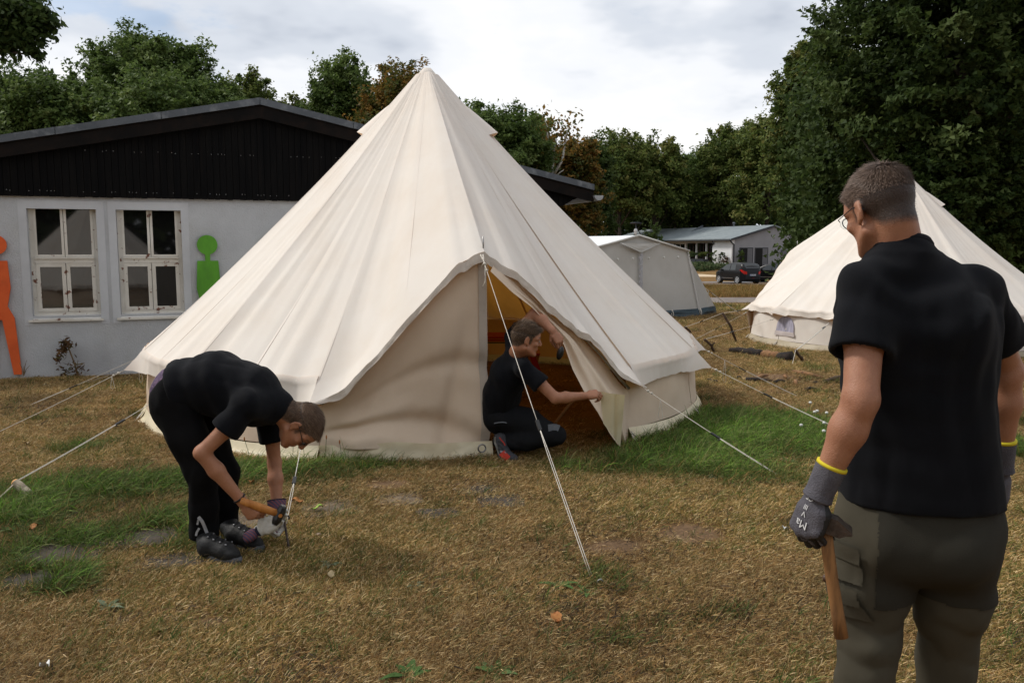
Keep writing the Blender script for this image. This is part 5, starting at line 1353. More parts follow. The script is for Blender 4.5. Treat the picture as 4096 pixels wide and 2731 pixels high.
            sp_.tube(rr, .016, 5, cap=False); sp_.ell(c + ax * .12, (.05, .05, .05), nu=8, nv=6)
            obj('rim', sp_, M_RIM, wo)
    return root
c1 = P(2950, 1130, 60.0); c1[2] = float(gz(c1[0], c1[1])) + .012
car('hatchback', 'black small hatchback with red tail lamps parked beyond the meadow', c1, math.atan2(.937, -.351), 3.50, 1.69, 1.51, False, (.315, -.325), 'OS FM 57')
c2 = P(3108, 1130, 62.0); c2[2] = float(gz(c2[0], c2[1])) + .012
car('estate_car', 'dark estate car half hidden behind the slope of the second tent', c2, math.atan2(.62, -.78), 4.5, 1.77, 1.43, True, (.31, -.29))
# ================================================================ PEOPLE: smooth-union solids meshed with surface nets
def smin(a, b, k):
    h = np.clip(.5 + .5 * (b - a) / k, 0, 1)
    return b + (a - b) * h - k * h * (1 - h)
class Solid:
    """list of primitives (function, centre, bounding radius, blend) -> one closed surface"""
    def __init__(s): s.p = []; s.post = []
    def cone(s, a, ra, b, rb, k=.02, flat=None, fr=1.0):
        a, b = np.asarray(a, float), np.asarray(b, float)
        M = None
        if flat is not None:
            fdir = np.asarray(flat, float); fdir = fdir / np.linalg.norm(fdir); M = np.eye(3) + (1 / fr - 1) * np.outer(fdir, fdir)
        def f(p):
            A, Bq, q = (a, b, p) if M is None else (a @ M, b @ M, p @ M)
            ba = Bq - A; pa = q - A; t = np.clip(pa @ ba / max(ba @ ba, 1e-9), 0, 1)
            d = np.linalg.norm(pa - t[:, None] * ba, axis=1) - (ra + (rb - ra) * t)
            return d if M is None else d * min(1, fr)
        s.p.append((f, (a + b) / 2, np.linalg.norm(b - a) / 2 + max(ra, rb) * max(1, fr), k, 1)); return s
    def chain(s, pts, rs, k=.02, **kw):
        for i in range(len(pts) - 1): s.cone(pts[i], rs[i], pts[i + 1], rs[i + 1], k, **kw)
        return s
    def ell(s, c, r, rot=None, k=.02, sign=1):
        c = np.asarray(c, float); r = np.asarray(r, float); Rm = np.eye(3) if rot is None else np.asarray(rot, float)
        def f(p):
            q = (p - c) @ Rm; k0 = np.linalg.norm(q / r, axis=1); k1 = np.linalg.norm(q / r ** 2, axis=1) + 1e-9
            return np.where(k0 < 1e-4, -r.min(), k0 * (k0 - 1) / k1)
        s.p.append((f, c, r.max(), k, sign)); return s
    def fn(s, f, c, rad, k=.02, sign=1): s.p.append((f, np.asarray(c, float), rad, k, sign)); return s
    def cut(s, n, o, k=.006):
        """keeps the side n points away from"""
        n = np.asarray(n, float); n = n / np.linalg.norm(n); o = np.asarray(o, float); s.post.append(('cut', lambda p: (p - o) @ n, k)); return s
    def offset(s, f): s.post.append(('off', f, 0)); return s
    def ev(s, P_, c=None, br=0.0, blk=None):
        """P_ (nb, m, 3) samples of blocks with centres c"""
        nb, m = P_.shape[:2]; d = np.full((nb, m), .3)
        for f, pc, pr, k, sg in s.p:
            near = np.linalg.norm(c - pc, axis=1) < pr + br + k + .03
            if not near.any(): continue
            v = f(P_[near].reshape(-1, 3)).reshape(-1, m)
            d[near] = smin(d[near], v, k) if sg > 0 else -smin(-d[near], v, k)
        for kind, f, k in s.post:
            v = f(P_.reshape(-1, 3)).reshape(nb, m)
            d = -smin(-d, -v, k) if kind == 'cut' else d + v
        return d
    def mesh(s, h=.006, relax=2):
        lo = np.min([c - r for _, c, r, _, g in s.p if g > 0], 0) - .05; hi = np.max([c + r for _, c, r, _, g in s.p if g > 0], 0) + .05
        Bn = 8; H = Bn * h; nbk = np.ceil((hi - lo) / H).astype(int) + 1
        bi = np.stack(np.meshgrid(*[np.arange(n) for n in nbk], indexing='ij'), -1).reshape(-1, 3)
        cen = lo + (bi + .5) * H; br = H * .87
        dc = np.concatenate([s.ev(cen[i:i + 20000, None], cen[i:i + 20000], br)[:, 0] for i in range(0, len(cen), 20000)])
        act = np.abs(dc) < br * 1.25 + .012; bi, cen = bi[act], cen[act]
        loc = np.stack(np.meshgrid(*[np.arange(Bn + 1)] * 3, indexing='ij'), -1)
        D = np.empty((len(bi), (Bn + 1) ** 3))
        for i in range(0, len(bi), 400):
            Pp = lo + (bi[i:i + 400, None] * Bn + loc.reshape(1, -1, 3)) * h
            D[i:i + 400] = s.ev(Pp, cen[i:i + 400], br)
        D = D.reshape(-1, Bn + 1, Bn + 1, Bn + 1); D = np.where(D == 0, 1e-9, D)
        dims = nbk * Bn + 2
        gid = lambda q: (q[..., 0] * dims[1] + q[..., 1]) * dims[2] + q[..., 2]
        corners = [(i, j, k) for i in (0, 1) for j in (0, 1) for k in (0, 1)]
        cv = np.stack([D[:, i:i + Bn, j:j + Bn, k:k + Bn] for i, j, k in corners], -1)
        mixed = (cv.min(-1) < 0) & (cv.max(-1) > 0)
        w = np.argwhere(mixed); vals = cv[mixed]
        acc = np.zeros((len(w), 3)); cnt = np.zeros(len(w))
        for a in range(8):
            for b in range(a + 1, 8):
                ca, cb = np.array(corners[a]), np.array(corners[b])
                if np.abs(ca - cb).sum() != 1: continue
                x = (vals[:, a] < 0) != (vals[:, b] < 0)
                t = vals[x, a] / (vals[x, a] - vals[x, b])
                acc[x] += ca + (cb - ca) * t[:, None]; cnt[x] += 1
        cell = bi[w[:, 0]] * Bn + w[:, 1:]
        V = lo + (cell + acc / cnt[:, None]) * h
        ids = gid(cell); order = np.argsort(ids); sid = ids[order]
        faces = []
        for ax in range(3):
            sl = [slice(0, Bn)] * 3; s2 = list(sl); s2[ax] = slice(1, Bn + 1)
            d0, d1 = D[(slice(None), *sl)], D[(slice(None), *s2)]
            x = np.argwhere((d0 < 0) != (d1 < 0)); sgn = d0[(d0 < 0) != (d1 < 0)] < 0
            ce = bi[x[:, 0]] * Bn + x[:, 1:]
            u, v = np.eye(3, dtype=int)[(ax + 1) % 3], np.eye(3, dtype=int)[(ax + 2) % 3]
            q = np.stack([gid(ce), gid(ce - u), gid(ce - u - v), gid(ce - v)], 1)
            pos = np.clip(np.searchsorted(sid, q), 0, len(sid) - 1); ok = (sid[pos] == q).all(1)
            f = order[pos[ok]]; sg = sgn[ok]
            faces.append(np.where(sg[:, None], f, f[:, ::-1]))
        Fc = np.concatenate(faces)
        for _ in range(relax):
            e = np.concatenate([Fc[:, [0, 1]], Fc[:, [1, 2]], Fc[:, [2, 3]], Fc[:, [3, 0]]])
            sm = np.zeros_like(V); n = np.zeros(len(V))
            for a, b in ((0, 1), (1, 0)):
                np.add.at(sm, e[:, a], V[e[:, b]]); np.add.at(n, e[:, a], 1)
            V = .5 * V + .5 * sm / np.maximum(n, 1)[:, None]
        return V, Fc
def damp(p, ends, a=.05, b=.15):
    w = 1.0
    for e in ends: w = w * (.12 + .88 * smooth01(a, b, np.linalg.norm(p - e, axis=1)))
    return w
def capd(p, a, ra, b, rb):
    ba = b - a; pa = p - a; t = np.clip(pa @ ba / (ba @ ba), 0, 1); return np.linalg.norm(pa - t[:, None] * ba, axis=1) - (ra + (rb - ra) * t)
def sleeve_fn(a, el, frac, r0, r1, i0, i1, axis_tilt=None):
    """open ended sleeve: outer cone cut square, hollow at the end"""
    ax = unit(el - a); end = a + (el - a) * frac; far = a + (el - a) * (frac + .35)
    cutn = unit(ax + (axis_tilt if axis_tilt is not None else 0))
    def f(p):
        o = capd(p, a, r0, far, r1 + (r1 - r0) * .5); o = -smin(-o, -((p - end) @ cutn), .006)
        i = capd(p, end - ax * .035, i0, far, i1); return np.maximum(o, -i)
    return f, (a + far) / 2, np.linalg.norm(far - a) / 2 + r1 + .03
def unit(v): v = np.asarray(v, float); return v / np.linalg.norm(v)
def frame(up, fwd):
    """columns: right, forward, up"""
    u = unit(up); f = np.asarray(fwd, float); f = unit(f - u * (f @ u)); return np.stack([np.cross(f, u), f, u], 1)
def folds(seed, sc, amp, stretch=(1, 1, 1), sharp=1.0):
    st = np.array(stretch)
    def f(p):
        q = p * st * sc + .35 * np.stack([np.sin(p[:, 2] * 7 + seed), np.sin(p[:, 0] * 9), np.sin(p[:, 0] * 8 + 1)], 1)
        n = vnoise(q, seed) * .7 + vnoise(q * 2.1, seed + 1) * .3
        return amp * (1 - np.abs(n) * 2.0 * sharp) * .5
    return f
# ------------------------------------------------------------------ head
def head_prims(so, c, Rm, s=1.0, k=.012):
    """c head centre (between the ears), Rm columns right/forward/up"""
    W = lambda x, y, z: np.asarray(c) + Rm @ (np.array((x, y, z)) * s)
    E_ = lambda ctr, r, kk=k, sign=1, rot=None: so.ell(W(*ctr), np.array(r) * s, Rm if rot is None else Rm @ rot, kk, sign)
    E_((0, -.018, .045), (.0735, .097, .083), .02); E_((0, -.045, .025), (.068, .068, .075), .02)
    E_((0, .030, -.030), (.060, .066, .088), .02); E_((0, .050, .040), (.060, .050, .058), .02)
    for sd in (-1, 1):
        so.cone(W(sd * .056, .0, -.055), .020 * s, W(sd * .028, .070, -.098), .017 * s, .02)
        so.cone(W(sd * .030, .084, .024), .012 * s, W(sd * .058, .062, .022), .010 * s, .012)
        E_((sd * .045, .066, -.018), (.020, .018, .016), .016)
        E_((sd * .031, .098, .006), (.015, .012, .012), .006, -1); E_((sd * .031, .082, .006), (.0125, .0125, .0120), .003)
        # ear: rim, bowl, lobe
        ro = np.array(Matrix.Rotation(R(18 * sd), 3, 'Z')) @ np.array(Matrix.Rotation(R(-12), 3, 'X'))
        E_((sd * .079, -.012, .002), (.0085, .021, .033), .006, 1, ro)
        E_((sd * .088, -.009, .006), (.0065, .012, .020), .003, -1, ro)
        E_((sd * .0765, -.002, -.026), (.006, .010, .011), .005)
        E_((sd * .0095, .106, -.026), (.0085, .010, .008), .004)
    so.cone(W(0, .093, .022), .0095 * s, W(0, .114, -.019), .0125 * s, .010)
    E_((0, .078, -.060), (.026, .020, .016), .012)
    E_((0, .091, -.053), (.021, .009, .0055), .004); E_((0, .090, -.064), (.019, .009, .006), .004)
    E_((0, .099, -.0585), (.024, .012, .0016), .0015, -1)
    E_((0, .079, -.098), (.022, .020, .018), .014)
    return W
def hair_mask(V, c, Rm, s=1.0, line=0.0, back=-.06, fade=.02):
    q = ((V - c) @ Rm) / s; x, y, z = q[:, 0], q[:, 1], q[:, 2]
    low = np.interp(y, [-.12, -.06, -.03, -.012, .012, .035, .055, .075, .10], [back, back + .01, back + .035, .005, .030, .028, .055, .088 + line, .098 + line])
    m = smooth01(-fade, fade, z - low)
    sideburn = np.exp(-((y - .022) / .010) ** 2) * smooth01(-.03, -.005, z) * (np.abs(x) > .045)
    ear = smooth01(.0765, .0785, np.abs(x)) * (np.abs(y + .012) < .035) * (z < .045) * (z > -.05)
    brow = np.exp(-((z - .030 - .006 * np.cos((np.abs(x) - .034) * 60)) / .0055) ** 2) * smooth01(.010, .016, np.abs(x)) * smooth01(.060, .050, np.abs(x)) * (y > .06)
    return np.clip(np.maximum(np.maximum(m, .8 * sideburn) * (1 - ear), .75 * brow), 0, 1), q
def strands(name, parent, V, N_, mask, q, Rm, s, comb, length, width, n, seed, mcol, up=.35, thr=.5, rand=.35, zmin=None):
    r_ = np.random.default_rng(seed); ok = np.where((mask > thr) & ~((q[:, 1] > .06) & (q[:, 2] < .06)))[0]
    if zmin is not None: ok = ok[q[ok, 2] > zmin]
    id_ = r_.choice(ok, n); p = V[id_] + r_.normal(0, .0015, (n, 3)); nr = N_[id_]
    cd = comb(q[id_]) @ Rm.T; cd = cd - nr * (cd * nr).sum(1)[:, None]; cd /= np.linalg.norm(cd, axis=1)[:, None] + 1e-9
    d = cd + nr * up + r_.normal(0, rand, (n, 3)); d /= np.linalg.norm(d, axis=1)[:, None]
    L_ = length(q[id_]) * r_.uniform(.6, 1.25, n); sd = np.cross(d, nr); sd /= np.linalg.norm(sd, axis=1)[:, None] + 1e-9
    w = (width * r_.uniform(.7, 1.3, n))[:, None]; l = L_[:, None]
    p1 = p + d * l * .5; d2 = d * .8 + cd * .5 - nr * .12; d2 /= np.linalg.norm(d2, axis=1)[:, None]; p2 = p1 + d2 * l * .5
    v = np.stack([p - sd * w, p + sd * w, p1 + sd * w * .85, p1 - sd * w * .85, p2 + sd * w * .2, p2 - sd * w * .2], 1).reshape(-1, 3)
    b = np.arange(n)[:, None] * 6; f = np.concatenate([b + (0, 1, 2, 3), b + (3, 2, 4, 5)])
    o = obj(name, v, mcol, parent, faces=f); attr(o, 'tint', np.repeat(r_.random(n), 6)); return o
def vnormals(V, F_):
    n = np.cross(V[F_[:, 2]] - V[F_[:, 0]], V[F_[:, 3]] - V[F_[:, 1]]); o = np.zeros_like(V)
    for k in range(4): np.add.at(o, F_[:, k], n)
    return o / (np.linalg.norm(o, axis=1)[:, None] + 1e-12)
# ------------------------------------------------------------------ hand
FING = [(.030, .092, (.044, .027, .022), .0092), (.0095, .097, (.048, .030, .023), .0095), (-.011, .093, (.045, .028, .022), .0090), (-.030, .083, (.036, .022, .019), .0080)]
def hand_prims(so, wrist, Rm, side, curls, thumb, s=1.0, fat=1.0, k=.006, spread=.0):
    """Rm columns: x towards the thumb for a right hand (mirrored by side), y along the fingers, z out of the back of the hand"""
    W = lambda q: np.asarray(wrist) + Rm @ (np.array((q[0] * side, q[1], q[2])) * s)
    so.cone(W((0, -.01, 0)), .026 * s * fat, W((0, .03, .0)), .028 * s * fat, .012, flat=Rm[:, 2], fr=.70)
    so.cone(W((.020, .045, 0)), .019 * s * fat, W((.027, .088, .002)), .0145 * s * fat, .010)
    so.cone(W((.002, .040, .001)), .020 * s * fat, W((.008, .092, .004)), .0150 * s * fat, .010)
    so.cone(W((-.016, .042, 0)), .019 * s * fat, W((-.012, .088, .002)), .0145 * s * fat, .010)
    so.cone(W((-.024, .040, -.004)), .017 * s * fat, W((-.029, .078, -.002)), .013 * s * fat, .010)
    tips = []
    for (x, y, L3, r), cu in zip(FING, curls):
        p = np.array((x, y, 0.)); a = 0; rr = r * fat
        so.ell(W(p + (0, -.002, .006)), np.array((.010, .010, .008)) * s * fat, Rm, .006)
        for j, (L_, c_) in enumerate(zip(L3, cu)):
            a += c_; dx = spread * x * 6
            q = p + L_ * np.array((dx * math.cos(a), math.cos(a), -math.sin(a)))
            so.cone(W(p), rr * s, W(q), rr * s * .90, k * .55); p = q; rr *= .92
        tips.append(W(p))
    t = [np.array(q) for q in thumb]; rs = [.0165, .0130, .0115, .0095]
    for i in range(len(t) - 1): so.cone(W(t[i]), rs[i] * s * fat, W(t[i + 1]), rs[i + 1] * s * fat, k)
    return W, tips
GRIP = [(1.15, 1.35, .8), (1.2, 1.4, .85), (1.25, 1.4, .9), (1.25, 1.4, .95)]
RELAX = [(.35, .45, .3), (.45, .5, .35), (.5, .55, .4), (.5, .6, .4)]
TH_GRIP = [(.022, .022, -.010), (.042, .050, -.022), (.036, .078, -.040), (.018, .092, -.052)]
TH_SIDE = [(.024, .022, -.008), (.046, .048, -.014), (.050, .080, -.018), (.046, .104, -.022)]
# ------------------------------------------------------------------ materials
def skin_mat(name, tone, red, hair):
    m, nt, b = new_mat(name); N, L = nt.nodes, nt.links
    b.inputs['Roughness'].default_value = .5; b.inputs['Specular IOR Level'].default_value = .35
    b.inputs['Subsurface Weight'].default_value = .12; b.inputs['Subsurface Radius'].default_value = (.010, .004, .002); b.inputs['Subsurface Scale'].default_value = .6
    t = N.new('ShaderNodeTexCoord')
    n1 = N.new('ShaderNodeTexNoise'); n1.inputs['Scale'].default_value = 26; n1.inputs['Detail'].default_value = 9; n1.inputs['Roughness'].default_value = .75; L.new(t.outputs['Object'], n1.inputs['Vector'])
    n2 = N.new('ShaderNodeTexNoise'); n2.inputs['Scale'].default_value = 320; n2.inputs['Detail'].default_value = 3; L.new(t.outputs['Object'], n2.inputs['Vector'])
    mx = N.new('ShaderNodeMix'); mx.data_type = 'RGBA'; mx.inputs[6].default_value = (*tone, 1); mx.inputs[7].default_value = (*red, 1); L.new(n1.outputs['Fac'], mx.inputs[0])
    at = N.new('ShaderNodeAttribute'); at.attribute_name = 'stubble'
    n3 = N.new('ShaderNodeTexNoise'); n3.inputs['Scale'].default_value = 420; n3.inputs['Detail'].default_value = 2; L.new(t.outputs['Object'], n3.inputs['Vector'])
    hc = N.new('ShaderNodeMix'); hc.data_type = 'RGBA'; hc.inputs[6].default_value = (*[q * .55 for q in hair], 1); hc.inputs[7].default_value = (*[q * 1.5 for q in hair], 1); L.new(n3.outputs['Fac'], hc.inputs[0])
    m2 = N.new('ShaderNodeMix'); m2.data_type = 'RGBA'; L.new(at.outputs['Fac'], m2.inputs[0]); L.new(mx.outputs[2], m2.inputs[6]); L.new(hc.outputs[2], m2.inputs[7])
    L.new(m2.outputs[2], b.inputs['Base Color'])
    bn = N.new('ShaderNodeBump'); bn.inputs['Strength'].default_value = .5; bn.inputs['Distance'].default_value = .003; L.new(n2.outputs['Fac'], bn.inputs['Height']); L.new(bn.outputs[0], b.inputs['Normal'])
    return m
def hair_mat(name, cols): 
    m = leaf_mat(name, cols, .1); m.node_tree.nodes['Principled BSDF'].inputs['Roughness'].default_value = .45; return m
M_TEE = mat('black_jersey', (0.0055, 0.006, 0.0075), (0.0075, 0.008, 0.010), 6, .9, .25, 900, spec=.06)
M_TEE.node_tree.nodes['Principled BSDF'].inputs['Sheen Weight'].default_value = .035
M_TRB = mat('black_work_twill', (0.0045, 0.0045, 0.0052), (0.0075, 0.0075, 0.008), 5, .88, .3, 500, spec=.08)
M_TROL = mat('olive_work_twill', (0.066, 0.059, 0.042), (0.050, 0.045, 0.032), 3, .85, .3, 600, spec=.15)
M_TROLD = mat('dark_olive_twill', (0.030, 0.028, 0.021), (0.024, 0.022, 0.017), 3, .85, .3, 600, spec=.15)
M_GLV = mat('grey_knit_glove', S((92, 90, 96)), S((78, 76, 82)), 30, .9, .6, 260)
M_GLVB = mat('black_coated_glove', (0.014, 0.014, 0.015), (0.02, 0.02, 0.021), 40, .6, .4, 120)
M_YEL = mat('yellow_cuff_edge', (.55, .45, .02))
M_PRINT = mat('white_print', (.6, .6, .6))
M_SPEC = mat('black_spectacle_frame', (.008, .008, .008), rough=.3)
M_WOODH = mat('hammer_wood', S((190, 128, 66)), S((158, 98, 46)), 8, .5, .2, 30, stretch=(4, 4, .6))
M_WOODO = mat('old_wood_handle', S((150, 108, 66)), S((108, 76, 46)), 7, .7, .3, 30, stretch=(4, 4, .5), c3=S((60, 42, 28)), s3=14, amt3=.6)
M_IRON = mat('dark_iron', (.045, .035, .03), (.10, .075, .06), 40, .55, .4, 60, metal=.5)
M_BLKMET = mat('black_painted_iron', (.01, .01, .011), rough=.35, spec=.5)
M_BRIGHT = mat('worn_bright_steel', (.30, .30, .31), (.20, .20, .21), 60, .4, metal=.7)
def mk_lens():
    m, nt, b = new_mat('spectacle_lens'); b.inputs['Base Color'].default_value = (.9, .95, .95, 1); b.inputs['Roughness'].default_value = .02
    b.inputs['Transmission Weight'].default_value = 1.0; b.inputs['IOR'].default_value = 1.1; return m
M_LENS = mk_lens()
def solid_obj(name, so, h, m, parent, relax=2):
    V, F_ = so.mesh(h, relax); return obj(name, V, m, parent, smooth=True, faces=F_), V, F_
def finish_body(root_o, V, F_, c, Rm, s, line, back, fade):
    mk, q = hair_mask(V, c, Rm, s, line, back, fade)
    d = np.linalg.norm((V - c), axis=1) < .16 * s
    attr(root_o, 'stubble', mk * d); return mk * d, q
def eyes(root, W):
    for sd in (-1, 1):
        e = obj('eye', MB().ell(W(sd * .031, .0865, .005), (.0105, .0105, .0105), nu=10, nv=8), M_EYEW, root, smooth=True)
        obj('iris', MB().ell(W(sd * .031, .0945, .004), (.0048, .0048, .0048), nu=8, nv=6), M_IRIS, e, smooth=True)
M_EYEW = mat('eye_white', (.22, .19, .17), rough=.3); M_IRIS = mat('eye_iris', (.02, .016, .012), rough=.15)
def person(label, V, F_, m, loc):
    o = obj('person', V, m, None, smooth=True, faces=F_, origin=loc); tag(o, label, 'person', 'men pitching the tent'); return o
def glasses(parent, W, m, lens_r=(.024, .019), temple=True, thin=.0014):
    mb = MB(); a = np.linspace(0, 2 * math.pi, 21)
    for sd in (-1, 1):
        mb.tube([W(sd * .031 + lens_r[0] * math.cos(t), .100 - .012 * abs(math.cos(t) * .5 + sd * .5 * 0), .004 + lens_r[1] * math.sin(t)) for t in a], thin, 5, cap=False)
        if temple: mb.tube([W(sd * .057, .101, .012), W(sd * .074, .085, .014), W(sd * .081, .01, .020), W(sd * .081, -.012, .018), W(sd * .078, -.035, .0)], thin * .9, 5)
    mb.tube([W(-.009, .106, .008), W(0, .109, .010), W(.009, .106, .008)], thin, 5)
    g = obj('spectacles', mb, m, parent, smooth=True)
    lb = MB()
    for sd in (-1, 1): lb.prism([W(sd * .033 + lens_r[0] * .97 * math.cos(t), .103, .004 + lens_r[1] * .97 * math.sin(t)) for t in a[:-1]], (W(0, .001, 0) - W(0, 0, 0)))
    obj('lens', lb, M_LENS, g); return g

# ================================================================ 1. the man standing on the right, seen from behind
def man_right():
    hair = (.055, .040, .033)
    M_SK = skin_mat('skin_tanned', (.385, .19, .108), (.235, .092, .052), (.036, .022, .016))
    f = unit((.26, .965, 0)); l = np.array((-f[1], f[0], 0)); z = np.array((0, 0, 1.0)); rt = -l
    dC = 2.06
    neckb = P(3608, 1006, dC + .02); chest = P(3668, 1300, dC); waist = P(3672, 1780, dC); pelvis = P(3668, 2060, dC)
    hc = P(3518, 848, dC + .055)
    fh = unit((-.22, .88, -.42)); uph = unit(np.array((-.17, .30, .94))); Rh = frame(uph, fh)
    # --- arms
    shL = P(3470, 1125, dC - .03); elL = P(3442, 1610, dC - .15); wrL = P(3312, 1895, dC - .13)
    shR = P(3905, 1150, dC + .02); elR = P(4022, 1500, dC + .12); wrR = P(4004, 1792, dC + .14)
    so = Solid(); head_prims(so, hc, Rh, .885)
    hb = hc + Rh @ np.array((0, -.045, -.045))
    so.cone(hb, .049, neckb + (0, 0, -.02), .056, .022)
    so.cone(neckb - (0, 0, .055), .055, (neckb * .45 + shL * .55) + (0, 0, -.03), .045, .03); so.cone(neckb - (0, 0, .055), .055, (neckb * .45 + shR * .55) + (0, 0, -.03), .045, .03)
    so.chain([neckb - (0, 0, .06), chest, waist, pelvis], [.06, .10, .09, .09], .05)
    for sh, el, wr in ((shL, elL, wrL), (shR, elR, wrR)):
        so.chain([sh, sh * .5 + el * .5, el + (0, 0, .02)], [.048, .044, .040], .02)
        mid = el * .62 + wr * .38
        so.chain([el, mid, wr], [.041, .0415, .029], .02); so.ell(el - f * .024 + (0, 0, -.006), (.024, .022, .028), None, .014)
        so.cone(wr, .029, wr + unit(wr - el) * .05, .028, .01)
        so.cone(el - f * .030 + l * .03 + (0, 0, .010), .0035, el - f * .032 - l * .03 + (0, 0, .012), .0035, .006); 
    V, F_ = so.mesh(.0055)
    root = person('tall man seen from behind in black T-shirt and olive trousers holding a long handled tool', V, F_, M_SK, (chest[0], chest[1], 0))
    mk, q = finish_body(root, V, F_, hc, Rh, .885, .0, -.066, .018)
    N_ = vnormals(V, F_)
    # --- hair: clipped sides come from the scalp, the top is longer
    M_H = hair_mat('greying_brown_hair', [(.070, .045, .032), (.11, .074, .055), (.155, .108, .082), (.20, .145, .115)])
    def comb(q):
        d = np.zeros_like(q); d[:, 1] = 1.0; d[:, 2] = .1; d[:, 0] = .35 * np.sin(q[:, 1] * 60); w = smooth01(-.03, -.085, q[:, 1])[:, None]; return d * (1 - w) + w * np.array((0, .1, -1.))
    strands('hair', root, V, N_, mk, q, Rh, .885, comb, lambda q: .003 + .021 * smooth01(.030, .105, q[:, 2]) * (1 + .5 * smooth01(.02, .08, q[:, 1])), .00055, 24000, 3, M_H, up=.40, thr=.6, rand=.2, zmin=.034)
    strands('hair', root, V, N_, mk, q, Rh, .885, lambda q: np.tile((0., -.3, -1.), (len(q), 1)), lambda q: .0028 + 0 * q[:, 0], .00045, 9000, 4, hair_mat('clipped_hair', [(.030, .019, .014), (.045, .029, .022), (.07, .048, .038), (.09, .064, .052)]), up=.30, thr=.35, rand=.3)
    W = lambda x, y, zc: hc + Rh @ (np.array((x, y, zc)) * .885)
    glasses(root, W, mat('dark_wire', (.03, .03, .035), metal=.7, rough=.3), (.024, .017))
    # --- T-shirt
    zs = [pelvis[2] - .075, .98, 1.10, 1.22, 1.34, 1.43, 1.50, 1.555, 1.60]
    hem = P(3660, 2032, dC)[2]
    zz = np.array([hem - .06, hem + .05, 1.12, 1.24, 1.36, 1.45, 1.51, 1.55, 1.585])
    aa = np.array([.200, .197, .189, .190, .202, .199, .165, .108, .080]); bb = np.array([.150, .146, .134, .134, .138, .124, .100, .082, .072])
    ctr = lambda zq: np.stack([np.interp(zq, [pelvis[2], chest[2], neckb[2]], [pelvis[0] + .005, chest[0], neckb[0]]), np.interp(zq, [pelvis[2], chest[2], neckb[2]], [pelvis[1], chest[1], neckb[1]])], -1)
    def torso(p):
        zq = p[:, 2]; c2 = ctr(np.clip(zq, zz[0], zz[-1])); dx = p[:, :2] - c2
        u = dx @ l[:2]; v = dx @ f[:2]; a = np.interp(zq, zz, aa); b = np.interp(zq, zz, bb)
        k0 = (np.abs(u / a) ** 2.4 + np.abs(v / b) ** 2.4) ** (1 / 2.4); d = (k0 - 1) * np.minimum(a, b)
        return np.maximum(d * .9, np.maximum(zz[0] - zq, zq - zz[-1]))
    ts = Solid(); ts.fn(torso, (chest + pelvis) / 2, .52, .03)
    for sh, el, sg in ((shL, elL, 1), (shR, elR, -1)):
        ts.cone(neckb - (0, 0, .055), .062, sh + (0, 0, -.016), .066, .04)
        ts.fn(*sleeve_fn(sh + (0, 0, -.014), el + l * sg * .012, .60, .066, .080, .056, .064), .02)
    ts.cone(neckb - (0, 0, .07), .095, neckb - unit(z + f * .50 + l * .10) * .018, .0745, .03)
    ts.cone(chest - f * .055 + l * .07, .09, chest - f * .055 - l * .07, .09, .04)
    fold = folds(5, 15, .010, (1, 1, .16))
    f2 = folds(8, 6.5, .011, (1, 1, .45))
    def tfold(p):
        w = smooth01(neckb[2] - .02, neckb[2] - .16, p[:, 2])
        dd = np.linalg.norm(p - (neckb - f * .08 - rt * .02), axis=1)
        fan = .0045 * np.sin(dd * 78 + 1.5 * np.sin((p @ l) * 14)) * np.exp(-dd / .22)
        lw = .45 + .55 * smooth01(1.05, 1.3, p[:, 2]); return (fold(p) * 1.7 + f2(p) * 1.5) * w * lw + fan * 1.5
    ends = [sh + (el - sh) * .60 for sh, el in ((shL, elL), (shR, elR))] + [neckb]
    ts.offset(lambda p: tfold(p) * damp(p, ends))
    # openings
    nax = unit(z + f * .50 + l * .10); n0 = neckb - nax * .035
    ts.cut((0.02, 0, -1), (0, 0, hem), .004)
    ts.cone(n0 + nax * .035, .062, n0 + nax * .22, .10, .004); f_, c_, r_, k_, _ = ts.p.pop(); ts.p.append((f_, c_, r_, k_, -1))
    shirt, SV, SF = solid_obj('tshirt', ts, .0062, M_TEE, root)
    # collar rib
    n = 40; th = np.arange(n + 1) * 2 * math.pi / n
    ring = []
    e1 = unit(np.cross(nax, f)); e2 = np.cross(nax, e1)
    for t in th: ring.append(neckb + nax * .004 + (e1 * math.cos(t) + e2 * math.sin(t)) * .0640)
    ob = obj('collar', MB().tube(ring, .010, 8, cap=False, flat=1.6), M_TEE, shirt, smooth=True)
    # --- trousers
    tr = Solid()
    hipL = pelvis + l * .095 + (0, 0, -.03); hipR = pelvis + rt * .095 + (0, 0, -.03)
    knL = P(3472, 2610, dC - .02) ; knR = P(3785, 2640, dC + .06)
    anL = np.array((knL[0] - .01, knL[1] + .05, .10)); anR = np.array((knR[0] + .05, knR[1] + .10, .10))
    tr.cone(pelvis + l * .07 + (0, 0, .06), .125, pelvis + rt * .07 + (0, 0, .06), .125, .05, flat=f, fr=.92)
    tr.cone(pelvis - f * .05 + l * .07 + (0, 0, -.06), .105, pelvis - f * .05 + rt * .07 + (0, 0, -.06), .105, .06)
    for hp, kn, an in ((hipL, knL, anL), (hipR, knR, anR)):
        tr.chain([hp, hp * .5 + kn * .5, kn + f * .01, kn * .5 + an * .5 - f * .03, an], [.112, .098, .078, .082, .076], .03)
    g1, g2_ = folds(14, 9, .015, (1, 1, .55)), folds(17, 9, .013, (.7, .9, 1.25))
    def trf(p):
        w = np.exp(-((p[:, 2] - knL[2] - .02) / .16) ** 2)
        return g1(p) * .7 + g2_(p) * (.35 + 1.2 * w)
    tr.offset(trf)
    trs, TV, TF = solid_obj('trousers', tr, .0068, M_TROL, root)
    # dark seat patch, cargo pockets, buttons: raised cloth on the trouser surface
    TN = vnormals(TV, TF)
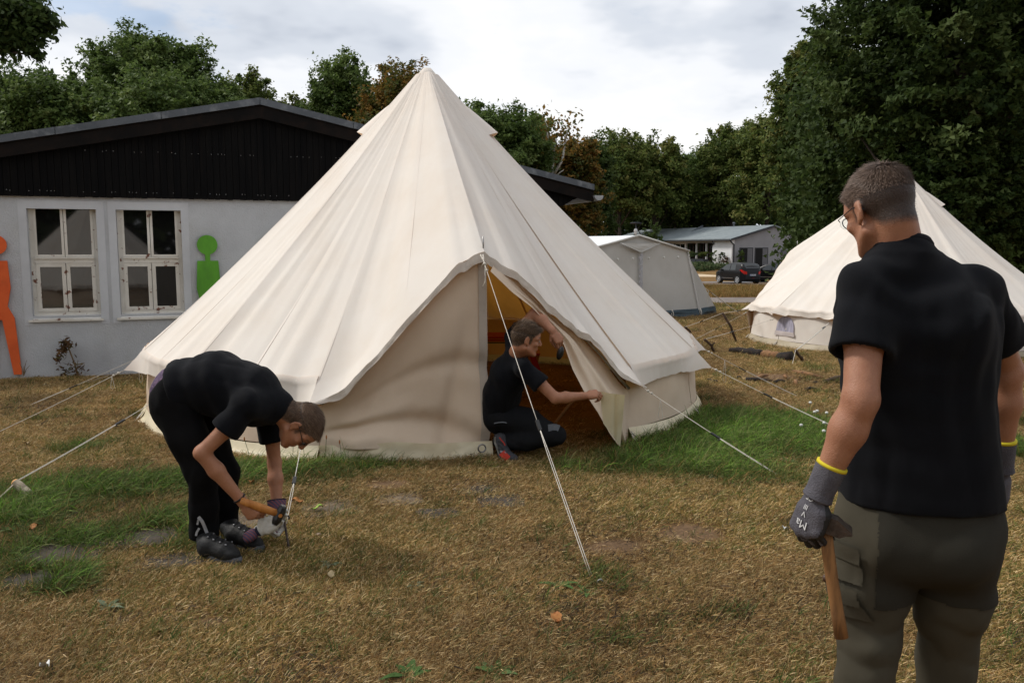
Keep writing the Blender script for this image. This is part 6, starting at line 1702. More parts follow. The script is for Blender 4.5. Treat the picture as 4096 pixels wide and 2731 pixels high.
    def patch(name, m, cond, lift):
        fi = cond(TV[TF].mean(1), TN[TF].mean(1)); ff = TF[fi]; used, inv = np.unique(ff, return_inverse=True)
        v = TV[used] + TN[used] * lift
        return obj(name, v, m, trs, smooth=True, faces=inv.reshape(-1, 4))
    zc = pelvis[2]
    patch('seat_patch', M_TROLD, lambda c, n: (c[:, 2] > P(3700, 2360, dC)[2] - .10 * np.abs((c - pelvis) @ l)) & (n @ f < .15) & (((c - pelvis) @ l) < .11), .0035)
    pk = lambda y0, y1: (P(3430, y1, dC)[2], P(3430, y0, dC)[2])
    for y0, y1, lift in ((2160, 2300, .009), (2150, 2215, .013), (2330, 2430, .009), (2318, 2372, .013)):
        a, b = pk(y0, y1)
        patch('cargo_pocket', M_TROL, lambda c, n, a=a, b=b: (c[:, 2] > a) & (c[:, 2] < b) & (n @ l > .1) & ((c - pelvis) @ l > .05) & ((c - pelvis) @ f > -.115), lift)
    for y in (2200, 2383):
        zt = P(3383, y, dC - .1)[2]
        cand = np.where((np.abs(TV[:, 2] - zt) < .006) & (TN @ l > .6) & ((TV - pelvis) @ f < .02))[0]
        if len(cand):
            j = cand[np.argmin(np.abs(TV[cand] @ f - (pelvis @ f) + .03))]
            c = TV[j] + TN[j] * .016; obj('button', MB().tube([c - TN[j] * .004, c, c + TN[j] * .004], [.0095, .0095, .006], 12), mat('brown_button', (.06, .03, .018), rough=.4), trs, smooth=True)
    for an in (anL, anR):
        bt = Solid(); bt.cone(an + (0, 0, .06), .055, an - (0, 0, .03), .055, .03); bt.cone(an + f * .02 - (0, 0, .045), .045, an + f * .17 - (0, 0, .055), .040, .03)
        bt.cut((0, 0, -1), (0, 0, .002)); solid_obj('shoe', bt, .009, M_TRB, root)
    # --- gloves
    def glove(wr, el, side, Rm, curls, thumb, part):
        gs = Solid(); hand_prims(gs, wr + unit(wr - el) * .055, Rm, side, curls, thumb, 1.06, 1.13)
        go, GV, GF = solid_obj('glove', gs, .0035, M_GLVB, root, relax=1)
        ax = unit(wr - el); cu = MB()
        sidev = Rm[:, 0]; back = Rm[:, 2]
        path = []; rr = []
        for i in range(27): path.append(wr - ax * .020 + ax * .085 * i / 26); rr.append(.0385 - .004 * i / 26 + (.0010 if i % 2 else -.0006) + (.004 * max(0, (i - 20) / 6)))
        cu.tube(path, rr, 24, flat=.92); cf = obj('cuff', cu, M_GLV, go, smooth=True)
        obj('cuff_edge', MB().tube([wr - ax * .027, wr - ax * .019], [.0392, .0395], 24, flat=.92), M_YEL, go, smooth=True)
        GN = vnormals(GV, GF)
        cc, nn_ = GV[GF].mean(1), GN[GF].mean(1); o = wr + ax * .055
        fi = ((nn_ @ back) > .42) & (((cc - o) @ Rm[:, 1]) < .125) & (((cc - o) @ Rm[:, 1]) > -.03)
        ff = GF[fi]; us, inv = np.unique(ff, return_inverse=True); obj('knit_back', GV[us] + GN[us] * .0014, M_GLV, go, smooth=True, faces=inv.reshape(-1, 4))
        return go, GV, GN
    axL = unit(wrL - elL)
    backL = unit((-.90, -.43, 0)); yL = unit(axL + z * -.35); RmL = np.zeros((3, 3))
    RmL[:, 1] = yL; RmL[:, 2] = unit(backL - yL * (backL @ yL)); RmL[:, 0] = np.cross(RmL[:, 1], RmL[:, 2])
    goL, GV, GN = glove(wrL, elL, 1, RmL, [(.75, 1.15, .8), (.85, 1.25, .85), (.9, 1.3, .9), (.95, 1.3, .9)], TH_GRIP, 'L')
    axR = unit(wrR - elR); yR = axR; RmR = np.zeros((3, 3)); RmR[:, 1] = yR; bk = unit(rt * .8 - f * .5); RmR[:, 2] = unit(bk - yR * (bk @ yR)); RmR[:, 0] = np.cross(RmR[:, 1], RmR[:, 2])
    glove(wrR, elR, -1, RmR, RELAX, TH_SIDE, 'R')
    # print on the back of the left glove, reading up the hand
    o = wrL + axL * .055
    cand = np.argmax((GV - o) @ RmL[:, 2] - 3 * np.abs((GV - o) @ RmL[:, 1] - .05) - 2 * np.abs((GV - o) @ RmL[:, 0] - .004))
    for txt, size, yy in (('Ma', .022, .078), ('V', .016, .052), ('III', .013, .034), ('CE', .015, .010)):
        cu = bpy.data.curves.new('print', 'FONT'); cu.body = txt; cu.size = size * 1.25; cu.align_x = 'CENTER'; cu.align_y = 'CENTER'; cu.extrude = .0004
        to_ = bpy.data.objects.new('print_tmp', cu); COL.objects.link(to_)
        dg = bpy.context.evaluated_depsgraph_get(); me = bpy.data.meshes.new_from_object(to_.evaluated_get(dg)); bpy.data.objects.remove(to_)
        ov = np.array([v.co[:] for v in me.vertices]); fs = [tuple(p.vertices) for p in me.polygons]
        px = o + RmL[:, 1] * yy
        wv = px + np.outer(ov[:, 0], RmL[:, 0]) + np.outer(ov[:, 1], RmL[:, 1])
        hgt = []
        for w in wv:
            dd = GV - w; tgt = np.abs(dd @ RmL[:, 0]) + np.abs(dd @ RmL[:, 1]) - .15 * (dd @ RmL[:, 2]); j = np.argmin(tgt); hgt.append((GV[j] - w) @ RmL[:, 2])
        wv = wv + np.outer(np.array(hgt) + .0035, RmL[:, 2]) + np.outer(ov[:, 2], RmL[:, 2])
        obj('print', wv, M_PRINT, goL, faces=fs)
    # --- long handled tool hanging from the left hand
    hd = P(3300, 2128, dC - .135)
    root2 = thing('pickaxe', 'iron headed tool hanging by its head with a long worn wooden handle', 'tool', P(3392, 2560, dC - .16))
    path = [P(3304, 2095, dC - .125), P(3312, 2200, dC - .125), P(3330, 2330, dC - .13), P(3352, 2460, dC - .135), P(3366, 2548, dC - .14)]
    obj('handle', MB().tube(path, [.0115, .0125, .0125, .0130, .0140], 14, flat=1.2), M_WOODO, root2, smooth=True)
    ax = unit(np.array((.78, -.30, -.22))); up_ = unit(path[0] - path[1]); sd = np.cross(up_, ax)
    h0 = path[0] + up_ * .004
    mb = MB()
    prof = [(-.05, .012, .012), (-.03, .020, .022), (.03, .020, .022), (.045, .021, .012), (.058, .024, .006), (.062, .025, .002)]
    g = []
    for t, w, hh in prof: g.append([h0 + ax * t + sd * w * a + up_ * hh * b for a, b in ((-1, -1), (1, -1), (1, 1), (-1, 1))])
    g = np.array(g); mb.grid(g, closed=True); mb.add(g[0], [(0, 1, 2, 3)]); mb.add(g[-1], [(3, 2, 1, 0)])
    obj('head', mb, M_IRON, root2)
man_right()
def project(V):
    q = V - np.array((0, 0, EYE)); fy = q[:, 1] * cp - q[:, 2] * sp; uy = q[:, 1] * sp + q[:, 2] * cp
    return np.column_stack([CX + FPX * q[:, 0] / fy, CY - FPX * uy / fy]), fy
def on_surface(V, N_, pts, lift=.004):
    """points of a mesh nearest to the camera at given photo pixels (used to lay trim on cloth)"""
    s_, dpt = project(V); outp = []
    for x, y in pts:
        dd = np.hypot(s_[:, 0] - x, s_[:, 1] - y); c = np.where(dd < max(9, dd.min() + 5))[0]; j = c[np.argmin(dpt[c] + dd[c] * .001)]
        outp.append(V[j] + N_[j] * lift)
    return np.array(outp)
def strip(name, V, N_, pts, w, m, parent, lift=.004, n=14):
    t = np.linspace(0, len(pts) - 1, n); c0 = on_surface(V, N_, pts, lift)
    c = np.stack([np.interp(t, range(len(pts)), c0[:, k]) for k in range(3)], 1)
    for _ in range(3):
        for i in range(n):
            dv = V - c[i]; vw = unit(c[i] - np.array((0, 0, EYE))); ax_ = dv @ vw; rad_ = np.linalg.norm(dv - np.outer(ax_, vw), axis=1); nb_ = (rad_ < .012) & (np.abs(ax_) < .08)
            if nb_.any(): c[i] = c[i] + vw * (ax_[nb_].min() - lift)
        c[1:-1] = (c[:-2] + 2 * c[1:-1] + c[2:]) / 4
    tg = np.gradient(c, axis=0); view = c - np.array((0, 0, EYE)); sd = np.cross(tg, view); sd /= np.linalg.norm(sd, axis=1)[:, None]
    g = np.stack([c - sd * w / 2, c + sd * w / 2, c + sd * w / 2 + view * .0008, c - sd * w / 2 + view * .0008], 1)
    return obj(name, MB().grid(g, closed=True), m, parent, smooth=False)
M_REFL = mat('reflective_tape', S((178, 180, 184)), S((150, 152, 156)), 40, .5)
M_GLEATH = mat('pale_glove_leather', S((214, 212, 204)), S((190, 186, 176)), 14, .75, .4, 70)
M_GSTRIPE, _nt, _b = new_mat('striped_glove_cloth')
def stripes():
    N, L = _nt.nodes, _nt.links; t = N.new('ShaderNodeTexCoord'); w = N.new('ShaderNodeTexWave'); w.inputs['Scale'].default_value = 26; w.inputs['Distortion'].default_value = .4; w.bands_direction = 'DIAGONAL'
    L.new(t.outputs['Object'], w.inputs['Vector']); r = N.new('ShaderNodeValToRGB'); e = r.color_ramp.elements; e[0].position = .35; e[0].color = (.065, .055, .105, 1); e[1].position = .7; e[1].color = (.20, .07, .085, 1)
    L.new(w.outputs['Fac'], r.inputs[0]); L.new(r.outputs[0], _b.inputs['Base Color']); _b.inputs['Roughness'].default_value = .9
stripes()
M_PLAID = mat('purple_plaid', S((92, 74, 98)), S((60, 50, 72)), 60, .9, c3=S((140, 110, 130)), s3=90, amt3=.6)
M_BOOT = mat('black_boot_leather', (.010, .010, .0105), (.016, .016, .016), 20, .6, .3, 80, spec=.25)
M_SOLE = mat('grey_boot_sole', S((96, 98, 102)), S((60, 62, 66)), 20, .7)
def boot(parent, heel, toe, ank, m, sole_m, name='boot', tall=.16, w=.044):
    heel, toe, ank = np.asarray(heel), np.asarray(toe), np.asarray(ank); d = unit((toe - heel) * (1, 1, 0)); sd = np.array((-d[1], d[0], 0))
    so = Solid(); L_ = np.linalg.norm(toe - heel)
    so.cone(heel + d * .035 + (0, 0, .050), .042, toe - d * .075 + (0, 0, .044), .043, .03); so.cone(toe - d * .085 + (0, 0, .040), .042, toe - d * .045 + (0, 0, .034), .038, .02)
    so.cone(heel + d * .045 + (0, 0, .06), .048, ank + (0, 0, .04), .056, .03); so.cone(heel + d * .06 + (0, 0, .08), .046, toe - d * .10 + (0, 0, .062), .040, .03)
    so.cut((0, 0, -1), heel * (0, 0, 1) + (0, 0, .012))
    so.offset(lambda p: .003 * vnoise(p * 38, 3))
    bo, BV, BF = solid_obj(name, so, .0055, m, parent)
    n = 36; th = np.arange(n) * 2 * math.pi / n; c = (heel + toe) / 2
    ring = np.array([c + d * (L_ / 2 + .004) * np.sign(math.cos(t)) * abs(math.cos(t)) ** .75 + sd * .043 * (1 - .18 * (math.cos(t) < -.2)) * np.sign(math.sin(t)) * abs(math.sin(t)) ** .75 for t in th])
    zs = np.array([0.0, .010, .022, .034]); k = np.array([.97, 1.0, 1.0, .95])
    g = np.stack([c + (ring - c) * kk + np.array((0, 0, 1)) * (zq - c[2] + heel[2]) * np.array((0, 0, 1)) + np.outer((np.cos(th) < -.3) * .012 * (zq > .01), (0, 0, 1)) for zq, kk in zip(zs, k)])
    obj('sole', MB().grid(g, closed=True).add(g[0], [tuple(range(n))]), sole_m, bo, smooth=True)
    return bo, BV, BF, d, sd
def hand_obj_prims(so, wr, y, back, side, curls, thumb, s=1.0, fat=1.0):
    y = unit(y); b = np.asarray(back, float); b = unit(b - y * (b @ y)); Rm = np.stack([np.cross(y, b), y, b], 1); hand_prims(so, wr, Rm, side, curls, thumb, s, fat); return Rm

# ================================================================ 2. the man bending over, hammering a peg
def man_bent():
    Y1 = np.array((0, 1.0, 0)); z = np.array((0, 0, 1.0)); d0 = 4.30
    pel, mid, chest, nb = P(722, 1580, d0), P(868, 1532, d0), P(1004, 1574, d0), P(1134, 1640, d0)
    hc = P(1200, 1703, d0); fh = unit((.16, -.10, -.98)); uh = unit((.97, 0, .24)); Rh = frame(uh, fh)
    sr, er_, wr = P(1000, 1624, 4.10), P(806, 1810, 4.04), P(958, 1992, 4.12)
    sl_, el, wl = P(1078, 1655, 4.48), P(1098, 1850, 4.50), P(1108, 2022, 4.42)
    so = Solid(); head_prims(so, hc, Rh, 1.0)
    so.cone(hc + Rh @ np.array((0, -.04, -.05)), .056, nb, .060, .03)
    so.chain([nb, chest, mid, pel], [.06, .09, .10, .106], .05, flat=Y1, fr=1.2)
    for a, b, c in ((sr, er_, wr), (sl_, el, wl)):
        so.chain([a, (a + b) / 2, b], [.044, .041, .036], .02); so.chain([b, b * .62 + c * .38, c], [.037, .040, .026], .02)
    so.ell(er_ + (-.018, 0, -.006), (.018, .018, .02), None, .012)
    so.cone(wr, .026, wr + unit(wr - er_) * .03, .027, .01)
    yv = unit((.62, -.05, -.78)); Rr = hand_obj_prims(so, wr + unit(wr - er_) * .03, yv, (-.2, -1, 0), -1, [(1.0, 1.35, .8), (1.05, 1.4, .85), (1.1, 1.4, .9), (1.1, 1.4, .95)], [(.022, .022, -.010), (.044, .052, -.012), (.046, .084, -.018), (.040, .106, -.026)])
    kn, ak = P(812, 1890, 4.20), P(818, 2150, 4.27); kf, af = P(900, 1888, 4.42), P(905, 2110, 4.46)
    for h_, k_, a_ in ((pel + (0, -.09, -.02), kn, ak), (pel + (0, .09, -.02), kf, af)): so.chain([h_, k_, a_], [.08, .05, .04], .04)
    V, F_ = so.mesh(.0055)
    M_SK = skin_mat('skin_fair', (.43, .215, .122), (.27, .105, .058), (.05, .033, .024))
    root = person('young man in black clothes bending over and hammering a tent peg', V, F_, M_SK, (pel[0], pel[1], 0))
    mk, q = finish_body(root, V, F_, hc, Rh, 1.0, -.004, -.062, .014); N_ = vnormals(V, F_)
    M_H = hair_mat('light_brown_hair', [(.06, .036, .024), (.095, .058, .038), (.145, .092, .06), (.20, .135, .09)])
    def comb(q): d = np.zeros_like(q); d[:, 1] = 1; d[:, 2] = .3; d[:, 0] = .25 * np.sin(q[:, 1] * 50); bk = (q[:, 2] < .045); d[bk] = (0, -.35, -1); return d
    strands('hair', root, V, N_, mk, q, Rh, 1.0, comb, lambda q: .008 + .026 * smooth01(.02, .11, q[:, 2]) + .014 * smooth01(.05, .085, q[:, 1]), .0008, 17000, 13, M_H, up=.16, thr=.45, rand=.16)
    eyes(root, lambda *a: hc + Rh @ np.array(a))
    W = lambda x, y, zc: hc + Rh @ np.array((x, y, zc)); glasses(root, W, M_SPEC, (.025, .020), thin=.0024)
    # shirt
    ts = Solid(); ts.chain([P(658, 1577, d0), P(720, 1556, d0), P(866, 1522, d0), chest, nb - (nb - chest) * .18], [.146, .147, .146, .146, .080], .06, flat=Y1, fr=1.28)
    ts.cone(mid + (-.02, 0, -.05), .12, chest + (0, 0, -.05), .12, .06, flat=Y1, fr=1.15)
    for a, b in ((sr, er_), (sl_, el)):
        ts.cone(nb - (nb - chest) * .25, .075, a + (-.01, 0, .01), .078, .05)
        ts.fn(*sleeve_fn(a + (-.012, 0, .008), b + (.02, 0, 0), .56, .072, .080, .056, .064), .02)
    g1, g2_ = folds(31, 13, .008, (.4, 1, 1)), folds(35, 6, .006, (.5, 1, 1))
    ax = unit(nb - mid)
    def fo(p): t = (p - mid) @ unit(chest - pel); return g1(p) + g2_(p) + .0035 * np.sin(t * 62 + 2.5 * np.sin(p[:, 1] * 8) + 14 * p[:, 2])
    ts.offset(lambda p: fo(p) * damp(p, [sr + (er_ - sr) * .56, sl_ + (el - sl_) * .56, nb]))
    ts.cut(unit((-.94, 0, -.34)), P(700, 1490, d0)); nax = unit(hc + Rh @ np.array((0, -.04, -.05)) - nb)
    ts.cone(nb + nax * .0, .066, nb + nax * .2, .10, .004); f_, c_, r_, k_, _ = ts.p.pop(); ts.p.append((f_, c_, r_, k_, -1))
    sh_, SV, SF = solid_obj('tshirt', ts, .0065, M_TEE, root)
    e1 = unit(np.cross(nax, Y1)); e2 = np.cross(nax, e1); th = np.linspace(0, 2 * math.pi, 33)
    obj('collar', MB().tube([nb + nax * .004 + (e1 * math.cos(t) + e2 * math.sin(t)) * .068 for t in th], .009, 7, cap=False), M_TEE, sh_, smooth=True)
    us = Solid(); us.cone(P(706, 1560, d0), .130, P(758, 1542, d0), .126, .03, flat=Y1, fr=1.2); us.offset(folds(41, 30, .006)); us.cut(unit((-.90, 0, .43)), P(655, 1478, d0)); solid_obj('undershirt', us, .006, M_PLAID, root)
    # trousers
    tr = Solid(); hr, hf = pel + (.0, -.085, -.03), pel + (.0, .085, -.03)
    tr.cone(pel + (0, -.06, .03), .128, pel + (0, .06, .03), .128, .05); tr.cone(pel + (-.02, -.05, -.06), .115, pel + (-.02, .05, -.06), .115, .05)
    tr.chain([hr, hr * .5 + kn * .5 + (.0, 0, 0), kn, kn * .5 + ak * .5, ak + (0, 0, .0)], [.122, .104, .084, .078, .082], .04)
    tr.chain([hf, hf * .5 + kf * .5, kf, kf * .5 + af * .5, af], [.122, .102, .082, .074, .078], .04)
    a1, a2 = folds(51, 8, .015, (1, 1, .8)), folds(57, 14, .008, (1, 1, .6)); tr.offset(lambda p: a1(p) + a2(p))
    tr.cut(unit((-.72, 0, .70)), P(690, 1500, d0)); tr.cut((0, 0, -1), (0, 0, .075))
    to, TV, TF = solid_obj('trousers', tr, .007, M_TRB, root); TN = vnormals(TV, TF)
    strip('reflective_stripe', TV, TN, [(797, 2067), (792, 2085), (788, 2100)], .010, M_REFL, to)
    strip('reflective_stripe', TV, TN, [(795, 2067), (815, 2090), (826, 2120), (838, 2150)], .016, M_REFL, to)
    strip('reflective_stripe', TV, TN, [(796, 2112), (789, 2126), (784, 2140)], .011, M_REFL, to)
    strip('reflective_stripe', TV, TN, [(838, 2150), (850, 2150), (860, 2156)], .011, M_REFL, to)
    # boots
    for h_, t_, a_ in ((G(806, 2226), G(962, 2252), ak), (G(918, 2176), G(1052, 2204), af)):
        bo, BV, BF, d, sd = boot(root, h_, t_, a_, M_BOOT, M_SOLE, tall=.15)
        BN_ = vnormals(BV, BF); hk = MB(); lc = MB(); c0 = h_ * .52 + t_ * .48
        for i in range(4):
            for sg in (-1, 1):
                tgt = c0 + d * (-.055 + .038 * i) + sd * .022 * sg + (0, 0, .16); j = np.argmin(np.linalg.norm((BV - tgt) * (1, 1, .25), axis=1)); hk.ell(BV[j] + BN_[j] * .003, (.006, .006, .005), nu=8, nv=5)
                if sg < 0: pj = BV[j] + BN_[j] * .004
                else: lc.tube([pj, (pj + BV[j]) / 2 + (0, 0, .012), BV[j] + BN_[j] * .004], .003, 5)
        obj('lace_hook', hk, M_BRIGHT, bo, smooth=True); obj('lace', lc, M_BLACKP, bo)
    # braided wristband
    ax = unit(wr - er_); e1 = unit(np.cross(ax, Y1)); e2 = np.cross(ax, e1); th = np.linspace(0, 2 * math.pi, 41); c = wr - ax * .002
    obj('wristband', MB().tube([c + (e1 * math.cos(t) + e2 * math.sin(t)) * (.0295 + .0012 * math.sin(t * 14)) for t in th], .0045, 6, cap=False), M_BLACKP, root, smooth=True)
    # gloved left hand round the peg
    gs = Solid(); axl = unit(wl - el); wg = wl + axl * .03
    hand_obj_prims(gs, wg, (.12, -.10, -1), (.55, .80, 0), 1, [(1.0, 1.2, .7), (1.05, 1.3, .8), (1.1, 1.3, .85), (1.1, 1.3, .9)], [(.022, .022, -.012), (.040, .046, -.030), (.030, .070, -.050), (.012, .082, -.060)], 1.02, 1.2)
    go, GV, GF = solid_obj('glove', gs, .0042, M_GLEATH, root, relax=1)
    cu = MB().tube([wl - axl * .030, wl - axl * .01, wl + axl * .03, wl + axl * .045], [.052, .050, .042, .036], 20, cap=False); obj('cuff', cu, M_GSTRIPE, go, smooth=True)
    obj('cuff_edge', MB().tube([wl - axl * .034, wl - axl * .028], [.0525, .0525], 20), mat('navy_binding', (.012, .013, .03)), go, smooth=True)
    GN = vnormals(GV, GF); cc, nn_ = GV[GF].mean(1), GN[GF].mean(1)
    fi = (nn_ @ unit((.55, .80, 0)) > .25); ff = GF[fi]; us_, inv = np.unique(ff, return_inverse=True); obj('cloth_back', GV[us_] + GN[us_] * .0016, M_GSTRIPE, go, smooth=True, faces=inv.reshape(-1, 4))
    # empty glove of the other hand, pinched beside it
    w0 = P(1022, 2130, 4.24); root2 = thing('work_glove', 'empty pale leather work glove with striped cuff hanging beside the held peg', 'glove', w0)
    gs = Solid(); Rm = hand_obj_prims(gs, w0 + unit((.8, 0, .45)) * .03, (.86, .05, .50), (.1, .9, -.4), 1, [(.1, .3, .2), (.15, .4, .3), (.2, .4, .3), (.3, .5, .3)], [(.022, .022, -.01), (.05, .04, -.02), (.064, .07, -.03), (.066, .09, -.04)], 1.0, 1.25)
    g2o, GV, GF = solid_obj('palm', gs, .0042, M_GLEATH, root2, relax=1)
    cax = unit((-.86, -.05, -.50)); obj('cuff', MB().tube([w0 + (.02, 0, .012), w0, w0 + cax * .03, w0 + cax * .055], [.036, .044, .050, .047], 20, cap=True, flat=.62), M_GSTRIPE, root2, smooth=True)
    obj('cuff_edge', MB().tube([w0 + (.024, 0, .014), w0 + (.018, 0, .010)], [.041, .042], 20, flat=.68), mat('navy_binding2', (.012, .013, .03)), root2, smooth=True)
    # hammer
    hA = P(1000, 2014, 4.095); hB = P(1118, 2056, 4.16); ax = unit(hB - hA)
    root3 = thing('club_hammer', 'short club hammer with black head and wooden handle', 'hammer', hB)
    obj('handle', MB().tube([hA - ax * .05, hA, hA * .6 + hB * .4, hB], [.013, .0155, .0165, .014], 14, flat=1.3), M_WOODH, root3, smooth=True)
    up_ = unit(np.array((-.06, -.05, 1.0))); up_ = unit(up_ - ax * (up_ @ ax)); sd = np.cross(up_, ax); g = []
    for t, w in ((-.056, .015), (-.050, .019), (-.030, .024), (.018, .024), (.040, .020), (.046, .016)):
        g.append([hB + up_ * t + sd * w * math.cos(a) * (1 if abs(math.cos(a)) < .8 else 1) + ax * w * 1.0 * math.sin(a) for a in np.arange(8) * math.pi / 4 + math.pi / 8])
    g = np.array(g); obj('head', MB().grid(g, closed=True), M_BLKMET, root3)
    obj('striking_face', MB().prism(g[-1], up_ * .004).prism(g[0], -up_ * .004), M_BRIGHT, root3)
    fc = hB - sd * .0245 if (hB - sd * .03)[1] < hB[1] else hB + sd * .0245; fn_ = unit(fc - hB)
    obj('wood_end', MB().tube([fc, fc + fn_ * .001], .0105, 14), M_WOODH, root3)
    # peg and its ground point
    pt = G(1158, 2204); pb = P(1136, 2075, 4.40)
    root4 = thing('ground_peg', 'long rusty peg being driven in by the bending man', 'peg', pt, 'steel ground pegs')
    d = unit(pt - pb); obj('shaft', MB().tube([pb - d * .02, pb, pt, pt + d * .05], .0065, 7), M_IRON, root4, smooth=True)
    obj('hook', MB().tube([pb - d * .018, pb - d * .03 + (.015, 0, 0), pb - d * .015 + (.03, 0, 0), pb + (.028, 0, 0)], .005, 6), M_IRON, root4, smooth=True)
man_bent()

# ================================================================ 3. the man kneeling in the doorway
def man_kneeling():
    Y1 = np.array((0, 1.0, 0)); z = np.array((0, 0, 1.0))
    pel, chest, nb = P(1995, 1655, 6.38), P(2040, 1490, 6.25), P(2072, 1412, 6.16)
    mid = (pel + chest) / 2 + (-.02, 0, 0)
    hc = P(2104, 1358, 6.08); fh = unit((.90, .22, -.34)); uh = unit((.20, -.02, .98)); Rh = frame(uh, fh)
    sr, er_, wr = P(2100, 1475, 6.05), P(2222, 1592, 5.99), P(2325, 1584, 6.12)
    sl_, el, wl = P(2055, 1350, 6.42), P(2140, 1252, 6.42), P(2205, 1318, 6.30)
    so = Solid(); head_prims(so, hc, Rh, 1.02)
    so.cone(hc + Rh @ np.array((0, -.035, -.06)), .056, nb, .058, .03)
    so.chain([nb, chest, pel], [.06, .09, .10], .05, flat=Y1, fr=1.2)
    so.chain([sr, (sr + er_) / 2, er_], [.048, .045, .040], .02); so.chain([er_, er_ * .62 + wr * .38, wr], [.040, .042, .029], .02); so.ell(er_ + (-.004, -.02, -.014), (.02, .02, .02), None, .012)
    so.chain([sl_, el, el * .55 + wl * .45, wl], [.050, .044, .045, .030], .02)
    so.cone(wr, .028, wr + (.025, 0, 0), .028, .01); so.cone(wl, .028, wl + unit(wl - el) * .02, .028, .01)
    hand_obj_prims(so, wr + (.022, .0, .004), (.98, .05, .12), (-.1, -.55, .83), -1, [(.7, 1.2, .7), (.8, 1.25, .8), (.9, 1.3, .8), (.95, 1.3, .9)], [(.022, .022, -.010), (.044, .05, -.012), (.05, .08, -.02), (.04, .10, -.03)], 1.05)
    hand_obj_prims(so, wl + unit(wl - el) * .02, (.55, -.25, -.80), (.35, -.9, .35), 1, [(.5, .8, .5), (.8, 1.0, .6), (.95, 1.2, .7), (1.0, 1.2, .8)], [(.022, .022, -.012), (.040, .05, -.03), (.034, .085, -.044), (.03, .108, -.05)], 1.05)
    kn, ak = P(2222, 1742, 6.12), P(1996, 1765, 6.28); kf, af = P(2190, 1770, 6.52), P(1960, 1800, 6.58)
    for h_, k_, a_ in ((pel + (0, -.09, 0), kn, ak), (pel + (0, .09, 0), kf, af)): so.chain([h_, k_ + (0, 0, .02), a_ + (.04, 0, .02)], [.08, .045, .03], .03)
    V, F_ = so.mesh(.006)
    M_SK = skin_mat('skin_warm', (.40, .195, .108), (.27, .105, .058), (.045, .032, .026))
    root = person('man in black T-shirt kneeling in the tent doorway and pulling the door flap', V, F_, M_SK, (pel[0], pel[1], 0))
    mk, q = finish_body(root, V, F_, hc, Rh, 1.02, -.002, -.058, .014); N_ = vnormals(V, F_)
    M_H = hair_mat('ash_brown_hair', [(.045, .028, .018), (.080, .050, .031), (.13, .085, .054), (.20, .135, .09)])
    def comb(q): d = np.zeros_like(q); d[:, 1] = 1; d[:, 2] = .2; d[:, 0] = .5 * np.sin(q[:, 1] * 46 + q[:, 0] * 20); bk = (q[:, 2] < .05); d[bk] = (0, -.4, -1); return d
    strands('hair', root, V, N_, mk, q, Rh, 1.02, comb, lambda q: .008 + .040 * smooth01(.03, .11, q[:, 2]) + .012 * smooth01(.05, .085, q[:, 1]), .0012, 10000, 23, M_H, up=.38, thr=.45, rand=.28)
    eyes(root, lambda *a: hc + Rh @ (np.array(a) * 1.02))
    ts = Solid(); ts.chain([pel + (0, 0, -.02), mid, chest, nb + (chest - nb) * .25], [.145, .140, .145, .075], .06, flat=Y1, fr=1.22)
    ts.cone(nb + (chest - nb) * .3, .072, sr + (-.01, 0, .005), .075, .05); ts.fn(*sleeve_fn(sr + (-.012, 0, .005), er_ + (-.01, 0, .01), .60, .070, .080, .056, .064), .02)
    ts.cone(nb + (chest - nb) * .3, .072, sl_ + (-.01, 0, 0), .072, .05); ts.fn(*sleeve_fn(sl_ + (-.01, 0, 0), el, .40, .068, .076, .054, .060), .02)
    g1, g2_ = folds(71, 11, .012, (1, 1, .5)), folds(75, 6, .010); ts.offset(lambda p: (g1(p) + g2_(p)) * damp(p, [sr + (er_ - sr) * .6, sl_ + (el - sl_) * .4, nb]))
    nax = unit(hc + Rh @ np.array((0, -.035, -.06)) - nb); ts.cone(nb + nax * .002, .066, nb + nax * .2, .10, .004); f_, c_, r_, k_, _ = ts.p.pop(); ts.p.append((f_, c_, r_, k_, -1))
    sh_, SV, SF = solid_obj('tshirt', ts, .0075, M_TEE, root)
    e1 = unit(np.cross(nax, Y1)); e2 = np.cross(nax, e1); th = np.linspace(0, 2 * math.pi, 33)
    obj('collar', MB().tube([nb + nax * .004 + (e1 * math.cos(t) + e2 * math.sin(t)) * .067 for t in th], .009, 7, cap=False), M_TEE, sh_, smooth=True)
    tr = Solid(); tr.cone(pel + (0, -.06, -.01), .130, pel + (0, .06, -.01), .130, .05)
    tr.chain([pel + (.02, -.09, 0), pel * .45 + kn * .55 + (0, 0, .02), kn], [.120, .108, .078], .04); tr.chain([kn, kn * .5 + ak * .5 + (0, 0, -.01), ak], [.076, .085, .060], .03)
    tr.chain([pel + (.02, .09, 0), pel * .45 + kf * .55, kf], [.120, .105, .078], .04); tr.chain([kf, kf * .5 + af * .5, af], [.076, .08, .060], .03)
    a1, a2 = folds(81, 9, .012, (.6, 1, 1)), folds(83, 17, .007); tr.offset(lambda p: a1(p) + a2(p)); tr.cut((0, 0, -1), (0, 0, .035))
    M_TRD = mat('charcoal_work_twill', (.008, .0085, .010), (.013, .0135, .015), 5, .88, .3, 500, spec=.08)
    to, TV, TF = solid_obj('trousers', tr, .0075, M_TRD, root); TN = vnormals(TV, TF)
    M_PATCH = mat('grey_knee_cloth', S((104, 108, 114)), S((88, 92, 98)), 30, .85)
    strip('knee_patch', TV, TN, [(2190, 1706), (2206, 1704), (2222, 1704), (2234, 1708)], .058, M_PATCH, to, .005, 10)
    strip('pocket_seam', TV, TN, [(1972, 1698), (1996, 1690), (2020, 1688), (2026, 1694)], .008, M_PATCH, to, .003, 10)
